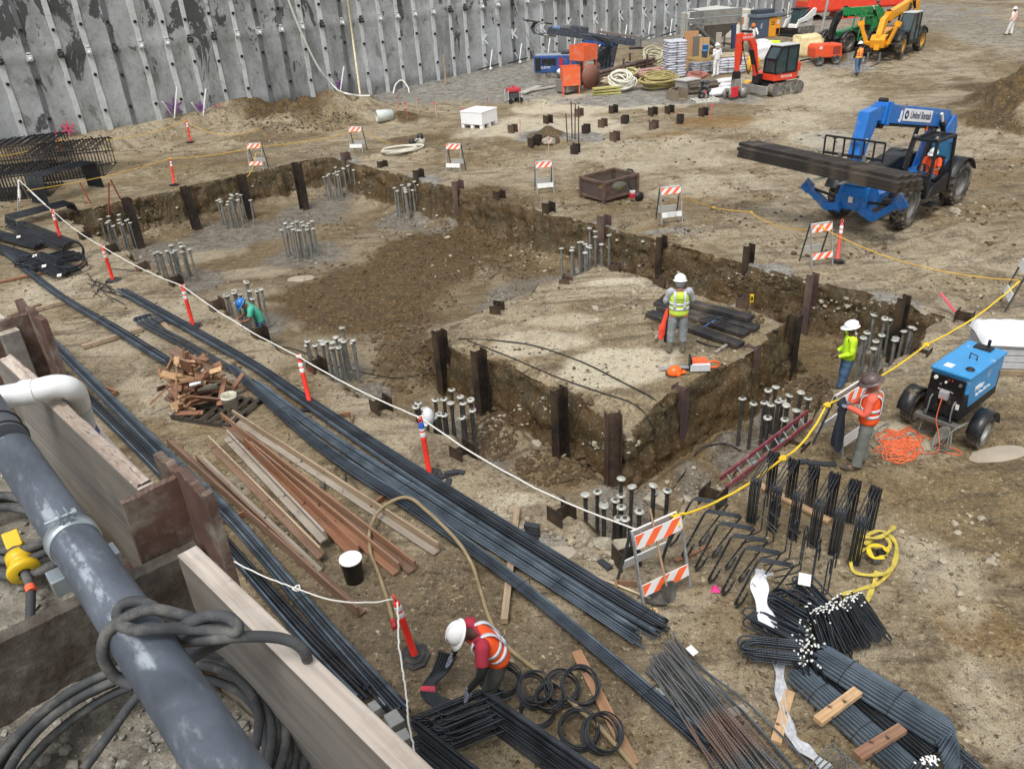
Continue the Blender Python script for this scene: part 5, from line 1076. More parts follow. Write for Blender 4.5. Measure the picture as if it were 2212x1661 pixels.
def bucket(p,label,m_,lidm=None,inside=None,h=.37,r=.15,tilt=None):
 rt=thing('bucket',label,'bucket',p,rot=tilt);mb=MB()
 if lidm:mb.lathe([(0,0),(r*.85,0),(r,h-.03),(r+.006,h-.028),(r+.006,h-.005),(r,h)],28)
 else:mb.lathe([(0,0),(r*.85,0),(r,h-.06),(r+.008,h-.058),(r+.008,h-.04),(r,h-.038),(r+.004,h),(r-.008,h),(r-.02,h-.1),(r*.83,.02),(0,.02)],28)
 mb.build('shell',m_,rt)
 if lidm:MB().lathe([(r+.008,h-.02),(r+.01,h+.006),(r-.012,h+.01),(0,h+.012)],28).build('lid',lidm,rt)
 mb=MB();mb.tube([(r*1.03*math.cos(t),r*1.03*math.sin(t)-.0,h-.07-.14*math.sin(t))for t in[PI*i/14 for i in range(15)]],.004,5);mb.build('wire_handle',zinc,rt)
 if inside:MB().lathe([(r*.9,h-.14),(0,h-.14)],20).build('contents',inside,rt)
 return rt
bucket(P(766,1252),'black bucket with a white lid by the timber angles',mat('black_plastic','14161a',.35,var=.2),mat('bright_white','f0f1f2',.5,var=.02),h=.42,r=.16)
bucket(P(502,888),'dirty cream bucket beside the scrap wood heap',mat('dirty_white_plastic','c9c6b4',.55,var=.12,dirt=.4,dcol='8f8870',ds=9),h=.4,r=.16)
for(a,b_,m_,lb,w_,t)in[((80,674),(150,655),wo5,'under the bar bundle nearest the left beam',.12,.1),((0,612),(190,572),wo4,'long orange one under the tangle at the left edge',.14,.06),((180,755),(308,716),wo5,'across the mud under the short dark bundle',.14,.1),((20,692),(90,664),wo2,'stub just above the left beam',.12,.1),((400,750),(345,697),wo5,'under the hairpin bars',.12,.1),((500,787),(548,772),wo5,'poking out above the longest bundle',.14,.08),((1118,1106),(1090,1350),wo5,'gray one crossing under three bundles in the middle',.1,.1),((1245,1410),(1368,1655),wood_mat('cracked_plank','8f6a4d','ab8362',sc=.5),'cracked brown plank beside the wire coils',.14,.03),((1675,1610),(1705,1500),wo6,'under the left end of the blue gray bundle',.12,.06),((1535,1180),(1460,1215),wo4,'thin orange lath behind the front barricade',.06,.03),((1640,1052),(1790,1130),wo6,'pale one behind the upright U bars',.12,.05),((1520,1560),(1610,1535),wo3,'gray scrap by the jumbled bars',.12,.04),((1425,1525),(1480,1510),wo3,'gray scrap near the paper tag',.14,.03)]:
 plankthing(a,b_,w_,t,m_,'wooden board '+lb,name='dunnage_board',cat='board')
for(a,b_,lb)in[((1765,1562),(1852,1497),'pale short board laid over the blue gray bars, upper one'),((1850,1638),(1948,1577),'pinkish short board laid over the blue gray bars, lower one')]:
 plankthing(a,b_,.12,.07,wo6 if 'pale' in lb else wo1,lb,.3,name='dunnage_board',cat='board',absz=True)
for(px,py,yw,m_,lb)in[(735,903,.2,wo1,'orange form corner beside the post foot right of the scrap heap'),(824,1085,.9,wo4,'small orange form corner under the tan hose bend'),(512,1122,.6,wo4,'small form corner between the timbers and the bar bundle'),(242,848,-.6,wo4,'orange form corner on the mud left of the scrap heap'),(1330,1290,1.4,wo1,'orange form corner beside the shovels'),(1380,1325,-.15,wo6,'pale form end beside the shovels')]:
 p=P(px,py);rt=thing('form_corner',lb,'timber form',p,yw);MB().box((0,0,.06),(.5,.035,.1)).build('board',m_,rt,bevel=.003);MB().box((.24,-.16,.06),(.035,.28,.1)).build('cross_board',m_,rt,bevel=.003)
tan=mat('tan_hose','8b7a5c',.7,var=.25,sc=5,bump=.3,dirt=.3,dcol='6a5b44',ds=4)
def hpts(l,h=.03):return[P(a[0],a[1],(a[2]if len(a)>2 else h))if(len(a)<3 or a[2]<.1)else G(*a)for a in l]
rt=thing('fabric_hose','long tan fabric hose looping over bars and timbers to the bottom edge','hose',(0,0,0))
hp_=hpts([(849,1343),(838,1300),(818,1240),(800,1190,.1),(800,1140,.16),(826,1096,.24),(878,1074,.28),(925,1106,.24),(985,1165,.22),(1018,1215,.1),(1036,1270),(1056,1335),(1085,1388),(1130,1430,.04),(1190,1480,.08),(1250,1530,.2),(1300,1575,.18),(1375,1668,.05)],.035)
mb=MB();mb.tube(crv(hp_,7),.03,10);mb.build('hose_body',tan,rt)
mb=MB();a=hp_[0];d=(hp_[0]-hp_[1]).normalized();mb.tube([a,a+d*.06],.04,12);mb.tube([a+d*.06,a+d*.16],.034,12);mb.build('red_fitting',mat('red_fitting','a82c30',.5),rt)
cb=mat('concrete_block','9fa09c',.85,var=.12,sc=30,bump=.3)
for i,(px,py,s_,yw)in enumerate([(818,1540,.17,.6),(800,1570,.15,.9),(855,1568,.2,.55),(829,1592,.15,.9),(872,1605,.16,.5),(851,1625,.15,.3),(862,1652,.15,.7),(236,992,.12,.4),(268,1018,.12,.8)]):
 p=P(px,py);o=MB().box((0,0,s_/2*.9),(s_,s_,s_*.9)).build('concrete_block',cb,loc=p,bevel=.004,label=['gray block farthest from the near timber wall, top of the group by the stirrups','gray block second, touching the lower bar bundle','largest gray block in the group by the stirrups','gray block tipped left of the largest','gray block nearest the stirrup stack','small gray block below the largest','gray block at the bottom of the group','gray block by the white downpipe, upper','gray block by the white downpipe, lower'][i],cat='block');o.rotation_euler=(.1*(i%3-1),.12*(i%2),yw)
sp2=mat('black_spacer','303338',.6,var=.2)
for i,(px,py,z_,yw)in enumerate([(962,1030,0,.4),(975,1026,.03,.2),(990,1022,0,-.3),(968,1045,0,1.4),(1150,1158,0,-.5),(1150,1157,.05,-.45),(1150,1155,.1,-.55),(1150,1154,.15,-.4),(1307,1222,0,-1),(1760,1003,0,-.2),(1790,1005,0,-.1),(1735,1000,0,.1)]):
 p=P(px,py,z_);o=MB().box((0,0,.025),(.24,.1,.045)).build('steel_plate',sp2,loc=p,bevel=.003,label='small black steel plate '+['in the loose group below the blue-topped post','in the loose group below the blue-topped post','in the loose group below the blue-topped post','in the loose group below the blue-topped post','bottom of the stack near the puddle','second in the stack near the puddle','third in the stack near the puddle','top of the stack near the puddle','alone on the bank left of the number pile','in the row behind the upright U bars','in the row behind the upright U bars','in the row behind the upright U bars'][i],cat='plate',group='small steel plates');o.rotation_euler=(0,0,yw)
def shovel(tip_,top_,label,hm,fl=1.):
 d=(top_-tip_).normalized();rt=thing('shovel',label,'shovel',tip_);b0=d*.3;mb=MB();mb.tube([b0-d*.05,(top_-tip_)],.017,8);mb.build('handle',hm,rt)
 sv=d.cross(Vector((0,0,1))).normalized();up_=sv.cross(d).normalized();vs=[];n=9
 for i in range(9):
  t=i/8;w_=.12*math.sin(min(1,t*1.6+.12)*PI/2)*(1 if t<.9 else.75)
  for j in range(n):u_=j/(n-1)*2-1;vs.append(d*(.3*t)+sv*u_*w_+up_*(.035*u_*u_))
 fs=[(i*n+j,(i+1)*n+j,(i+1)*n+j+1,i*n+j+1)for i in range(8)for j in range(n-1)];mb=MB();mb.add(vs,fs,0,True);mb.add([v-up_*.004 for v in vs],[f[::-1]for f in fs],0,True);mb.build('blade',mat('shovel_steel','5a5a58',.5,metal=.5,var=.3,dirt=.4,dcol='8a7c66',ds=8),rt);return rt
shovel(P(1447,1302,.02),G(1404,1098,1.35),'shovel with a long wooden handle leaning on the front barricade',mat('handle_wood','a58a6a',.6))
shovel(P(1440,1310,.03),P(1250,1236,.06),'shovel lying on the mud with its pale handle pointing left',mat('pale_handle','cfc0a0',.6,dirt=.3))
cbl=mat('black_cord','1c1d1d',.6)
def cord(name,l,r,m_,lb,cat='cable',n=8):mb=MB();mb.tube(crv(hpts(l,r+.005),n),r,7);return mb.build(name,m_,label=lb,cat=cat)
cord('power_cable',[(990,733),(1080,738),(1160,750),(1260,785),(1350,830),(1410,862),(1435,890),(1442,915,-.3),(1450,960,-1.0),(1470,985,-1.4),(1500,985),(1560,960),(1600,975)],.016,cbl,'black cord crossing the platform, upper one, dropping into the right trench')
cord('power_cable',[(1010,737),(1100,772),(1200,815),(1300,850),(1370,875),(1405,915),(1420,945,-.4),(1425,1010,-1.3),(1450,1060),(1440,1075),(1480,1020)],.014,cbl,'black cord crossing the platform, lower one, dropping into the front trench')
cord('power_cable',[(610,750),(650,760),(720,790),(830,815),(890,815),(940,790)],.014,cbl,'thin black cord on the pit floor behind the near anchor bars')
og=mat('saw_orange','e8622a',.4,var=.06);lg=mat('light_gray_plastic','c9ccce',.45,var=.06);hz_=mat('helmet_orange','ee6a22',.35,var=.05);dgp=mat('dark_plastic','1b1c1e',.5)
p=P(1500,800);rt=thing('chainsaw','orange and gray chainsaw lying on the platform behind the orange helmet','chainsaw',p,rad(-3));K=1.25
for nm,m_,shp in[('guide_bar',mat('bar_gray','a8acb0',.4,metal=.4),lambda b_:b_.prism([(-.62,-.0),(-.6,.035),(-.1,.05),(-.1,-.05),(-.6,-.035)],.07,.08)),('motor_housing',og,lambda b_:b_.box((.08,.05,.13),(.26,.16,.12))),('clutch_cover',lg,lambda b_:b_.box((.08,-.07,.09),(.34,.07,.13))),('rear_handle',og,lambda b_:b_.tube([(.2,0,.14),(.34,0,.17),(.42,0,.12),(.38,0,.05),(.2,0,.05)],.02,8)),('front_guard',dgp,lambda b_:b_.box((-.08,.0,.16),(.03,.2,.22)))]:
 mb=MB();shp(mb);mb.v=[tuple(Vector(v)*K)for v in mb.v];mb.build(nm,m_,rt,bevel=.01 if nm not in('rear_handle',)else 0)
p=P(1457,808,.02);rt=thing('helmet','orange forestry helmet with ear muffs on the platform edge','helmet',p,.3);MB().ball((0,0,.03),(.17,.14,.15),18,8,v1=.55).build('shell',hz_,rt);MB().box((.13,-.08,.04),(.18,.14,.012)).build('brim',hz_,rt,bevel=.004)
mb=MB();mb.ball((.02,-.14,.02),(.05,.03,.055),10,6);mb.build('ear_muff',hz_,rt);mb=MB();mb.ball((.02,.14,.02),(.05,.03,.055),10,6);mb.build('ear_muff',dgp,rt);MB().tube([(-.02+.17*math.cos(t),.15*math.sin(t),-.005)for t in[i*.5 for i in range(13)]],.012,6).build('visor_mesh',dgp,rt)
btm=wood_mat('creosote_timber','1c1b1c','2c2a2b',knots=False,sc=.6)
for i,(a,b_,w_,t,z_,lb)in enumerate([((1402,682),(1600,752),.3,.1,.0,'black timber nearest the man, lying flat'),((1425,668),(1612,728),.3,.1,.0,'black timber in the middle of the platform stack'),((1418,658),(1635,716),.3,.1,.0,'black timber at the back of the platform stack'),((1432,655),(1622,703),.3,.1,.11,'black timber lying on top of the platform stack')]):
 plankthing(a,b_,w_,t,btm,lb,z_+.02,name='black_timber',cat='timber')
plankthing((1415,742),(1445,690),.07,.04,wo3,'thin bar leaning between the man and the black timbers',.1,name='lath');plankthing((1545,765),(1590,735),.07,.04,wo3,'thin lath lying in front of the black timbers',.02,name='lath')
cord('black_hose_coil',[(1510,690,.3),(1545,684,.33),(1570,690,.32),(1550,698,.3),(1520,695,.3),(1560,686,.36),(1575,692,.36)],.02,dgp,'coiled black strap and tool on the black timbers','tool')
cord('blue_bar',[(1520,706,.26),(1555,686,.32)],.015,mat('blue_steel','4b6da8',.5),'blue handled tool lying on the black timbers','tool');cord('dark_strips',[(1505,738),(1530,748),(1560,752),(1580,748)],.02,dgp,'black plastic strips in front of the black timbers','strip')
p=P(1675,718);MB().box((p.x,p.y,p.z+.03),(.12,.07,.05)).build('tape_measure',dgp,bevel=.01,label='small dark tool left on the right corner of the platform',cat='tool')
lad=mat('ladder_red','7e3a44',.5,var=.2,dirt=.2,dcol='a8a09a',ds=6);A=G(1560,1060,.05);B=G(1738,912,.15);rt=thing('extension_ladder','burgundy extension ladder lying along the right trench edge','ladder',A,math.atan2((B-A).y,(B-A).x));L_=(B-A).length+.2
for s_ in(-.06,.06):MB().box((L_/2,s_,.08+(.14 if s_>0 else 0)),(L_,.03,.09)).build('rail',lad,rt,bevel=.004)
for i in range(int(L_/.3)):MB().cyl((.2+.3*i,-.06,.09),(.2+.3*i,.06,.21),.016,n=8).build('rung',zinc,rt)
for q in(.3,.62):MB().box((L_*q,-.06,.15),(.12,.05,.05)).build('bracket',zinc,rt,bevel=.004)
strap=mat('yellow_strap','c3b04c',.7,var=.2,sc=12,bump=.3,dirt=.35,dcol='7d7452',ds=7);rg=random.Random(6)
c0=P(1885,1210)
rt=thing('lifting_straps','heap of dirty yellow webbing straps beside the upright U bars','strap',c0)
for k_,l in enumerate([[(1850,1200),(1870,1165),(1905,1155),(1935,1180),(1925,1235),(1885,1250),(1845,1238),(1840,1215),(1880,1190),(1918,1205)],[(1865,1185),(1900,1170),(1920,1190),(1895,1215),(1868,1205)],[(1852,1172),(1890,1180),(1915,1168),(1930,1150)],[(1905,1225),(1880,1228),(1872,1205),(1900,1200),(1912,1215)]]):
 ribbon([P(*q,.03+.05*k_+.02*(i%3))-c0 for i,q in enumerate(l)],.06,strap if k_!=3 else mat('bright_strap','ddc22c',.6,var=.15),None,'strap_loop',None,amp=.008,parent=rt)
MB().box((.12,.03,.12),(.12,.08,.07)).build('ratchet',dgp,rt,bevel=.01);MB().box((-.02,-.12,.1),(.1,.07,.06)).build('ratchet',mat('gray_metal','8b8c8c',.4,metal=.7),rt,bevel=.01)
ribbon([P(1893,1240,.06),P(1885,1270,.03),P(1868,1310,.03),P(1855,1330,.1)],.06,strap,'yellow strap tail leading from the heap to the white-tipped bars','strap_tail','strap',amp=.006);ribbon([P(1925,1232,.05),P(1900,1262,.03),P(1850,1278,.03),P(1815,1290,.05)],.06,strap,'yellow strap tail sweeping left from the heap','strap_tail','strap',amp=.006)
def frame_box(rt,lx,ly,lz,t,m_,name='rail'):
 for z_ in(t/2+.1,lz-t/2):
  for y_ in(-ly/2,ly/2):MB().box((0,y_,z_),(lx,t,t)).build(name,m_,rt,bevel=.005)
  for x_ in(-lx/2,lx/2):MB().box((x_,0,z_),(t,ly-t,t)).build(name,m_,rt,bevel=.005)
 for x_ in(-lx/2,lx/2):
  for y_ in(-ly/2,ly/2):MB().box((x_*1.004,y_*1.004,lz/2+.003),(t*1.1,t*1.1,lz+.006)).build('corner_post',m_,rt,bevel=.005)
A,B,C=P(1263,426),P(1305,441),P(1376,424);yw=math.atan2((C-B).y,(C-B).x);lx,ly=(C-B).length,1.25;cen=B+Vector((math.cos(yw),math.sin(yw),0))*lx/2+Vector((-math.sin(yw),math.cos(yw),0))*ly/2
cm2=mat('rusty_crate_steel','5b4b45',.7,metal=.2,var=.3,sc=5,dirt=.5,dcol='7d6250',ds=4);rt=thing('steel_crate','rusty open-topped steel crate with mesh sides holding rags','crate',cen,yw);frame_box(rt,lx,ly,.78,.09,cm2)
msh=mat('mesh_panel','5a4d48',.7,var=.5,sc=40,alpha=.62)
for y_ in(-ly/2,ly/2):MB().box((0,y_,.45),(lx-.1,.015,.5)).build('mesh_side',msh,rt)
for x_ in(-lx/2,lx/2):MB().box((x_,0,.45),(.015,ly-.1,.5)).build('mesh_side',msh,rt)
MB().box((0,0,.16),(lx-.1,ly-.1,.04)).build('floor_plate',cm2,rt)
Mc=Matrix.Translation(cen)@Matrix.Rotation(yw,4,'Z');rg=random.Random(12)
for i,(x_,y_,m_,lb,r)in enumerate([(-.3,-.2,mat('rag_red','9c3a30',.8),'red rag lying in the rusty crate',.16),(.2,-.3,mat('rag_green','a6bb44',.8),'lime green rag in the rusty crate',.15),(.4,-.1,mat('rag_white','c6c2b8',.8),'pale sack in the rusty crate',.28),(-.1,.3,mat('rag_yel','c79a3c',.8),'yellow rag at the back of the rusty crate',.14)]):
 q=Mc@Vector((x_,y_,.3));mb=MB();mb.rock(q,r*1.4,rg,sm=True,fl=.6);mb.build('rag',m_,sub=1,label=lb,cat='rag')
def saw_like(p,yaw,lb):
 rt=thing('cutoff_saw',lb,'saw',p,yaw);MB().box((0,0,.22),(.2,.2,.18)).build('motor_housing',mat('saw_red','b3343c',.4),rt,bevel=.02);MB().box((0,0,.36),(.16,.16,.1)).build('fuel_tank',lg,rt,bevel=.02);MB().lathe([(0,-.02),(.17,-.015),(.17,.015),(0,.02)],20,Matrix.Rotation(PI/2,3,'X'),ax=(.22,-.1,.17)).build('blade_guard',dgp,rt);MB().tube([(0,0,.4),(-.1,.05,.55),(-.1,.1,.75),(-.2,.15,.8)],.03,8).build('handle',dgp,rt)
saw_like(P(1366,436),.3,'small red and white cut-off saw standing against the rusty crate')
p=P(1362,416);mb=MB();mb.tube(crv([p+Vector((-.1,0,.1)),p+Vector((.15,-.05,.5)),p+Vector((.05,0,.8)),p+Vector((-.15,0,.85))],6),.035,8);mb.build('black_hose',dgp,label='stiff black hose hooked over the right side of the crate',cat='hose')
A,B,C=P(1009,272),P(1043,280),P(1077,268);yw=math.atan2((C-B).y,(C-B).x);lx=(C-B).length*.98;cen=B+Vector((math.cos(yw),math.sin(yw),0))*lx/2+Vector((-math.sin(yw),math.cos(yw),0))*.7;wtt=mat('tote_white','ecedee',.45,var=.03)
rt=thing('pallet_box','bright white plastic bulk box on skids in the mud','bulk box',cen,yw);MB().box((0,0,.5),(lx,1.35,.62)).build('bin',wtt,rt,bevel=.03);MB().box((0,0,.83),(lx+.04,1.39,.06)).build('lid',wtt,rt,bevel=.02)
for x_ in(-lx/2+.12,0,lx/2-.12):
 for y_ in(-.58,0,.58):MB().box((x_,y_,.09),(.18,.18,.2)).build('foot',wtt,rt)
p=P(832,262);rt=thing('culvert_pipe','short pale plastic culvert pipe lying on the mud','pipe',p,.35);mb=MB();n=24;vs=[]
prof=[(0,.29),(.07,.33),(.9,.29),(.9,.25),(0,.25),(0,.29)]
for x_,r_ in prof:
 for j in range(n):a=2*PI*j/n;vs.append((x_-.45,r_*math.cos(a),.3+r_*math.sin(a)))
mb.add(vs,[(i*n+j,i*n+(j+1)%n,(i+1)*n+(j+1)%n,(i+1)*n+j)for i in range(len(prof)-1)for j in range(n)],0,True);mb.build('pipe_body',mat('pale_pipe','c3c9c2',.5,var=.1,dirt=.25),rt)
p=P(1110,222);rt=thing('portable_generator','small red wheeled generator standing in the wet mud','generator',p,.3);gr_=mat('gen_red','b93a42',.45,var=.1)
MB().box((0,0,.72),(.8,.55,.22)).build('fuel_tank',gr_,rt,bevel=.05);MB().box((0,0,.42),(.6,.45,.32)).build('engine',mat('gen_dark','4a4a4c',.6,var=.4,sc=14),rt,bevel=.02);MB().cyl((0,0,.83),(0,0,.95),.07).build('cap_knob',gr_,rt)
for x_,y_ in((-.42,-.3),(.42,-.3),(.42,.3),(-.42,.3)):MB().tube([(x_,y_,.08),(x_,y_,.75)],.025,6).build('frame_leg',lg,rt)
for y_ in(-.33,.33):MB().cyl((.3,y_-.05,.16),(.3,y_+.05,.16),.16,n=16).build('wheel',dgp,rt)
MB().cyl((-.3,-.38,.14),(-.3,-.3,.14),.14,n=16).build('wheel',dgp,rt)
p=P(910,318);rt=thing('submersible_pump','black pump and dirty bucket at the end of the coiled white hose','pump',p,0);MB().lathe([(0,0),(.2,0),(.22,.4),(.18,.4),(.16,.1),(0,.1)],20).build('tub',mat('pale_tub','b9b5a8',.6,dirt=.5),rt);mb=MB();mb.lathe([(0,.25),(.14,.25),(.16,.45),(.12,.6),(0,.62)],14);mb.build('pump_head',dgp,rt);mb=MB();mb.lathe([(0,0),(.15,.02),(.16,.35),(0,.42)],14,ax=(-.42,.05,0));mb.build('motor_can',dgp,rt)
def pile_of_hose(c,R_,n,r,m_,label,flat=.6,sd=0,z0=0.,ell=1.,yaw=0.,jit=.12,tilt=0.,name='hose_coil'):
 rg_=random.Random(sd);pts=[];N_=22
 M3=Matrix.Rotation(yaw,3,'Z')@Matrix.Rotation(tilt,3,'X');o_=[(rg_.gauss(0,jit*R_),rg_.gauss(0,jit*R_),R_*rg_.uniform(.7,1.05))for _ in range(n+2)]
 for i in range(n*N_):
  t=i/N_;k_=int(t);f_=t-k_;a=2*PI*t;q=[o_[k_][j]*(1-f_)+o_[k_+1][j]*f_ for j in range(3)]
  pts.append(c+M3@Vector((q[0]+q[2]*math.cos(a),(q[1]+q[2]*math.sin(a))*ell,0))+Vector((0,0,r+z0+flat*r*2*t*.5+r*.6*math.sin(a*1.5+k_)+(R_*abs(math.sin(tilt))*ell))))
 mb=MB();mb.tube(pts,r,7);return mb.build(name,m_,label=label,cat='hose')
whs=mat('offwhite_hose','c9c6b6',.6,var=.12)
pile_of_hose(P(862,325),1.0,6,.035,whs,'off-white hose coiled on the dirt beyond the pit',.3,4,ell=.6,yaw=.3);cord('hose_lead',[(880,318),(895,305,.3),(908,300,.5)],.035,whs,'off-white hose end rising to the pump','hose')
oc=mat('orange_cord','d2653c',.55,var=.1);rg=random.Random(77)
pts=[]
for i in range(130):
 a=i*1.05+rg.gauss(0,.3);q=i/130;cx_,cy_=(1942+20*math.sin(i*.13),965+18*math.cos(i*.09));pts.append((cx_+30*math.cos(a)*rg.uniform(.6,1.2),cy_+22*math.sin(a)*rg.uniform(.6,1.1)))
cord('orange_cable',pts+[(1990,945),(2030,960),(2070,975),(2072,984),(2040,978),(2020,966),(2035,945),(2045,930)],.011,oc,'tangled orange extension cord on the dirt below the welder','cord',4)
cord('welding_lead',[(1880,950),(1900,925),(1920,915),(1905,935),(1880,930),(1870,950),(1895,975),(1905,965),(1890,950),(1930,950),(1985,935),(2020,935),(2060,925)],.014,mat('gray_lead','77786f',.6),'gray cable loop on the dirt between the man and the orange cord','cable',6)
skin1=mat('skin_tan','8a5f48',.55,var=.08,sc=20,bump=.05);skin2=mat('skin_dark','4a3024',.55,var=.08,sc=20,bump=.05);hair=mat('dark_hair','17120f',.8)
def V(*a):return Vector(a)
J0=dict(pelvis=V(0,0,.95),waist=V(0,0,1.1),chest=V(0,0,1.32),neck=V(0,-.01,1.49),head=V(0,.02,1.635),shL=V(-.19,0,1.43),shR=V(.19,0,1.43),elL=V(-.25,-.03,1.15),elR=V(.25,-.03,1.15),wrL=V(-.25,.1,.92),wrR=V(.25,.1,.92),hipL=V(-.095,0,.92),hipR=V(.095,0,.92),knL=V(-.11,.02,.5),knR=V(.11,.02,.5),anL=V(-.12,-.01,.09),anR=V(.12,-.01,.09),toL=V(-.14,.17,.03),toR=V(.14,.17,.03))
def body(rt,J,m_,face,fing=True):
 """one continuous skinned figure: trunk, head with nose and ears, limbs, five fingers a hand"""
 vs,es,rs=[],[],[]
 def a(p,r,par=None):
  vs.append(tuple(p));rs.append(r if isinstance(r,tuple)else(r,r))
  if par is not None:es.append((par,len(vs)-1))
  return len(vs)-1
 pel=a(J['pelvis'],(.13,.1));wa=a(J['waist'],(.12,.095),pel);ch=a(J['chest'],(.14,.1),wa);nk=a(J['neck'],.056,ch)
 up_=(J['head']-J['neck']).normalized();hd=J['head'];f=(face-up_*face.dot(up_)).normalized();sd_=f.cross(up_).normalized()
 jw=a(hd-up_*.085+f*.02,(.06,.068),nk);mid=a(hd-up_*.01+f*.01,(.078,.092),jw);tp=a(hd+up_*.07,(.074,.085),mid)
 a(hd-up_*.02+f*.108,.014,mid);a(hd+sd_*.088-up_*.01,.018,mid);a(hd-sd_*.088-up_*.01,.018,mid)
 for s_ in 'LR':
  sh=a(J['sh'+s_],.062,ch);el=a(J['el'+s_],.043,sh);wr=a(J['wr'+s_],.028,el);d=(J['wr'+s_]-J['el'+s_]).normalized()
  if J.get('hand'+s_):d=J['hand'+s_].normalized()
  bend=J.get('curl',V(0,.3,-1)).normalized();sv=d.cross(bend);sv=sv.normalized()if sv.length>.05 else V(1,0,0);palm=a(J['wr'+s_]+d*.055,(.04,.018),wr)
  if fing:
   inn=V(0,1,0)
   for i,(o_,l_)in enumerate([(-.03,.062),(-.01,.075),(.01,.072),(.03,.058)]):
    b_=J['wr'+s_]+d*.085+sv*o_;k1=a(b_,.0095,palm);k2=a(b_+d*l_*.5+bend*.012,.0085,k1);a(b_+d*l_*.8+bend*.035,.0075,k2)
   th=J['wr'+s_]+d*.03+sv*-.038;t1=a(th,.011,palm);a(th+d*.035-sv*.022+bend*.01,.0095,t1)
  hp_=a(J['hip'+s_],.088,pel);kn=a(J['kn'+s_],.058,hp_);an=a(J['an'+s_],.042,kn);a(J['to'+s_],(.042,.03),an)
 me=bpy.data.meshes.new('body');me.from_pydata(vs,es,[]);me.materials.append(m_);o=bpy.data.objects.new('body',me);COL.objects.link(o);o.parent=rt
 o.modifiers.new('skin','SKIN');sb=o.modifiers.new('sub','SUBSURF');sb.levels=1;sb.render_levels=2
 if not me.skin_vertices:
  bpy.context.view_layer.objects.active=o
 lay=me.skin_vertices[0].data
 for i,r in enumerate(rs):lay[i].radius=r
 lay[0].use_root=True
 for s_ in(-1,1):MB().ball(hd+sd_*.032*s_+f*.088+up_*.002,(.013,.013,.011),8,6).build('eye',mat('eye_dark','201a18',.3),o)
 MB().tube([hd+sd_*.024+f*.082-up_*.062,hd+f*.09-up_*.062,hd-sd_*.024+f*.082-up_*.062],.006,6).build('mouth',mat('lips','7d4a42',.5),o)
 return o
def loft(mb,cs,rx,ry,X,n=20,seed=0,wr=.011,mi=0):
 vs=[];L=len(cs);X=X.normalized()
 for i,c in enumerate(cs):
  t=(cs[min(i+1,L-1)]-cs[max(i-1,0)]).normalized();x=(X-t*X.dot(t)).normalized();y=t.cross(x)
  for j in range(n):
   a=2*PI*j/n;ca,sa=math.cos(a),math.sin(a);e=1+wr/.1*mn.noise(V(ca*2+seed,sa*2,i*.9+seed*3));vs.append(c+x*ca*rx[i]*e+y*sa*ry[i]*e)
 fs=[(i*n+j,i*n+(j+1)%n,(i+1)*n+(j+1)%n,(i+1)*n+j)for i in range(L-1)for j in range(n)]
 return mb.add(vs,fs+[tuple(range(n))[::-1],tuple((L-1)*n+j for j in range(n))],mi,True)
def limb(mb,pts,rs,seed=0,wr=.022,n=12):
 p=crv(pts,5);L=len(p);R_=[]
 for i in range(L):q=i/(L-1)*(len(rs)-1);k_=min(int(q),len(rs)-2);R_.append((rs[k_]*(1-q+k_)+rs[k_+1]*(q-k_))*(1+wr/.05*.5*mn.noise(V(i*1.3+seed,seed*2,0))))
 return mb.tube(p,R_,n)
def tors(J,a,b_,k=4):
 ch=[J['pelvis']-(J['waist']-J['pelvis'])*.25,J['pelvis'],J['waist'],J['chest'],J['chest'].lerp(J['neck'],.55),J['neck']];return ch
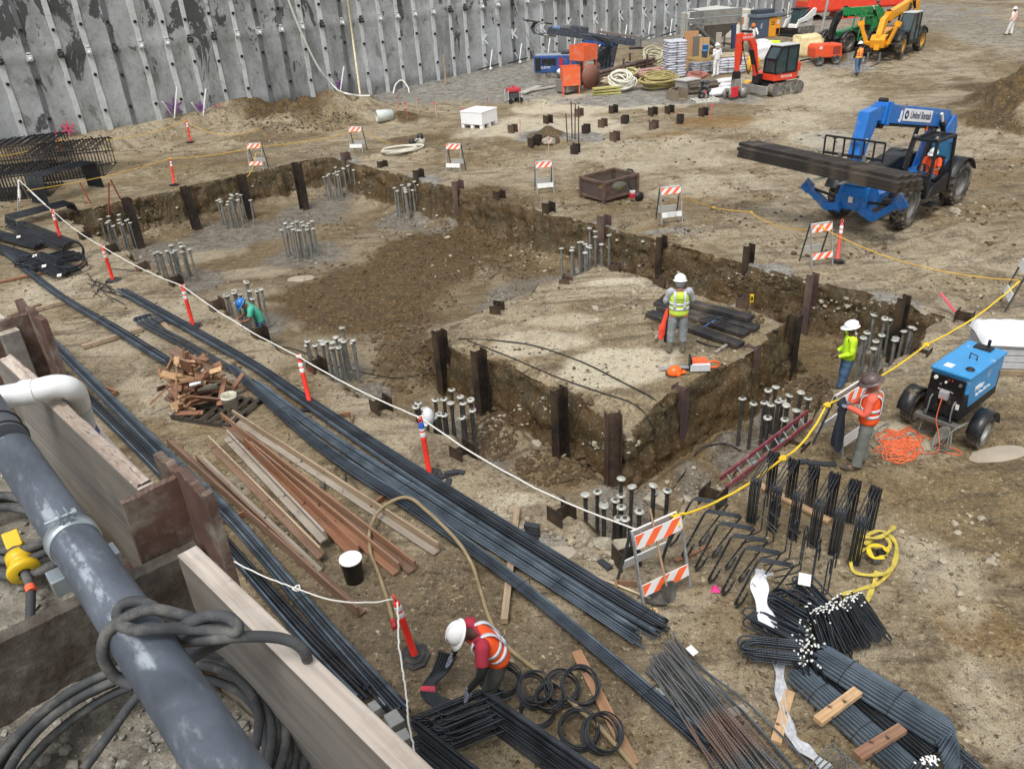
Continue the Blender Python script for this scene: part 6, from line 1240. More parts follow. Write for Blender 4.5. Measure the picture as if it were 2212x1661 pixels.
def outfit(rt,J,shirt,pants,boots,vest=None,stripe=None,sleeves='long',hat=None,hatm=None,gloves=None,face=V(0,1,0),skin=skin1,boot_h=.16,vest_open=False,hood=None,fing=True,hatlab=None,seed=1,emblem=None):
 body(rt,J,skin,face,fing);X=(J['shR']-J['shL']).normalized();ch=tors(J,0,1)
 mb=MB();loft(mb,[ch[0],ch[1],ch[2],ch[3],ch[4],ch[5]-(ch[5]-ch[4])*.25],[.185,.185,.178,.195,.192,.085],[.138,.142,.135,.14,.12,.075],X,seed=seed);sh_=mb.build('shirt',shirt,rt,sub=1)
 for i,s_ in enumerate('LR'):
  e_=J['el'+s_];w_=J['wr'+s_];mb=MB();s0=J['sh'+s_].lerp(J['chest'],.25)
  if sleeves=='long':limb(mb,[s0,J['sh'+s_],J['sh'+s_].lerp(e_,.5),e_,e_.lerp(w_,.5),w_.lerp(e_,.06)],[.075,.082,.066,.058,.05,.04],seed+i)
  else:limb(mb,[s0,J['sh'+s_],J['sh'+s_].lerp(e_,.7)],[.075,.085,.072],seed+i)
  mb.build('sleeve',shirt,rt)
  if sleeves=='black':mb=MB();limb(mb,[J['sh'+s_].lerp(e_,.5),e_,w_.lerp(e_,.04)],[.055,.047,.034],seed+5);mb.build('arm_cover',mat('black_cloth','111113',.8,bump=.4),rt)
 mb=MB();loft(mb,[J['pelvis']+(J['waist']-J['pelvis'])*.45,J['pelvis'],J['hipL'].lerp(J['hipR'],.5)-V(0,0,.05)],[.165,.172,.165],[.118,.135,.125],(J['hipR']-J['hipL']),seed=seed+3)
 for i,s_ in enumerate('LR'):limb(mb,[J['hip'+s_].lerp(J['pelvis'],.15),J['hip'+s_].lerp(J['kn'+s_],.4),J['kn'+s_],J['kn'+s_].lerp(J['an'+s_],.5),J['an'+s_].lerp(J['kn'+s_],boot_h-.1)],[.108,.104,.088,.08,.086 if boot_h<.3 else.06],seed+7+i,.02,14)
 mb.build('trousers',pants,rt)
 for s_ in 'LR':
  an,to,kn=J['an'+s_],J['to'+s_],J['kn'+s_];d=(to-an);d.z=0;d.normalize();mb=MB();h_=an.lerp(kn,boot_h)
  mb.tube([h_,an+V(0,0,.01),an-V(0,0,.035)],[.068 if boot_h>.3 else.058,.056,.052],12);mb.ball((an+to)/2+d*.03-V(0,0,.02),(.05,.125,.052),12,8,Matrix.Rotation(math.atan2(-d.x,d.y),3,'Z'));mb.build('boot',boots,rt)
 if vest:
  mb=MB();loft(mb,[ch[0]-(ch[1]-ch[0])*.4,ch[1],ch[2],ch[3],ch[4],ch[4].lerp(ch[5],.62)],[.212,.206,.198,.208,.17,.1],[.165,.162,.155,.158,.138,.088],X,seed=seed+9,wr=.004);vo=mb.build('vest',vest,rt,sub=1)
  if stripe:
   f2=X.cross((ch[3]-ch[2]).normalized())*-1
   for q in(.12,.62):c0=ch[2].lerp(ch[3],q-.35);ax_=(ch[3]-ch[2]).normalized();mb=MB();loft(mb,[c0,c0+ax_*.05],[.21,.21],[.165,.166],X,wr=.002,seed=seed+9);mb.build('reflective_stripe',stripe,vo)
   for s_ in(-1,1):
    for fb in(-1,1):
     pts=[ch[2]+X*.1*s_+f2*.158*fb,ch[3]+X*.105*s_+f2*.16*fb,ch[4]+X*.105*s_+f2*.128*fb,ch[4].lerp(ch[5],.5)+X*.1*s_+f2*.055*fb];vs=[]
     for p in crv(pts,4):vs+=[p-X*.025,p+X*.025]
     nn=len(vs)//2;mb=MB();mb.add(vs,[(2*i,2*i+1,2*i+3,2*i+2)for i in range(nn-1)],0,True);o=mb.build('reflective_stripe',stripe,vo);so=o.modifiers.new('s','SOLIDIFY');so.thickness=.012;so.offset=0
 up_=(J['head']-J['neck']).normalized();f=(face-up_*face.dot(up_)).normalized();sd_=f.cross(up_).normalized();M3=Matrix((sd_,f,up_)).transposed()
 if hood:MB().ball(J['head']-f*.01,(.108,.12,.135),16,10,M3).build('hood',hood,rt)
 elif skin is not None:
  MB().ball(J['head']-f*.012+up_*.02,(.09,.1,.105),14,8,M3,v1=.62).build('hair',hair,rt)
 if hat:
  hc_=J['head']+up_*.045;h=MB();h.ball(hc_,(.128,.148,.125),22,9,M3,v1=.52);ho=h.build('hard_hat',hatm,rt);mb=MB();n=28;vs=[]
  for i in range(n):
   a=2*PI*i/n;full=hat=='full';ext=.055 if full else(.02+.055*max(0,math.sin(a))**1.5)
   for e_,z_ in((.98,-.004),(1+ext/.14,-.022),(1+ext/.14,-.027),(.98,-.014)):vs.append(hc_+M3@V(.128*math.cos(a)*e_,.148*math.sin(a)*e_,z_))
  mb.add(vs,[(4*i+j,4*i+j+1,4*((i+1)%n)+j+1,4*((i+1)%n)+j)for i in range(n)for j in range(3)],0,True);mb.build('brim',hatm,ho)
  MB().tube([hc_+M3@V(0,.148*math.cos(t),.128*math.sin(t))for t in[PI*.12+PI*.76*i/10 for i in range(11)]],.012,6).build('crown_ridge',hatm,ho)
  if emblem:
   for(a_,e_)in emblem:q=M3@V(.126*math.sin(a_)*math.cos(e_),.146*math.cos(a_)*math.cos(e_),.124*math.sin(e_));tq=q.normalized().to_track_quat('Z','Y').to_matrix();mb=MB();mb.lathe([(0,.006),(.024,.004),(.024,0)],14,tq,ax=tuple(hc_+q));eo=mb.build('sticker',mat('sticker_blue','31508e',.5),ho)
 if gloves:
  for s_ in 'LR':
   w_=J['wr'+s_];d=(w_-J['el'+s_]).normalized();d=J['hand'+s_].normalized()if J.get('hand'+s_)else d;bend=J.get('curl',V(0,.3,-1)).normalized();sv=d.cross(bend).normalized();mb=MB();mb.tube([w_-d*.05,w_,w_+d*.04,w_+d*.09],[.036,.034,.05,.046],10,ell=(1,.62))
   for o_,l_ in((-.032,.05),(-.011,.062),(.011,.06),(.032,.046)):b_=w_+d*.085+sv*o_;mb.tube([b_,b_+d*l_*.6+bend*.012,b_+d*l_+bend*.045],[.0125,.012,.0105],7)
   mb.tube([w_+d*.02-sv*.035,w_+d*.06-sv*.062+bend*.015],[.014,.012],7);mb.build('glove',gloves,rt)
def person(p,yaw,label,J=None,scale=1.,**k):
 rt=thing('person',label,'person',p,yaw);rt.scale=(scale,)*3;j={a:(b_.copy())for a,b_ in J0.items()};j.update(J or{});outfit(rt,j,**k);return rt,j
silver=mat('silver_tape','c9ced4',.35,var=.08,bump=.1);vor=mat('vest_orange','f0571e',.75,var=.12,sc=9,bump=.3);vlime=mat('vest_lime','c3e04a',.7,var=.1,sc=9,bump=.3);vyel=mat('jacket_lime','c6f02c',.7,var=.1,sc=8,bump=.3)
jean_g=mat('gray_jeans','6d716b',.85,var=.2,sc=12,bump=.4);jean_b=mat('blue_jeans','46607f',.85,var=.25,sc=12,bump=.4);jean_p=mat('pale_jeans','83898c',.85,var=.25,sc=12,bump=.4);dkb=mat('dark_boot','3a332d',.7,var=.3,dirt=.5,dcol='7d6c55',ds=8);rubb=mat('muddy_rubber_boot','6b6656',.7,var=.3,dirt=.5,dcol='8b7b60',ds=8)
salm=mat('salmon_shirt','df6550',.8,var=.12,bump=.3);gsh=mat('gray_sleeve','a9adb2',.8,var=.12,bump=.3);glv=mat('gray_glove','6f7480',.8,var=.2,sc=30);whh=mat('white_hard_hat','e9eaea',.3,var=.03,sc=4,bump=.0);orsh=mat('orange_shirt','dd6a3a',.8)
teal=mat('teal_shirt','4fae94',.8,var=.12,bump=.3);bhh=mat('blue_hard_hat','2e6fb4',.3,var=.04,bump=0);brh=mat('brown_hard_hat','5a4b48',.4,var=.2,sc=14,bump=.1);gpants=mat('dark_work_pants','3c3d38',.85,var=.2,bump=.3)
whs_=mat('white_suit','e4e4e2',.8,var=.08,bump=.4)
p=P(1857,1008);rt,j=person(p,rad(62),'man in an orange vest and brown hard hat holding a dark jacket',dict(elL=V(-.27,.06,1.17),elR=V(.27,.08,1.17),wrL=V(-.1,.34,1.16),wrR=V(.16,.33,1.1),head=V(-.01,.05,1.62),knL=V(-.11,.03,.5),anL=V(-.15,.06,.09),toL=V(-.18,.24,.03),handL=V(.2,1,-.1),handR=V(-.3,1,-.1)),1.02,shirt=salm,pants=jean_g,boots=dkb,vest=vor,stripe=silver,hat='full',hatm=brh,gloves=glv,face=V(-.1,1,-.15),seed=3)
mb=MB();navy=mat('navy_jacket','1c222e',.85,var=.25,bump=.5);n=12;vs=[]
for i in range(14):
 t=i/13
 for s2 in range(n):
  a=s2/n*2*PI;w_=.19+.07*t+.03*math.sin(3*a+4*t);vs.append(V(.0+w_*math.cos(a)-.06*t,.44+.08*math.sin(a)*(1+.4*math.sin(2*a+5*t))-.02*t,1.18-.78*t+.05*math.cos(a*2+1)))
mb.add(vs,[(i*n+j_,i*n+(j_+1)%n,(i+1)*n+(j_+1)%n,(i+1)*n+j_)for i in range(13)for j_ in range(n)]+[tuple(range(n))],0,True)
Mw=Matrix.Translation(p)@Matrix.Rotation(rad(62),4,'Z');mb.v=[tuple(Mw@V(*v))for v in mb.v];mb.build('jacket',navy,sub=1,label='dark navy jacket hanging from the hands of the man in the orange vest',cat='jacket')
p=G(1818,855,-1.5);person(V(p.x,p.y,Hs(p.x,p.y)+.02),rad(78),'man in a bright lime jacket and white hard hat in the right trench',dict(elL=V(-.25,.0,1.15),elR=V(.24,-.02,1.15),wrL=V(-.15,.22,1.02),wrR=V(.16,.2,1.0),knL=V(-.12,.06,.5),anL=V(-.12,.1,.09),toL=V(-.14,.28,.03)),1.08,shirt=vyel,pants=jean_b,boots=rubb,vest=None,hat='cap',hatm=whh,face=V(0,1,-.1),skin=skin2,boot_h=.62,seed=5)
p=P(1462,762);rt,j=person(p,rad(-8),'man in a lime vest standing on the platform with his back turned',dict(elL=V(-.28,.06,1.18),elR=V(.28,.08,1.2),wrL=V(-.16,.3,1.15),wrR=V(.12,.32,1.22),anL=V(-.16,-.04,.09),toL=V(-.22,.12,.03),knL=V(-.14,0,.5)),1.04,shirt=gsh,pants=jean_p,boots=rubb,vest=vlime,stripe=silver,hat='cap',hatm=whh,hood=mat('gray_hood','8d9198',.8),boot_h=.62,seed=8)
MB().box((0,0,.0),(.34,.24,.1)).build('shirt_hem',orsh,rt,bevel=.03,sub=1).location=(0,0,.93)
prt=mat('faint_print','4c5c2c',.8)
text('SCHNABEL',.05,rt,prt,(0,-.165,1.3),(PI/2,0,0),'lettering');text('SAFETY FIRST',.03,rt,prt,(0,-.165,1.24),(PI/2,0,0),'lettering')
Mw=Matrix.Translation(p)@Matrix.Rotation(rad(-8),4,'Z')
mb=MB();mb.tube([Mw@V(-.24,.08,1.05),Mw@V(-.27,.04,.86),Mw@V(-.3,.05,.74),Mw@V(-.36,.0,.6),Mw@V(-.34,.03,.45),Mw@V(-.38,0,.34)],[.03,.07,.05,.095,.08,.06],9,ell=(.55,1));mb.build('red_vest',mat('vest_red','e24a34',.8,bump=.3),sub=1,label='red orange vest dangling at the left side of the man on the platform',cat='vest')
mb=MB();mb.tube([Mw@V(-.2,.1,1.0),Mw@V(-.22,.08,.7),Mw@V(-.24,.06,.25)],[.05,.08,.06],10);mb.build('dark_jacket',mat('black_cloth','111113',.8,bump=.4),label='dark garment hanging beside the red vest of the man on the platform',cat='jacket')
p=G(553,738,-1.0);person(V(p.x+.1,p.y+.4,-1.5),rad(118),'bareheaded-armed worker in a green shirt and blue hard hat bending in the pit behind a pile'.replace('bareheaded-armed ',''),dict(chest=V(0,.14,1.3),neck=V(0,.26,1.44),head=V(0,.36,1.53),shL=V(-.19,.2,1.38),shR=V(.19,.2,1.38),elL=V(-.25,.3,1.12),elR=V(.25,.3,1.12),wrL=V(-.14,.52,1.08),wrR=V(.14,.52,1.08)),1.02,shirt=teal,pants=jean_b,boots=rubb,sleeves='short',hat='cap',hatm=bhh,face=V(0,1,-.9),seed=11)
p=G(1052,1452,.85);person(V(p.x+.06,p.y+.22,0),rad(112),'crouching man in an orange vest and white hard hat gripping the stirrup stack',dict(pelvis=V(0,-.06,.86),waist=V(0,-.02,1.0),chest=V(0,.1,1.2),neck=V(0,.22,1.345),head=V(0,.35,1.415),shL=V(-.2,.17,1.29),shR=V(.2,.17,1.29),elL=V(-.34,.26,1.04),elR=V(.33,.24,1.03),wrL=V(-.3,.42,.82),wrR=V(.28,.4,.8),handL=V(0,.1,-1),handR=V(0,.4,-1),hipL=V(-.1,-.06,.84),hipR=V(.1,-.06,.84),knL=V(-.13,.12,.46),knR=V(.13,.1,.46),anL=V(-.13,.0,.09),anR=V(.13,-.02,.09),toL=V(-.15,.18,.03),toR=V(.15,.16,.03),curl=V(.2,.6,-.2)),1.0,shirt=mat('red_shirt','a2283c',.8,bump=.3),pants=gpants,boots=dkb,vest=vor,stripe=silver,sleeves='black',hat='cap',hatm=whh,gloves=glv,face=V(0,.8,-1),skin=skin2,seed=14,emblem=[(.5,.5),(-.3,.9)])
p=P(1850,163);rt,j=person(p,rad(5),'man in a yellow vest and white hard hat walking with papers by the yellow machine',dict(knL=V(-.12,-.1,.5),anL=V(-.14,-.36,.14),toL=V(-.14,-.22,.05),knR=V(.12,.1,.5),anR=V(.12,.12,.09),toR=V(.12,.3,.03)),1.06,shirt=mat('black_cloth','111113',.8,bump=.4),pants=jean_b,boots=dkb,vest=mat('vest_yelor','ecb455',.75),stripe=mat('vest_edge','e8763a',.7),hat='cap',hatm=whh,hood=mat('black_cloth','111113'),fing=False,seed=20)
MB().box((.3,.1,.85),(.02,.22,.3)).build('papers',paper,rt)
person(P(2181,77),rad(30),'distant man in a white suit walking near the right edge',dict(knL=V(-.12,.1,.5),anL=V(-.12,.2,.09),toL=V(-.12,.38,.03)),1.0,shirt=whs_,pants=whs_,boots=dkb,vest=mat('vest_faint','e6b9a8',.8),hat='cap',hatm=whh,fing=False,seed=22)
person(P(1546,166),rad(20),'man in a white suit standing at the pallet table among the sacks',dict(wrL=V(-.12,.32,1.0),wrR=V(.12,.32,1.0)),1.08,shirt=whs_,pants=whs_,boots=whs_,hat='full',hatm=whh,hood=whs_,fing=False,seed=25)
person(P(1623,112),rad(150),'worker in an orange hard hat behind the red excavator arm',dict(elL=V(-.34,.1,1.2),wrL=V(-.4,.3,1.1)),1.0,shirt=whs_,pants=jean_b,boots=dkb,hat='cap',hatm=mat('orange_hard_hat','d9762c',.4),fing=False,seed=27)
tyre_m=mat('muddy_tyre','2e2c2a',.85,var=.3,sc=6,bump=.3,dirt=.55,dcol='867c6c',ds=3);glass=mat('cab_glass','34464a',.12,var=.25,sc=2,bump=0,spec=.8);blkp=mat('machine_black','17191b',.5,var=.25,sc=6,dirt=.2,dcol='5f5a50',ds=3);chrome=mat('cylinder_rod','c4c8cc',.2,metal=.9,var=.05)
mgray=mat('machine_gray','6f7274',.5,metal=.3,var=.2,sc=6,dirt=.35,dcol='8d8574',ds=3)
def wheel(rt,x,y,R_,w_,tm,rm,side,spin=0.,lugs=22):
 mb=MB();M3=Matrix.Rotation(PI/2,3,'X');h=w_/2;prof=[(R_*.56,-h*.8),(R_*.62,-h),(R_*.86,-h*1.02),(R_*.94,-h*.86),(R_*.95,0),(R_*.94,h*.86),(R_*.86,h*1.02),(R_*.62,h),(R_*.56,h*.8),(R_*.56,-h*.8)]
 mb.lathe(prof,36,M3)
 for i in range(lugs):
  for s_ in(-1,1):
   a=2*PI*(i+.5*(s_>0))/lugs;c=V(math.cos(a)*R_*.965,s_*h*.48,math.sin(a)*R_*.965);q=Matrix.Rotation(-a,3,'Y')@Matrix.Rotation(s_*.55,3,'X');mb.box(c,(R_*.09,h*1.0,R_*.1),q)
 wh_=bpy.data.objects.new('wheel',mb.mesh('wheel',tm));COL.objects.link(wh_);wh_.parent=rt;wh_.location=(x,y,R_*.985);wh_.rotation_euler=(0,0,spin)
 mb=MB();s_=side;mb.lathe([(0,s_*h*.35),(R_*.16,s_*h*.4),(R_*.2,s_*h*.3),(R_*.26,s_*h*.1),(R_*.5,s_*h*.2),(R_*.56,s_*h*.72),(R_*.6,s_*h*.98),(R_*.53,s_*h*.7)],28,M3)
 for i in range(8):a=2*PI*i/8;mb.cyl((math.cos(a)*R_*.21,-s_*h*.3,math.sin(a)*R_*.21),(math.cos(a)*R_*.21,-s_*h*.42,math.sin(a)*R_*.21),R_*.025,n=6)
 mb.build('rim',rm,wh_);return wh_
def boxpart(rt,nm,m_,c,d,bv=.01,rot=None,tp=1.):return MB().box(c,d,rot,tp=tp).build(nm,m_,rt,bevel=bv)
def handler(p,yaw,label,bm,R_=.69,kind='blue',piv=(-2.3,2.35),tipx=(2.5,3.28),s=1.):
 """telescopic handler; x forward, y to its left (cab side)"""
 rt=thing('telehandler',label,'telehandler',p,yaw);rt.scale=(s,)*3;wb,tr=1.66,1.02;bl=mat(bm[0],bm[1],.35,var=.12,sc=5,bump=.03,dirt=.3,dcol='857c6b',ds=2.5);rimm=mat(*bm[2])if len(bm)>2 else mgray
 for x_,y_ in((wb,tr),(wb,-tr),(-wb,tr),(-wb,-tr)):wheel(rt,x_,y_,R_,.44,tyre_m,rimm,-1 if y_>0 else 1,.12 if x_>0 else 0)
 mb=MB();mb.side([(-2.5,.75),(-2.5,1.25),(-1.2,1.05),(1.2,1.0),(2.3,.95),(2.3,.62),(-2.0,.6)],-.36,.36);mb.build('chassis',blkp if kind!='blue' else bl,rt,bevel=.02)
 for x_ in(-wb,wb):MB().cyl((x_,-.8,R_),(x_,.8,R_),.14,n=12).build('axle',blkp,rt)
 mb=MB();mb.side([(-1.9,.75),(-1.9,1.45),(-.7,1.5),(.75,1.28),(.75,.7)],-1.15,-.42);mb.build('engine_cover',blkp if kind=='blue' else bl,rt,bevel=.06)
 for x_,y_ in((wb,tr+.02),(wb,-tr-.02),(-wb,tr+.02),(-wb,-tr-.02)):
  mb=MB();vs=[];n=10
  for i in range(n+1):
   a=rad(25)+rad(130)*i/n
   for rr_,yy in((R_+.1,-.24),(R_+.13,-.24),(R_+.13,.24),(R_+.1,.24)):vs.append((x_+rr_*math.cos(a),y_+yy,R_+rr_*math.sin(a)))
  mb.add(vs,[(4*i+j,4*i+j+1,4*i+j+5,4*i+j+4)for i in range(n)for j in range(3)]+[(4*i+3,4*i,4*i+4,4*i+7)for i in range(n)],0,True);mb.build('fender',blkp,rt)
 px_,pz_=piv;tx,tz=tipx;a=math.atan2(tz-pz_,tx-px_);L_=math.hypot(tx-px_,tz-pz_)
 for y_ in(-.34,.28):mb=MB();mb.side([(-2.5,1.0),(px_-.3,pz_-.1),(px_-.05,pz_+.3),(px_+.35,pz_),(-1.3,1.0)],y_,y_+.06);mb.build('boom_support',bl,rt)
 Mb=Matrix.Translation((px_,0,pz_))@Matrix.Rotation(-a,4,'Y')
 def bpart(nm,m_,fn,bv=.012,par=None):
  mb=MB();fn(mb);mb.v=[tuple(Mb@Vector(v))for v in mb.v];return mb.build(nm,m_,par or rt,bevel=bv)
 L1=L_-.55
 bo=bpart('outer_boom',bl,lambda m_:m_.side([(-.15,-.2),(-.25,.1),(.15,.42),(L1,.42),(L1,-.12),(.6,-.12)],-.19,.19),.02)
 bpart('boom_collar',bl,lambda m_:(m_.box((L1-.05,0,.15),(.14,.44,.66)),m_.box((L1+.2,0,.15),(.08,.42,.6))),.02,bo)
 bpart('inner_boom',bl,lambda m_:m_.box((L1+.15,0,.14),(.75,.3,.42)),.01)
 bpart('boom_underside',blkp,lambda m_:m_.box((L1*.55,0,-.16),(L1*.85,.24,.08)),.01,bo)
 bpart('sheave',blkp,lambda m_:(m_.cyl((L1+.05,-.1,-.16),(L1+.05,.1,-.16),.13,n=14),m_.cyl((L1+.15,-.12,.5),(L1+.15,.12,.5),.07,n=12)),0,bo)
 hx,hz=tx+.12,tz
 if kind=='blue':mb=MB();mb.side([(hx-.12,hz+.3),(hx+.42,hz+.25),(hx+.62,hz-.55),(hx+.75,hz-1.2),(hx+.42,hz-1.25),(hx+.15,hz-.6),(hx-.1,hz-.2)],-.17,.17)
 else:mb=MB();mb.side([(hx-.12,hz+.3),(hx+.35,hz+.15),(hx+.75,hz-.8),(hx+.8,hz-1.7),(hx+.45,hz-1.7),(hx+.3,hz-.8),(hx-.1,hz-.2)],-.17,.17)
 hd_=mb.build('boom_head',bl if kind!='green' else blkp,rt,bevel=.02)
 if kind=='blue':boxpart(hd_,'sticker',paper,(hx+.61,.0,hz-.6),(.01,.12,.16),0,Matrix.Rotation(-.16,3,'Y'));boxpart(hd_,'sticker',paper,(hx+.36,.173,hz-.55),(.1,.004,.12),0)
 for y_ in(-.26,.26):MB().cyl((-.6,y_,1.15),(px_+1.2,y_,pz_+.05),.07,n=12).build('lift_cylinder',blkp,rt);
 MB().cyl((px_+.15,.27,pz_-.75),(px_+.72,.27,pz_+.2),.08,n=12).build('compensating_cylinder',blkp,rt);MB().cyl((px_+.72,.27,pz_+.2),(px_+.88,.27,pz_+.46),.045,n=10).build('cylinder_rod',tip,rt)
 fx=hx+(.72 if kind=='blue' else.9);fz=hz-(1.45 if kind=='blue' else 2.35);fw2=.92 if kind=='blue' else 1.15
 mb=MB()
 for z_ in(fz+.12,fz+.5):mb.box((fx,0,z_),(.07,fw2*2,.07))
 mb.build('carriage',blkp,rt,bevel=.005);mb=MB()
 if kind=='blue':
  mb.box((fx,0,fz+.98),(.05,fw2*2,.05))
  for i in range(7):mb.box((fx,-fw2+fw2*2*i/6,fz+.7),(.04,.04,.52))
  mb.build('load_backrest',blkp,rt)
 for y_ in(-.38,.38):
  mb=MB();mb.side([(fx+.04,fz+.55),(fx+.04,fz),(fx+1.25,fz+.02),(fx+1.25,fz-.01),(fx-.01,fz-.06),(fx-.01,fz+.55)],y_-.06,y_+.06);mb.build('fork',mgray,rt)
 if kind!='green':
  m1=bl;mb=MB();mb.side([(2.15,.62),(2.15,.95),(2.5,1.42),(2.9,1.38),(3.05,1.1),(2.95,.62)],-.46,.46);mb.build('front_frame',m1,rt,bevel=.04)
  if kind=='blue':
   mb=MB();mb.prism([(2.1,-.5),(2.95,-.34),(2.95,.34),(2.1,.5)],1.38,1.5);mb.build('front_deck',mat('deck_blue','5aa2da',.35,var=.08,dirt=.15),rt,bevel=.02)
   for y_ in(-.42,.42):mb=MB();mb.side([(2.9,1.05),(3.02,1.05),(3.06,.6),(2.98,.5),(2.88,.6)],y_-.09,y_+.09);mb.cyl((2.97,y_-.12,.68),(2.97,y_+.12,.68),.07,n=10);mb.build('stabilizer_bracket',m1,rt)
   boxpart(rt,'sticker',paper,(3.063,-.0,.98),(.01,.14,.18),0)
  for s_ in(-1,1):
   if kind=='blue':pts=[V(2.95,.35*s_,.72),V(3.0,.75*s_,.55 if s_>0 else.62),V(3.02,1.45*s_,1.12)]
   else:pts=[V(2.6,.3*s_,.75),V(2.95,.72*s_,.95),V(3.05,1.15*s_,2.05)]
   mb=MB()
   for q in range(2):mb.beam(pts[q],pts[q+1],.2,.22 if q else.26,up=(1,0,0))
   mb.cyl(pts[1]-V(.13,0,0),pts[1]+V(.13,0,0),.08,n=10);mb.build('stabilizer_leg',m1,rt,bevel=.015)
   mb=MB();dq=(pts[2]-pts[1]).normalized();nq=dq.cross(V(1,0,0)).normalized();mb.beam(pts[2]-nq*.2+dq*.05,pts[2]+nq*.2+dq*.05,.3,.04,up=(1,0,0));mb.build('stabilizer_pad',m1,rt);MB().cyl(pts[0]+V(0,0,.2),pts[1].lerp(pts[2],.7)+V(0,0,.12),.045,n=8).build('stabilizer_cylinder',blkp,rt)
 if kind=='blue' or kind=='green':
  cb_=blkp if kind=='blue' else bl;x0,x1,y0,y1,z0,z1=-.55,.85,.42,1.22,.72,2.4
  boxpart(rt,'cab_floor',blkp,((x0+x1)/2,(y0+y1)/2,z0+.06),(x1-x0,y1-y0,.16),.02)
  mb=MB();mb.side([(x0+.05,z0),(x0+.05,z0+.55),(x1-.35,z0+.3),(x1-.1,z0)],y1-.05,y1+.02);mb.build('side_panel',cb_,rt,bevel=.01)
  for nm,a_,b_ in(('cab_post',(x1,y1,z0),(x1-.25,y1-.05,z1)),('cab_post',(x1,y0,z0),(x1-.25,y0+.05,z1)),('cab_post',(x0-.1,y1,z0),(x0,y1-.05,z1)),('cab_post',(x0-.1,y0,z0),(x0,y0+.05,z1))):MB().beam(a_,b_,.09,.09).build(nm,cb_,rt,bevel=.015)
  mb=MB();cx_,cy_=(x0+x1-.25)/2,(y0+y1)/2;w1,w2=(x1-.25-x0),(y1-y0-.1)
  for y_ in(y0+.05,y1-.05):mb.box((cx_,y_,z1),(w1+.1,.07,.08))
  for x_ in(x0,x1-.25):mb.box((x_,cy_,z1),(.07,w2-.08,.08))
  for i in range(1,6):mb.box((x0+w1*i/6,cy_,z1+.012),(.035,w2-.08,.03))
  mb.box((cx_,cy_,z1+.035),(w1-.08,.035,.02));mb.build('roof_grille',cb_,rt)
  boxpart(rt,'seat',blkp,(-.2,.82,1.12),(.5,.5,.14),.03);boxpart(rt,'seat_back',blkp,(-.42,.82,1.45),(.12,.48,.62),.03);boxpart(rt,'dashboard',blkp,(.62,.82,1.15),(.2,.5,.5),.03)
  MB().tube([(.42+.04*math.sin(t),.82+.19*math.cos(t),1.5+.16*math.sin(t))for t in[i*PI/8 for i in range(16)]],.018,6,closed=True).build('steering_wheel',blkp,rt);boxpart(rt,'step',blkp,(.35,1.2,.45),(.5,.3,.05),.01);boxpart(rt,'rear_screen',mat('blue_screen','3f7fa8',.4)if kind=='blue' else bl,(-.62,.82,1.9),(.02,.6,.55),.01)
  for x_,y_ in((.6,.5),(.6,1.15)):MB().ball((x_+.05,y_,2.5),.06,10,6).build('work_light',mgray,rt)
  MB().cyl((-.9,.1,2.35),(-.9,.1,2.5),.05,n=10).build('beacon',mat('beacon_orange','f07a28',.3),rt)
 else:
  mb=MB();mb.side([(-.75,.85),(-.8,2.45),(.35,2.45),(.75,1.5),(.8,.8)],.42,1.2);mb.build('cab_shell',glass,rt,bevel=.03);boxpart(rt,'cab_roof',mat('roof_gray','b9bdbc',.5),(-.22,.81,2.5),(1.25,.86,.09),.03);mb=MB()
  for y_ in(.42,1.2):
   for a_,b_ in(((-.77,y_,.85),(-.82,y_,2.45)),((-.1,y_,.85),(-.15,y_,2.45)),((.36,y_,2.45),(.78,y_,1.5)),((.78,y_,1.5),(.82,y_,.8))):mb.beam(a_,b_,.07,.07)
  mb.build('cab_frame',blkp,rt);boxpart(rt,'cab_base',blkp,(0,.81,.75),(1.7,.84,.3),.03);boxpart(rt,'mirror',blkp,(-.9,1.45,1.5),(.04,.14,.3),.01)
 return rt,Mb,L1,bl
rt,Mb,L1,bl=handler(V(12.94,25.34,Hs(12.94,25.34)),math.atan2(-.621,-.784),'blue telescopic handler carrying a stack of dark timbers on its forks',('machine_blue','1f6fc0'))
wpm=mat('sign_white','e8ebee',.4,var=.03);nv=mat('sign_navy','1d2a52',.4)
sg_=MB();sg_.box((0,0,0),(1.95,.012,.36));sg_.v=[tuple(Mb@(V(*v)+V(L1*.5+.25,.198,.16)))for v in sg_.v];plate=sg_.build('sign_plate',wpm,rt,bevel=.005)
eul=(Mb.to_3x3()@Matrix.Rotation(PI,3,'Z')@Matrix.Rotation(PI/2,3,'X')).to_euler()
text('United Rentals',.3,plate,nv,Mb@V(L1*.5+.08,.207,.16),eul,'lettering',ext=.003,bold=.004,sx=.8,it=.15)
mb=MB();mb.lathe([(.055,.004),(.125,.004),(.125,0),(.055,0)],22,Mb.to_3x3()@Matrix.Rotation(-PI/2,3,'X'),ax=tuple(Mb@V(L1*.5+1.04,.2055,.16)));mb.build('round_logo',nv,plate)
text('J',.3,rt,wpm,Mb@V(L1*.5+1.38,.2,.12),eul,'lettering',ext=.004,bold=.03,sx=1.3)
Mt=Matrix.Translation((12.94,25.34,0))@Matrix.Rotation(math.atan2(-.621,-.784),4,'Z')
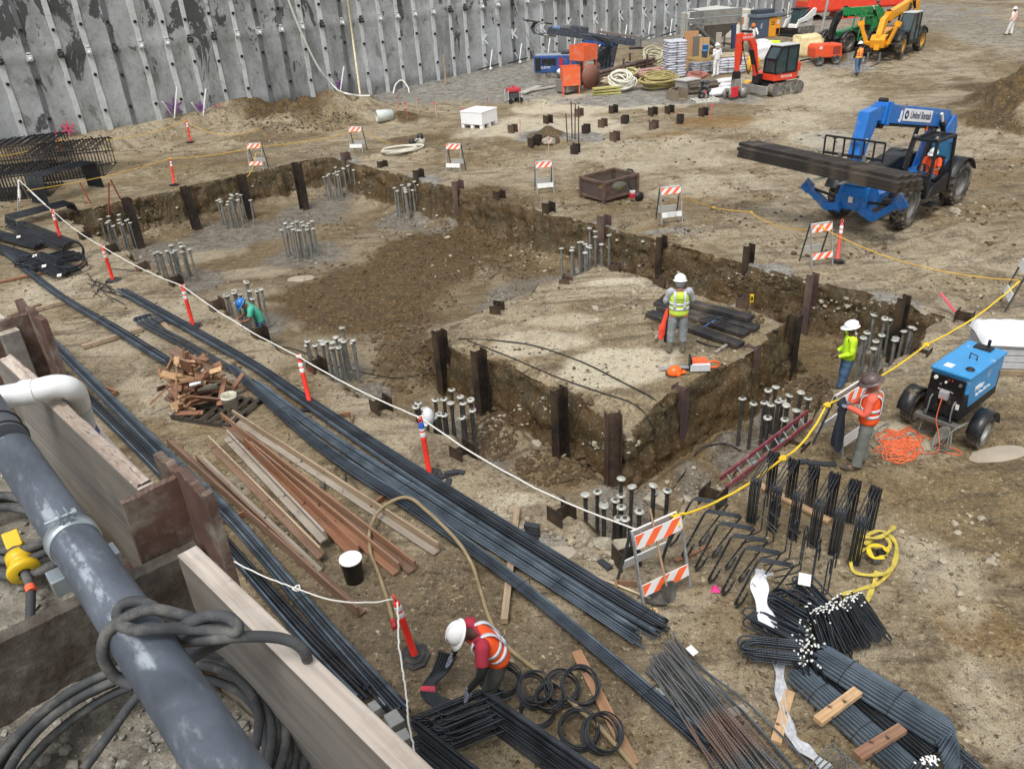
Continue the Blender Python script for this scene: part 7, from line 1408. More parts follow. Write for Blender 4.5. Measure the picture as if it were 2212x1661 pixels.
dp=Mt@V(-.2,.82,0);Jd=dict(pelvis=V(0,0,.28),waist=V(0,.0,.42),chest=V(0,.04,.64),neck=V(0,.06,.81),head=V(0,.1,.95),shL=V(-.19,.05,.75),shR=V(.19,.05,.75),elL=V(-.26,.14,.5),elR=V(.26,.14,.5),wrL=V(-.14,.42,.5),wrR=V(.14,.42,.5),hipL=V(-.09,.02,.25),hipR=V(.09,.02,.25),knL=V(-.13,.46,.27),knR=V(.13,.46,.27),anL=V(-.13,.52,-.1),anR=V(.13,.52,-.1),toL=V(-.13,.68,-.15),toR=V(.13,.68,-.15))
person(V(dp.x,dp.y,.93),math.atan2(-.621,-.784)-PI/2,'driver in an orange vest and white hard hat seated in the blue machine',Jd,1.0,shirt=mat('orange_tee','ee5a2a',.8),pants=jean_b,boots=dkb,vest=vor,stripe=None,sleeves='short',hat='cap',hatm=whh,face=V(0,1,-.1),seed=31)
tmb=wood_mat('dark_wet_timber','1f1c18','332d27',knots=False,sc=.5);rg=random.Random(19);k_=0
th,tw=.1,.2;names=[]
for r_ in range(4):
 for c_ in range(4):
  L_=5.25+rg.uniform(-.05,.05);y0=2.2-L_/2-(0.1*c_)+rg.uniform(-.04,.04)-(.2 if r_==3 else 0);x_=3.5+.203*c_;z_=1.86+th/2+(th+.003)*r_
  if r_==3 and c_==3:continue
  q=Mt@V(x_,y0,z_);o=MB().box((0,0,0),(L_,tw,th)).build('timber_beam',tmb,loc=q,bevel=.006,cat='timber',group='timbers on the blue machine',label='dark timber in the %s layer of the forked stack, %s across'%(['bottom','second','third','top'][r_],['nearest the backrest','second from the backrest','third from the backrest','outermost'][c_]));o.rotation_euler=(0,-.035,math.atan2(-.621,-.784)+PI/2);o.rotation_euler=(0,.05,math.atan2(-.621,-.784)+PI/2)
z3=lambda x,y:(1662.6+x*.1641,y*.1641);z2=lambda x,y:(1395+x*.13805,y*.13805);z1=lambda x,y:(1127.5+x*.13805,y*.13805)
pf,pr_=P(*z3(1740,772)),P(*z3(1925,692));hh=(pf-pr_);hh.z=0;hh.normalize();sc_=1.05;lf=V(-hh.y,hh.x,0);ctr=(pf+pr_)/2-lf*1.02*sc_
handler(V(ctr.x,ctr.y,Hs(ctr.x,ctr.y)),math.atan2(hh.y,hh.x),'yellow telescopic handler with its forks lowered to the ground',('machine_yellow','f0a41e',('rim_yellow','c9963a',.6)),kind='yellow',piv=(-2.4,2.9),tipx=(2.1,2.2),s=sc_*.93)
p=P(*z3(1010,690));handler(p+V(.9,1.4,0),rad(205),'green telescopic handler standing behind the red compressor',('machine_green','1f8a4c'),kind='green',piv=(-2.3,2.5),tipx=(1.6,2.6),s=.86)
redm=mat('machine_red','e0432c',.4,var=.1,sc=3,dirt=.15);p=P(*z3(1290,260));rt=thing('boom_lift','long red machine body behind the green and yellow handlers','machine',p+V(-.5,3.0,-.9),rad(185))
mb=MB();mb.side([(-4.3,1.6),(-4.2,2.9),(-3.6,3.3),(2.8,3.3),(4.2,3.0),(4.4,1.8),(3.5,1.5)],-1.3,1.3);mb.build('body_shell',redm,rt,bevel=.2);mb=MB();mb.side([(-2.5,.5),(-2.2,1.6),(1.0,1.6),(1.4,.5)],-1.2,1.2);mb.build('lower_body',redm,rt,bevel=.1);boxpart(rt,'end_cap',mat('pale_orange','e8905c',.5),(4.0,0,2.6),(.6,2.2,1.0),.1)
for x_,y_ in((-2.4,1.1),(2.4,1.1),(-2.4,-1.1),(2.4,-1.1)):wheel(rt,x_,y_,.6,.45,tyre_m,mgray,-1 if y_>0 else 1)
rt2,_=person(P(*z3(1375,365))+V(0,0,.0),rad(-70),'worker in an orange vest standing between the green and yellow machines',dict(wrR=V(.2,.35,1.2),elR=V(.26,.1,1.15)),1.08,shirt=mat('black_cloth','111113'),pants=mat('navy_pants','1f2c44',.8),boots=dkb,vest=vor,stripe=silver,hat='cap',hatm=brh,fing=False,seed=33)
p=P(2010,6);rt=thing('blue_container','low dark blue box at the top edge behind the red machine','container',p+V(-2,6,0),.3);boxpart(rt,'box_body',mat('dark_blue_box','1e3468',.5,var=.2),(0,0,.7),(5,2,1.4),.05);boxpart(rt,'box_lid',blkp,(0,0,1.44),(5.1,2.1,.08),.02)
p=P(*z3(735,860));rt=thing('air_compressor','small orange red tow-behind compressor on two wheels','compressor',p+V(0,.5,0),rad(8));mb=MB();mb.side([(-.85,.45),(-.9,1.05),(-.75,1.25),(.9,1.2),(.95,.42)],-.55,.55);mb.build('canopy',mat('comp_red','e2552f',.45,var=.1,dirt=.15),rt,bevel=.06);boxpart(rt,'grille',mat('grille_brown','8c3a2a',.6),(.55,-.555,.85),(.5,.02,.45),.005);boxpart(rt,'label_plate',paper,(-.55,-.555,1.05),(.2,.012,.16),0)
for x_ in(-.6,.55):wheel(rt,x_,-.62,.28,.2,tyre_m,mgray,1,lugs=16)
MB().beam((-.9,0,.4),(-1.6,0,.3),.08,.08).build('drawbar',blkp,rt)
def track(rt,y_,L_,R_,w_):
 mb=MB();pts=[]
 for i in range(13):a=PI/2+PI*i/12;pts.append((-L_/2+R_*math.cos(a),R_+R_*math.sin(a)))
 for i in range(13):a=-PI/2+PI*i/12;pts.append((L_/2+R_*math.cos(a),R_+R_*math.sin(a)))
 mb.side(pts,y_-w_/2,y_+w_/2);tot=len(pts)
 per=[]
 for i in range(tot):
  a,b_=Vector(pts[i]),Vector(pts[(i+1)%tot]);n_=max(1,int((b_-a).length/.14))
  for k_ in range(n_):per.append((a.lerp(b_,k_/n_),(b_-a).normalized()))
 for q,t in per:ang=math.atan2(t.y,t.x);mb.box((q.x,y_,q.y),(.07,w_*1.03,.05),Matrix.Rotation(-ang,3,'Y'))
 o=mb.build('track',mat('track_rubber','55524d',.8,var=.25,dirt=.6,dcol='a39b8a',ds=3),rt)
 mb=MB()
 for i in range(5):x_=-L_/2+L_*i/4;mb.cyl((x_,y_-w_/2-.02,R_),(x_,y_+w_/2+.02,R_),R_*(.72 if i in(0,4)else.4),n=14)
 mb.build('roller',mgray,o)
pc=P(1702,198);rt=thing('mini_excavator','orange red mini excavator with a gray blade and folded arm','excavator',pc+V(-.7,.1,0),math.atan2(-.42,-.91));er=mat('excavator_red','e2452b',.38,var=.08,dirt=.1)
for y_ in(-.75,.75):track(rt,y_,1.75,.3,.38)
boxpart(rt,'undercarriage',mgray,(0,0,.42),(1.3,1.0,.3),.03);MB().cyl((0,0,.5),(0,0,.72),.5,n=20).build('slew_ring',blkp,rt)
mb=MB();mb.side([(1.5,.12),(1.56,.12),(1.62,.55),(1.5,.55)],-1.0,1.0);mb.build('dozer_blade',mat('blade_gray','9d9c97',.6,var=.15,dirt=.3),rt,bevel=.01);
for y_ in(-.45,.45):MB().beam((.5,y_,.38),(1.52,y_,.32),.1,.12).build('blade_arm',mgray,rt)
mb=MB();n=16;mb.prism([(1.0,-.85),(1.0,.85),(-.6,.85),(-1.0,.6),(-1.2,0),(-1.0,-.6),(-.6,-.85)],.74,1.12);mb.build('upper_body',er,rt,bevel=.05);boxpart(rt,'body_trim',blkp,(0,0,.76),(2.0,1.5,.08),.01);boxpart(rt,'counterweight_top',er,(-.7,0,1.35),(.7,1.5,.5),.08)
text('HITACHI',.2,rt,wpm,(.1,.86,.94),(PI/2,0,PI),'lettering',ext=.004)
mb=MB();mb.side([(-.55,1.14),(-.6,2.5),(.55,2.5),(.92,1.9),(.95,1.14)],-.02,.84);mb.build('cab_glazing',glass,rt,bevel=.02);boxpart(rt,'cab_roof',mat('roof_gray','b9bdbc',.5),(0,.41,2.56),(1.3,.95,.09),.04);mb=MB()
for y_ in(-.02,.84):
 for a_,b_ in(((-.57,y_,1.14),(-.62,y_,2.52)),((.15,y_,1.14),(.12,y_,2.52)),((.56,y_,2.52),(.93,y_,1.9)),((.93,y_,1.9),(.97,y_,1.14)),((-.6,y_,2.5),(.56,y_,2.5)),((-.57,y_,1.16),(.97,y_,1.16))):mb.beam(a_,b_,.08,.08)
for x_,z_ in((.56,2.5),(.94,1.88),(.97,1.18),(-.6,2.5)):mb.beam((x_,-.02,z_),(x_,.84,z_),.07,.07)
mb.build('cab_frame',blkp,rt);
Yb=-.2
def arm(nm,pts,w_,m_,par=None):
 mb=MB();mb.side(pts,Yb-w_/2,Yb+w_/2);return mb.build(nm,m_,par or rt,bevel=.02)
boxpart(rt,'boom_swing_bracket',blkp,(1.25,Yb,.85),(.4,.45,.5),.04)
bo=arm('boom',[(1.25,1.0),(1.5,1.0),(1.85,2.5),(2.1,2.9),(2.7,2.95),(2.75,3.2),(1.95,3.25),(1.55,2.65)],.26,er);text('HITACHI',.19,bo,wpm,(2.25,Yb+.135,3.08),(PI/2,0,PI),'lettering',ext=.004)
MB().beam((1.42,Yb,1.15),(1.85,Yb,2.4),.285,.12).build('boom_dark_plate',blkp,bo);st=arm('stick',[(2.55,3.35),(2.95,3.3),(2.92,2.4),(2.88,1.4),(2.68,1.4),(2.6,2.4)],.22,er);MB().cyl((1.9,Yb,3.33),(2.6,Yb,3.42),.07,n=12).build('arm_cylinder',blkp,bo);MB().cyl((2.5,Yb,3.2),(2.56,Yb,1.7),.06,n=12).build('bucket_cylinder',blkp,st);arm('quick_coupler',[(2.6,1.4),(2.95,1.4),(3.0,1.0),(2.55,1.0)],.26,blkp)  # plain black plate set along the lower boom
for k_ in range(3):MB().tube(crv([V(2.65,Yb+.12,2.9),V(2.4,Yb+.2,1.9),V(2.1,Yb+.2,1.2),V(1.9,Yb+.1,1.4+.1*k_)],6),.025,6).build('hydraulic_hose',dgp,st)
wm2=mat('tool_steel','9b9a95',.5,metal=.4,var=.3,dirt=.4);mb=MB();mb.box((2.77,Yb,.75),(.4,.4,.5));mb.box((2.77,Yb,.42),(1.1,.5,.14));mb.build('compaction_tool',wm2,rt,bevel=.03)
for i,(x_,y_)in enumerate([(2.35,-.45),(2.35,.05),(3.15,-.45),(3.15,.05)]):MB().lathe([(0,-.06),(.26,-.06),(.26,.06),(0,.06)],16,Matrix.Rotation(PI/2,3,'X'),ax=(x_,y_,.26)).build('roller_wheel',wm2,rt)
boxpart(rt,'red_guard',mat('guard_red','d02c3a',.5),(3.15,.2,.38),(.5,.06,.55),.02)
p=P(*z3(370,465));rt=thing('skid_steer','white tracked skid steer with its bucket on the ground','loader',p+V(.3,.8,0),rad(215));rt.scale=(.82,)*3;wsk=mat('skid_white','e3e3df',.45,var=.06,dirt=.2)
for y_ in(-.75,.75):track(rt,y_,1.6,.32,.4)
mb=MB();mb.side([(-1.3,.5),(-1.35,1.5),(-.6,1.6),(-.5,.95),(.9,.9),(1.0,.5)],-.5,.5);mb.build('chassis',wsk,rt,bevel=.04);mb=MB();mb.side([(-.55,.95),(-.6,2.1),(.5,2.1),(.75,1.2),(.8,.9)],-.48,.48);mb.build('cab',glass,rt,bevel=.03);boxpart(rt,'cab_roof',blkp,(-.05,0,2.15),(1.25,1.02,.08),.02)
for y_ in(-.68,.68):mb=MB();mb.side([(-1.3,1.5),(-1.4,2.05),(-1.1,2.15),(.2,1.5),(1.1,1.3),(1.5,.6),(1.35,.5),(.95,1.0),(-.1,1.1)],y_-.06,y_+.06);mb.build('loader_arm',wsk,rt,bevel=.02)
mb=MB();mb.side([(1.5,.05),(2.3,.02),(2.32,.08),(1.6,.14),(1.55,.65),(1.45,.65)],-1.0,1.0);mb.build('bucket',blkp,rt,bevel=.01)
p=P(*z2(1740,610));q=P(*z2(1985,575));rt=thing('generator_cabinet','gray and orange generator cabinet beside the hopper frame','generator',p+V(.6,.8,0),rad(20));rt.scale=(.72,)*3;boxpart(rt,'cabinet',mat('cab_slate','4c586a',.5),(-.5,0,1.0),(1.4,1.6,2.0),.03);boxpart(rt,'orange_door',mat('door_orange','ee9e2c',.5),(.9,-.0,.95),(1.5,1.5,1.8),.03);boxpart(rt,'roof_cap',mat('cap_slate','67737f',.5),(.2,0,2.1),(3.1,1.8,.3),.03);boxpart(rt,'top_unit',mat('top_unit','3c434d',.6),(0,.2,2.45),(2.2,1.2,.4),.03)
for z_ in(1.35,1.2,1.05):boxpart(rt,'vent_slot',blkp,(.7,-.76,z_+.15),(.5,.02,.05),0)
boxpart(rt,'label_plate',paper,(1.35,-.76,1.4),(.25,.012,.4),0);text('PAL',.3,rt,wpm,(-.75,-.81,1.2),(PI/2,-PI/2,0),'lettering',ext=.004);boxpart(rt,'dark_hatch',blkp,(1.35,-.76,.5),(.4,.02,.6),0)
p=P(*z2(620,650));rt=thing('equipment_container','white equipment container with dark louvres behind the hopper','container',p+V(2.6,1.2,0),rad(6));rt.scale=(.75,)*3;ivm=mat('container_ivory','c9c6b8',.5,var=.08,dirt=.25);boxpart(rt,'container_box',ivm,(0,0,1.25),(6.8,2.2,2.5),.04)
for x_,z_,w_,h_ in((-2.6,2.0,1.2,.2),(-2.6,1.0,1.2,.9),(-.8,2.0,1.6,.2),(.2,1.2,1.8,.9)):boxpart(rt,'louvre',mat('louvre_gray','55564f',.6),(x_,-1.105,z_),(w_,.03,h_),0)
boxpart(rt,'orange_poster',mat('poster_orange','d98a2c',.5),(2.2,-1.11,1.5),(.5,.02,.7),0);boxpart(rt,'white_panel',mat('panel_white','e2e0d8',.5),(2.4,-1.102,1.1),(1.6,.02,2.0),0)
p=P(*z2(1300,935));rt=thing('hopper','gray bulk hopper raised on a railed steel frame','hopper',p+V(-.7,1.6,0),rad(10));rt.scale=(.78,)*3;hg=mat('hopper_gray','94938d',.55,metal=.2,var=.15,dirt=.35,dcol='6d6a60')
mb=MB();w_,d_=1.7,1.5;vs=[(sx*w_,sy*d_,3.9)for sx,sy in((-1,-1),(1,-1),(1,1),(-1,1))]+[(sx*w_,sy*d_,2.9)for sx,sy in((-1,-1),(1,-1),(1,1),(-1,1))]+[(sx*.3,sy*.3,1.3)for sx,sy in((-1,-1),(1,-1),(1,1),(-1,1))]
mb.add(vs,[(4,5,1,0),(5,6,2,1),(6,7,3,2),(7,4,0,3),(8,9,5,4),(9,10,6,5),(10,11,7,6),(11,8,4,7),(8,11,10,9)]);mb.build('hopper_bin',hg,rt);mb=MB();mb.add([(-w_,-d_,3.9),(w_,-d_,3.9),(w_,d_,3.9),(-w_,d_,3.9),(0,0,4.15)],[(0,1,4),(1,2,4),(2,3,4),(3,0,4)]);mb.build('hopper_lid',mat('pale_tarp','b7b6ae',.7,bump=.4),rt)
for sx in(-1,1):
 for sy in(-1,1):MB().box((sx*1.75,sy*1.55,1.6),(.14,.14,3.2)).build('frame_post',hg,rt)
for z_ in(.9,2.85):
 for sy in(-1,1):MB().box((0,sy*1.55,z_),(3.36,.1,.14)).build('frame_beam',hg,rt)
 for sx in(-1,1):MB().box((sx*1.75,0,z_),(.1,2.96,.14)).build('frame_beam',hg,rt)
for z_ in(3.4,3.95):MB().tube([(-1.9,-1.75,z_),(-3.4,-1.75,z_),(-3.4,1.2,z_)],.035,6).build('hand_rail',zinc,rt);MB().tube([(1.75,-1.75,z_),(-1.9,-1.75,z_)],.035,6).build('hand_rail',zinc,rt)
for x_ in(-3.4,-2.6,-1.75,1.6):MB().cyl((x_,-1.75,0 if x_<-3 else 2.9),(x_,-1.75,3.95),.04,n=6).build('rail_post',zinc,rt)
MB().cyl((-2.3,-2.0,2.6),(.3,-1.9,.35),.19,n=14).build('auger_tube',mat('auger_gray','60605b',.6,metal=.2,var=.25),rt);MB().cyl((-2.6,-2.0,2.75),(-2.2,-2.0,2.52),.26,n=14).build('auger_head',mat('auger_gray','60605b'),rt);boxpart(rt,'motor_box',blkp,(-3.4,-2.1,1.7),(.5,.5,.7),.03);mb=MB();mb.lathe([(.25,1.9),(.9,1.2),(.9,.9),(0,.9)],16,ax=(-2.2,-2.1,0));mb.build('mixing_hood',mat('hood_cream','b9b4a4',.6,bump=.3),rt)
MB().beam((.9,-1.9,2.7),(1.0,-1.9,.8),.35,.25).build('blue_tarp',mat('navy_tarp','2c3a58',.7,bump=.5),rt)
sack_m=mat('gray_sack','b9bbc4',.7,var=.14,sc=5,bump=.5,bd=.03);rg=random.Random(55)
def sacks(p,yaw,nx_,ny_,nz_,label,wx=.62,wy=.42,h=.14):
 pallet(p,yaw,'wooden pallet under the '+label,mat('pallet_wood','8b7a62',.8,var=.2),nx_*wx,ny_*wy);M4=Matrix.Translation(p)@Matrix.Rotation(yaw,4,'Z')
 for k_ in range(nz_):
  for i in range(nx_):
   for j in range(ny_):
    if k_<nz_-1 and 0<i<nx_-1 and 0<j<ny_-1:continue
    mb=MB();n1,n2=10,8;q=M4@V((i-(nx_-1)/2)*wx*.96+rg.gauss(0,.02),(j-(ny_-1)/2)*wy*.96+rg.gauss(0,.02),.14+h*k_+h/2)
    mb.ball((0,0,0),(wx*.6,wy*.6,h*.8),14,8);mb.v=[(max(-wx*.5,min(wx*.5,a)),max(-wy*.5,min(wy*.5,b_)),max(-h*.52,min(h*.52,c)))for a,b_,c in mb.v]
    o=mb.build('cement_sack',sack_m,loc=q,cat='sack',group='sacks of the '+label,label='gray sack in the '+label);o.rotation_euler=(rg.gauss(0,.03),rg.gauss(0,.03),yaw+rg.gauss(0,.06))
sacks(P(*z2(440,1250))+V(.1,.5,0),.1,2,3,15,'tallest sack stack between hoses and cardboard')
sacks(P(*z2(900,1190))+V(.1,.6,0),.3,3,2,5,'sack stack under the mixing pallet',h=.13);sacks(P(*z2(1330,1190))+V(.1,.5,0),.1,3,2,6,'sack stack behind the red excavator arm')
M_t=P(*z2(920,1190))+V(0,.5,.9);pallet(M_t,.35,'fresh wooden pallet used as a table top with buckets on it',mat('new_pallet','b79a62',.8),2.0,1.3,9,.14);pallet(P(*z2(1340,1150))+V(0,.5,1.0),.1,'pale pallet laid over the right sack stack',mat('pale_pallet','c7b89a',.8),1.9,1.2,9,.12)
bucket(M_t+V(0,-.2,.14),'blue bucket on the pallet table',mat('blue_bucket','5b7a9c',.4),mat('bluelid','4d87b8',.4),h=.42,r=.2);bucket(M_t+V(.1,.1,.35),'light blue bucket standing behind the other on the pallet table',mat('bluelid','4d87b8',.4),mat('bluelid','4d87b8',.4),h=.5,r=.19)
for i,(x_,y_,w_,h_,m_,lb)in enumerate([(760,1000,.9,2.3,mat('cardboard','b58a62',.8,var=.12),'tall cardboard sheet standing behind the sack stacks'),(870,900,.6,2.0,mat('gray_board','6e6a62',.8),'gray board standing right of the cardboard'),(940,900,.4,1.9,mat('cardboard2','c09a6c',.8),'narrow cardboard strip beside the gray board'),(1000,900,.4,1.9,mat('cardboard2','c09a6c',.8),'cardboard roll nearest the white suited man'),(1190,1000,.35,2.2,mat('dirty_post','a29a8c',.7),'dirty steel post frame behind the white suited man')]):
 p=P(*z2(x_,1130))+V(0,1.3,0);MB().box((p.x,p.y,p.z+h_/2),(w_,.12,h_)).build('cardboard_sheet' if i!=4 else 'steel_post',m_,label=lb,cat='board',bevel=.02)
def lump(c,r,m_,lb,cat,name='bulk_bag'):
 mb=MB();mb.ball((0,0,0),1,26,18);vs=[]
 for v in mb.v:
  v=Vector(v);q=v.copy()
  for a in range(3):q[a]=math.copysign(abs(v[a])**.55,v[a])
  q*=1+.16*mn.fractal(v*1.7+Vector(c),1,2,3)+.05*mn.noise(v*6);vs.append((c[0]+q.x*r*.8,c[1]+q.y*r*.7,c[2]+max(0,(q.z+.75))*r*.62))
 mb.v=vs;return mb.build(name,m_,label=lb,cat=cat)
sacks_w=mat('white_sack','dcdcde',.6,var=.1,bump=.6,bd=.03);rg=random.Random(91)
for i,(x_,y_,w_,lb)in enumerate([(1250,1320,1.9,'uppermost long white bag in the pile before the excavator'),(1200,1400,1.8,'second long white bag in the pile before the excavator'),(1230,1460,1.7,'third long white bag in the pile before the excavator'),(1190,1510,1.6,'lowest long white bag in the pile before the excavator')]):
 p=P(*z2(x_,y_));d=V(.97,.24,0)*w_/2;mb=MB();mb.tube([p-d+V(0,0,.15),p-d*.9+V(0,0,.18),p+V(0,0,.2),p+d*.9+V(0,0,.18),p+d+V(0,0,.15)],[.06,.2,.24,.2,.06],12,ell=(1,.7));mb.build('white_bag',sacks_w,label=lb,cat='bag')
for i,(x_,y_,z_,r_,m_,lb)in enumerate([(1640,1070,.5,.8,mat('yellow_sack','d9a437',.7,bump=.6,bd=.03),'yellow bulk bag behind the excavator arm'),(1890,900,.9,.95,sacks_w,'big white bag stacked left of the excavator cab'),(1380,1060,.4,.6,mat('khaki_bag','b59a55',.7,bump=.6,bd=.03),'khaki bag right of the hopper frame'),(1850,760,.5,.7,sacks_w,'white bag behind the top of the excavator arm'),(2050,720,.35,.5,mat('lime_heap','c8ea3a',.8,bump=.6),'lime green heap of vests behind the excavator cab'),(1650,1330,.25,.35,mat('yellow_sack','d9a437',.7),'small yellow bag at the excavator arm foot')]):
 p=P(*z2(x_,y_+60));lump((p.x,p.y+.6,p.z),r_,m_,lb,'bag')
p=P(*z3(520,745));lump((p.x,p.y+.5,p.z),1.2,mat('cream_tarp','d3c394',.7,bump=.6,bd=.04),'cream and yellow tarpaulin heap between excavator and compressor','tarpaulin','tarpaulin_heap')
cbk=mat('concrete_box','8f8c85',.8,var=.2,sc=6,bump=.2);p=P(*z2(620,1490));rt=thing('utility_box','gray weathered box with a pale lid in front of the sack stacks','box',p+V(.2,.5,0),.55);boxpart(rt,'box_body',cbk,(0,0,.38),(1.1,.9,.74),.02);boxpart(rt,'box_lid',mat('box_lid','b5b4ae',.7),(0,0,.78),(1.2,1.0,.07),.01);boxpart(rt,'dark_slot',blkp,(-.1,-.455,.45),(.5,.02,.1),0)
p=P(*z2(920,1585));pallet(P(*z2(940,1600))+V(0,.3,0),.15,'white slatted pallet under the black drum',mat('white_pallet','cfcdc2',.7),1.35,.9,6,.14);rt=thing('steel_drum','black scratched steel drum standing on a white pallet','drum',p+V(0,.3,.14));mb=MB();R_=.3;mb.lathe([(0,0),(R_,0),(R_+.012,.02),(R_,.04),(R_,.29),(R_+.014,.31),(R_,.33),(R_,.57),(R_+.014,.59),(R_,.61),(R_,.86),(R_+.012,.88),(R_-.02,.89),(R_-.03,.86),(0,.86)],28);mb.build('drum_shell',mat('drum_black','161618',.5,var=.2,dirt=.4,dcol='a5a49d',ds=5),rt)
p=P(*z2(850,1500))+V(.2,.8,0);rg=random.Random(3)
for k_ in range(5):o=MB().box((0,0,0),(1.9,.9 if k_%2 else.7,.12)).build('crib_block',mat('crib_wood','6f665a',.8,var=.25,bump=.3),loc=p+V(rg.uniform(-.1,.1),0,.07+.14*k_),label='%s layer of the gray timber cribbing behind the drum'%ORD[k_],cat='timber',bevel=.01);o.rotation_euler.z=rg.gauss(.2,.08)
p=P(*z2(500,1570));rt=thing('digging_bucket','loose rusty excavator bucket with teeth lying on the gravel','bucket',p+V(0,.2,0),rad(-50));dbm=mat('bucket_steel','84796a',.6,metal=.2,var=.25,dirt=.4);mb=MB()
for y_ in(-.4,.4):mb.side([(.45,.0),(.35,.55),(-.25,.62),(-.5,.3),(-.35,.0)],y_-.02,y_+.02)
mb.beam((-.42,0,.02),(.45,0,.02),.8,.04);mb.beam((-.5,0,.3),(-.25,0,.62),.8,.04);mb.beam((-.4,0,.0),(-.5,0,.3),.8,.04);bb=mb.build('bucket_shell',dbm,rt)
for i in range(5):MB().beam((.45,-.34+.17*i,.02),(.62,-.34+.17*i,.02),.07,.04,h2=.015,w2=.04).build('tooth',dbm,rt)
for(x_,y_,R_,n,m_,lb,el,tl,sd_)in[(1560,1440,.75,12,whs,'big gray white hose coil standing in the middle of the hose heaps',.8,.55,1),(1320,1330,.7,8,mat('tan_hose2','b3a58a',.6),'tan hose coil at the left of the hose heaps',.5,.4,2),(2150,1400,1.1,14,mat('yellow_hose','a0935c',.6,var=.3,dirt=.4),'yellow hose heap at the right front of the hose heaps',.55,.2,3),(2020,1250,.9,9,mat('pink_hose','b58d86',.7,dirt=.3),'faded pink hose coil behind the yellow one',.5,.25,4),(2080,1050,.9,8,mat('cream_hose','b5b095',.6,dirt=.3),'cream hose loops behind the pink coil',.6,.7,5),(1720,1250,.5,8,mat('yellow_hose2','b5ae7e',.6,dirt=.3),'small pale yellow coil behind the white one',.7,.5,6),(1690,1160,.45,7,mat('gray_hose','8e8d86',.6),'gray hose coil behind the pale yellow one',.7,.6,7)]:
 pile_of_hose(P(*z1(x_,y_))+V(0,.2,0),R_,n,.055,m_,lb,.8,sd_,ell=el,yaw=.1*sd_,jit=.24,tilt=tl)
pile_of_hose(P(*z2(840,1350))+V(0,.6,.3),.6,8,.05,mat('brick_hose','a1665a',.6),'brick red hose coil behind the drum',.4,9,ell=.6,tilt=.3)
for i in range(3):p=P(*z1(1310,1500));o=MB().box((0,0,0),(1.7,.4,.11)).build('yellow_board',mat('yellow_board','b0a968',.6,dirt=.2),loc=p+V(.1,.3,.08+.16*i),bevel=.02,label='%s yellow edged board under the hose coils'%['lowest','middle','uppermost'][i],cat='board');o.rotation_euler.z=.1*i
p0,p1_=P(*z1(180,1245)),P(*z1(640,1275));yw=math.atan2((p1_-p0).y,(p1_-p0).x);rt=thing('drill_rig','blue crawler drill rig with its long mast folded level','drill rig',p0+V(.2,.6,0),yw*.6);rt.scale=(.72,.72,.68);db=mat('rig_blue','2b4f8c',.45,var=.15,sc=4,dirt=.2);dg=mat('rig_dark','323a44',.6,var=.35,sc=5,bump=.3,dirt=.3,dcol='6f7274',ds=4)
boxpart(rt,'engine_house',db,(1.9,.5,1.25),(3.9,1.9,1.5),.06);boxpart(rt,'roof_panel',mat('rig_roof','9aa3ac',.5),(1.9,.5,2.03),(3.7,1.7,.06),.01);boxpart(rt,'side_grille',blkp,(1.35,-.46,1.45),(1.3,.03,.6),0);boxpart(rt,'end_grille',blkp,(.35,-.46,1.25),(.5,.03,1.2),0);boxpart(rt,'rear_light_panel',mat('red_panel','b02c38',.4),(2.45,-.47,1.35),(.34,.05,.9),.01);text('KLEMM',.3,rt,wpm,(1.0,-.47,.95),(PI/2,0,0),'lettering',ext=.004)
for y_ in(-.2,1.2):track(rt,y_,3.6,.32,.4)
for o in[o for o in rt.children if o.name.startswith('track')]:o.location=(2.2,0,0)
MB().cyl((2.4,0,2.2),(3.3,0,2.3),.2,n=14).build('exhaust_drum',dg,rt)
mb=MB();mb.side([(5.6,.4),(5.2,1.6),(5.9,2.7),(6.3,3.5),(7.6,3.4),(7.3,2.4),(6.9,.4)],.1,.8);mb.build('mast_support',dg,rt,bevel=.03)
for k_ in range(5):MB().tube(crv([V(5.3+.35*k_,.0,.9),V(5.8+.25*k_,-.15,2.0),V(6.6,-.1,2.8+.1*k_),V(5.2,.0,3.6)],6),.05,6).build('hydraulic_hose',dgp,rt)
Mm=Matrix.Translation((0,.3,0));sl=-.17
def mz(x_):return 4.35+sl*(x_-.5)
def mast(nm,x0,x1,dz,w_,h_,m_):return MB().beam((x0,.3,mz(x0)+dz),(x1,.3,mz(x1)+dz),w_,h_).build(nm,m_,rt,bevel=.02)
mast('mast_rail',1.2,9.2,-.1,.6,.55,dg);mast('mast_flange',4.0,9.0,.06,.6,.1,mat('rig_gray','7c828a',.5,var=.2));mast('mast_cradle',4.4,7.0,-.45,.55,.4,db);mast('drill_rod',5.6,9.2,.42,.2,.2,mat('rod_brown','6f655c',.6));mast('rod_top_bar',-1.0,1.6,.5,.12,.12,blkp);mast('feed_hoses',1.4,4.4,.12,.35,.25,blkp)
MB().tube([(.9+.75*math.cos(t)*1.2,.3,mz(.9)+.0+.55*math.sin(t))for t in[PI/2+PI*i/10 for i in range(11)]]+[(1.9,.3,mz(1.9)-.52)],.09,8).build('hose_guard',mat('guard_gray','8c8d85',.5),rt)
for i in range(6):MB().tube([(.0+.06*i,.05+.1*i,mz(0)+.5),(-.35+.06*i,.05+.1*i,mz(0)),(-.1+.06*i,.05+.1*i,mz(0)-.5),(.8,.05+.1*i,mz(0)-.62)],.04,6).build('guard_bar',dg,rt)
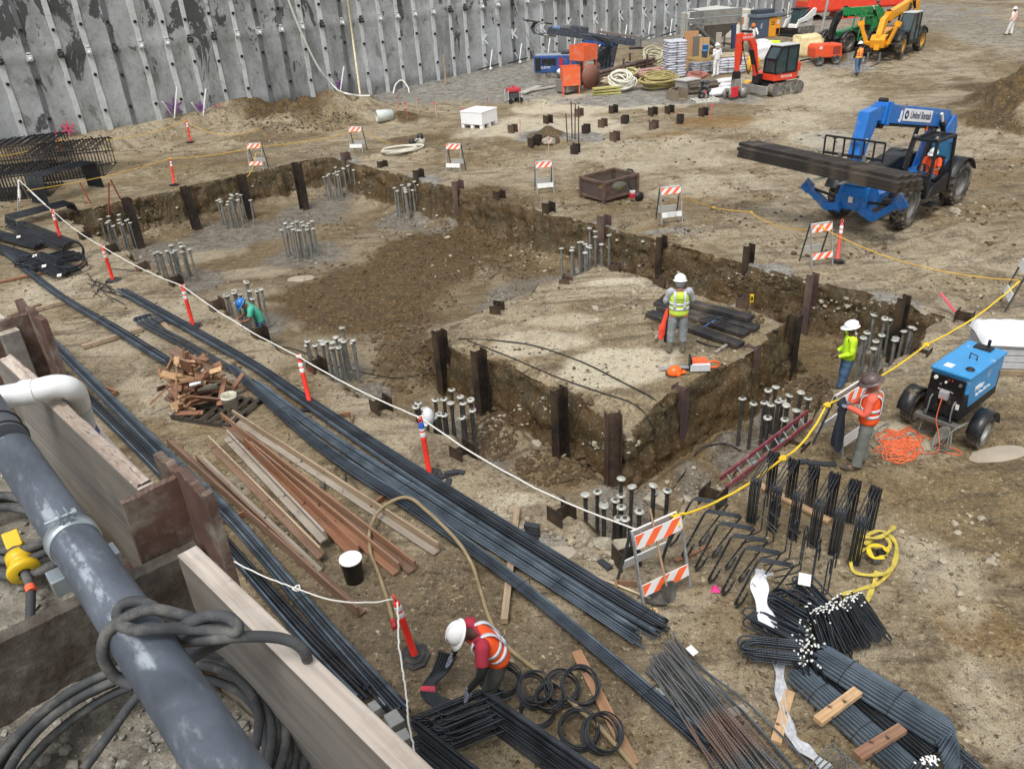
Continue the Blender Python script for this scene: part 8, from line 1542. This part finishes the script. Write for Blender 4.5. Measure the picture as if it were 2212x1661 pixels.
boxpart(rt,'rotary_head',dg,(4.0,.3,mz(4.0)+.4),(1.6,.5,.5),.06,Matrix.Rotation(.17,3,'Y'));boxpart(rt,'hose_manifold',mgray,(3.0,.3,mz(3.0)+.45),(.9,.45,.4),.05,Matrix.Rotation(.17,3,'Y'));boxpart(rt,'swivel',mat('swivel_blue','5f7da0',.5),(2.0,.3,mz(2.0)+.15),(.7,.45,.45),.08);boxpart(rt,'clamp_head',mgray,(9.2,.3,mz(9.2)+.1),(.5,.7,1.0),.05);boxpart(rt,'clamp_jaw',mgray,(9.7,.3,mz(9.7)+.45),(.9,.6,.25),.04,Matrix.Rotation(-.4,3,'Y'));boxpart(rt,'foot_plate',blkp,(9.0,.3,mz(9.0)-.55),(1.2,.7,.14),.03)
orm=mat('bin_orange','e4683c',.5,var=.08,dirt=.25,dcol='c9a48c',ds=2);p=P(*z1(700,1470));rt=thing('rod_rack','rusty rod rack loaded with brown steel casings','rack',p+V(.2,.6,0),rad(38));rkm=mat('rack_rust','5e4a42',.7,var=.3,dirt=.4,dcol='8a7d70')
boxpart(rt,'sled_beam',rkm,(3.4,-.7,.1),(7.2,.2,.2),.02);boxpart(rt,'sled_beam',rkm,(3.4,.7,.1),(7.2,.2,.2),.02)
for x_ in(1.8,4.0,6.2):
 for y_ in(-.75,.75):MB().box((x_,y_,.75),(.1,.1,1.5)).build('rack_post',rkm,rt)
rg=random.Random(4)
for i in range(14):y_,z_=-.55+.22*(i%6),.35+.2*(i//6);MB().cyl((1.3+rg.uniform(-.2,.2),y_,z_+.1),(7.2+rg.uniform(-.4,.4),y_,z_+.35),.095,n=10).build('casing',rkm,rt)
mb=MB();mb.lathe([(0,0),(.7,0),(.7,.06),(0,.06)],22,Matrix.Rotation(PI/2,3,'X'),ax=(1.0,-.8,.85));mb.build('rusty_disc',mat('disc_rust','8a5f50',.7),rt)
boxpart(rt,'gray_box',mat('rack_gray','7d7872',.6),(-.2,-.2,.45),(1.2,1.0,.7),.02)
def obin(p,yaw,w_,h_,leg,label,open_):
 rt=thing('orange_bin',label,'bin',p,yaw);t=.03
 for nm,c,d in(('panel',(0,-w_/2,leg+h_/2),(w_,t,h_)),('panel',(0,w_/2,leg+h_/2),(w_,t,h_)),('panel',(-w_/2,0,leg+h_/2),(t,w_-t,h_)),('panel',(w_/2,0,leg+h_/2),(t,w_-t,h_)),('bottom',(0,0,leg+.02),(w_-t,w_-t,t))):boxpart(rt,nm,orm,c,d,0)
 for x_ in(-w_/2+.05,w_/2-.05):
  for y_ in(-w_/2+.05,w_/2-.05):boxpart(rt,'leg',orm,(x_,y_,leg/2),(.06,.06,leg),0)
obin(P(*z1(790,1470))+V(-.1,.2,0),.05,1.05,1.05,.5,'closed-looking orange bin on legs nearest the camera before the rig',0);obin(P(*z1(930,1440))+V(.3,1.4,0),.7,1.2,.85,1.65,'upper orange bin raised on legs behind the nearer one',1)
p=P(*z1(640,1250));mb=MB();mb.rock((p.x,p.y+.3,p.z+.5),.4,rg,sm=True);mb.build('white_sack',sacks_w,sub=2,label='white sack beside the orange bin at the rig',cat='sack')
for i,(a,b_,lb)in enumerate([((1128,205),(1165,190),'pale plank lying left of the rig'),((1140,200),(1215,188),'long plank lying under the rig front'),((1440,92),(1480,86),'flat gray panel lying by the wall')]):plankthing(a,b_,.5 if i!=1 else.3,.08,mat('pale_plank','a8a69c',.7,var=.15),lb,.05)
p=P(*z3(655,560));MB().cyl((p.x,p.y,p.z),(p.x+.5,p.y,p.z+5.6),.09,n=10).build('steel_pole',mat('pole_gray','a5a39d',.6),label='tall gray pole standing left of the green machine',cat='pole')
wy=math.atan2(-.61,-.79);wb_=mat('welder_blue','3a8cc4',.35,var=.1,sc=5,dirt=.1,dcol='c9d3d8',ds=3);wd=mat('welder_dark','1b1c1f',.5,var=.25,dirt=.15)
fm=V(7.6,11.98,0);hd2=V(.79,.61,0);ctr=fm+hd2*.7;rt=thing('welder_trailer','blue and black welding generator on a small two-wheeled trailer','welder',V(ctr.x,ctr.y,Hs(ctr.x,ctr.y)),wy)
K=.98;bl_,bw,bz=1.42,.64,.5
boxpart(rt,'lower_case',wd,(0,0,bz+.25),(bl_,bw,.5),.02);mb=MB();mb.box((-.02,0,bz+.64),(bl_-.06,bw+.02,.32));mb.build('upper_hood',wb_,rt,bevel=.03);boxpart(rt,'hood_top',wb_,(-.02,0,bz+.83),(bl_+.02,bw+.06,.07),.03)
for s_ in(-1,1):mb=MB();mb.side([(-.6,bz+.2),(-.6,bz+.62),(.62,bz+.62),(.5,bz+.2)],s_*(bw/2+.004)-.008,s_*(bw/2+.004)+.008);mb.build('side_panel',wb_,rt,bevel=.003)
boxpart(rt,'control_panel',mat('panel_black','121214',.4),(bl_/2+.01,0,bz+.62),(.03,bw-.04,.3),.01)
for y_,z_,m_,r_ in((-.2,.7,tip,.035),(-.02,.66,tip,.02),(.22,.68,mgray,.03),(.02,.72,redp,.012),(.08,.72,redp,.012),(-.1,.6,mgray,.02)):MB().cyl((bl_/2+.02,y_,bz+z_),(bl_/2+.045,y_,bz+z_),r_,n=12).build('knob',m_,rt)
boxpart(rt,'outlet_box',mat('outlet_gray','9a979c',.5),(bl_/2+.05,0,bz+.42),(.09,.16,.16),.02);boxpart(rt,'panel_label',paper,(bl_/2+.005,.24,bz+.25),(.01,.06,.1),0)
for i in range(5):boxpart(rt,'front_rib',wd,(bl_/2+.008,-.2+.1*i,bz+.14),(.02,.03,.26),.005)
for y_ in(-.2,.2):MB().tube([(bl_/2,y_,bz+.34),(bl_/2+.08,y_,bz+.3),(bl_/2+.1,y_,bz+.1),(bl_/2+.12,y_*1.3,-.1+.2)],.014,6).build('cable_lug',mgray,rt)
MB().tube([(0,.12,bz+.86),(0,.12,bz+.95),(0,0,bz+.97),(0,-.0,bz+.86)],.012,6).build('lifting_eye',dgp,rt);mb=MB();mb.lathe([(0,.03),(.06,.03),(.075,.01),(.075,0)],18,ax=(.42,.2,bz+.865));mb.build('fuel_cap',dgp,rt);boxpart(rt,'top_label',paper,(.5,-.12,bz+.87),(.16,.14,.006),0);MB().cyl((-.62,.05,bz+.86),(-.62,.05,bz+1.02),.03,n=10).build('exhaust_stack',dgp,rt);boxpart(rt,'exhaust_base',dgp,(-.55,0,bz+.88),(.2,.3,.04),.01)
boxpart(rt,'bumper',mat('bumper_gray','5d5a55',.6,dirt=.3),(bl_/2+.1,0,.42),(.14,bw+.12,.1),.02);boxpart(rt,'trailer_frame',blkp,(0,0,.43),(1.7,.5,.1),.01)
text('Miller',.15,rt,wpm,(.2,bw/2+.014,bz+.5),(PI/2,0,PI),'lettering',ext=.003,bold=.004,it=.2);text('Big Blue 500 Pro',.085,rt,wpm,(.0,bw/2+.014,bz+.36),(PI/2,0,PI),'lettering',ext=.003,bold=.002);text('BIG BLUE 500 Pro',.035,rt,wpm,(bl_/2+.028,0,bz+.5),(PI/2,0,PI/2),'lettering',ext=.002)
for s_ in(-1,1):
 w_=wheel(rt,.42,s_*.6,.31,.2,tyre_m,mat('rim_silver','a9a8a2',.4,metal=.6),-1 if s_>0 else 1,lugs=30);mb=MB();vs=[];n=12
 for i in range(n+1):
  a=rad(5)+rad(170)*i/n
  for rr_,yy in((.36,-.13),(.375,-.13),(.375,.13),(.36,.13)):vs.append((.42+rr_*math.cos(a),s_*.62+yy,.33+rr_*math.sin(a)))
 mb.add(vs,[(4*i+j,4*i+j+1,4*i+j+5,4*i+j+4)for i in range(n)for j in range(3)]+[(4*i+3,4*i,4*i+4,4*i+7)for i in range(n)],0,True);mb.build('fender',mat('fender_black','1a1b1d',.4,var=.2,dirt=.15),rt)
Mw=Matrix.Translation(V(ctr.x,ctr.y,0))@Matrix.Rotation(wy,4,'Z');rg=random.Random(5)
mb=MB()
for i in range(7):mb.tube(crv([Mw@V(bl_/2-.9+.05*i,bw/2+.1,.5),Mw@V(.45+.02*i,bw/2+.12,.46),Mw@V(bl_/2+.2+.02*i,.35,.42),Mw@V(bl_/2+.28+rg.uniform(-.05,.1),.3+rg.uniform(-.1,.1),.08),Mw@V(bl_/2+.36,.12,.03),Mw@V(bl_/2+.2,.1+.03*i,.3),Mw@V(bl_/2+.16,.24,.42)],6),.011,6)
mb.build('cable_bunch',mat('gray_lead','77786f',.6),label='bunch of gray welding cables draped over the front of the welder',cat='cable')
mb=MB();mb.tube(crv([Mw@V(bl_/2+.1,0,bz+.4),Mw@V(bl_/2+.2,.02,.5),Mw@V(bl_/2+.22,.1,.3),Mw@V(bl_/2+.4,.25,.04),Mw@V(bl_/2+.7,.1,.03)],6),.009,6);mb.build('orange_lead',oc,label='orange lead plugged into the front of the welder',cat='cord')
p=P(2110,820);p2=P(2230,850);rt=thing('wrapped_stack','stack of pale blocks under white sheeting at the right edge','block stack',V(10.75,14.45,0),rad(-12))
boxpart(rt,'pallet_base',mat('pallet_wood','8b7a62',.8,var=.2),(0,0,.06),(2.2,1.1,.12),.01)
blm=mat('pale_block','aeb0b2',.7,var=.12,sc=8)
for k_ in range(4):boxpart(rt,'block_layer',blm,(0,0,.2+.15*k_),(2.1,1.0,.135),.012)
mb=MB();vs=[];nx_,ny_=24,14
for i in range(nx_):
 for j in range(ny_):x_,y_=-1.14+2.28*i/(nx_-1),-.57+1.14*j/(ny_-1);e_=max(0,abs(x_)-1.05,abs(y_)-.5);vs.append((x_*(1-.3*e_),y_*(1-.3*e_),.8-e_*1.8+.05*mn.noise(V(x_*4,y_*4,2))))
mb.add(vs,[(i*ny_+j,(i+1)*ny_+j,(i+1)*ny_+j+1,i*ny_+j+1)for i in range(nx_-1)for j in range(ny_-1)],0,True);mb.build('sheeting',mat('sheeting','dfe1e6',.4,var=.06,bump=.6,bd=.03),rt)
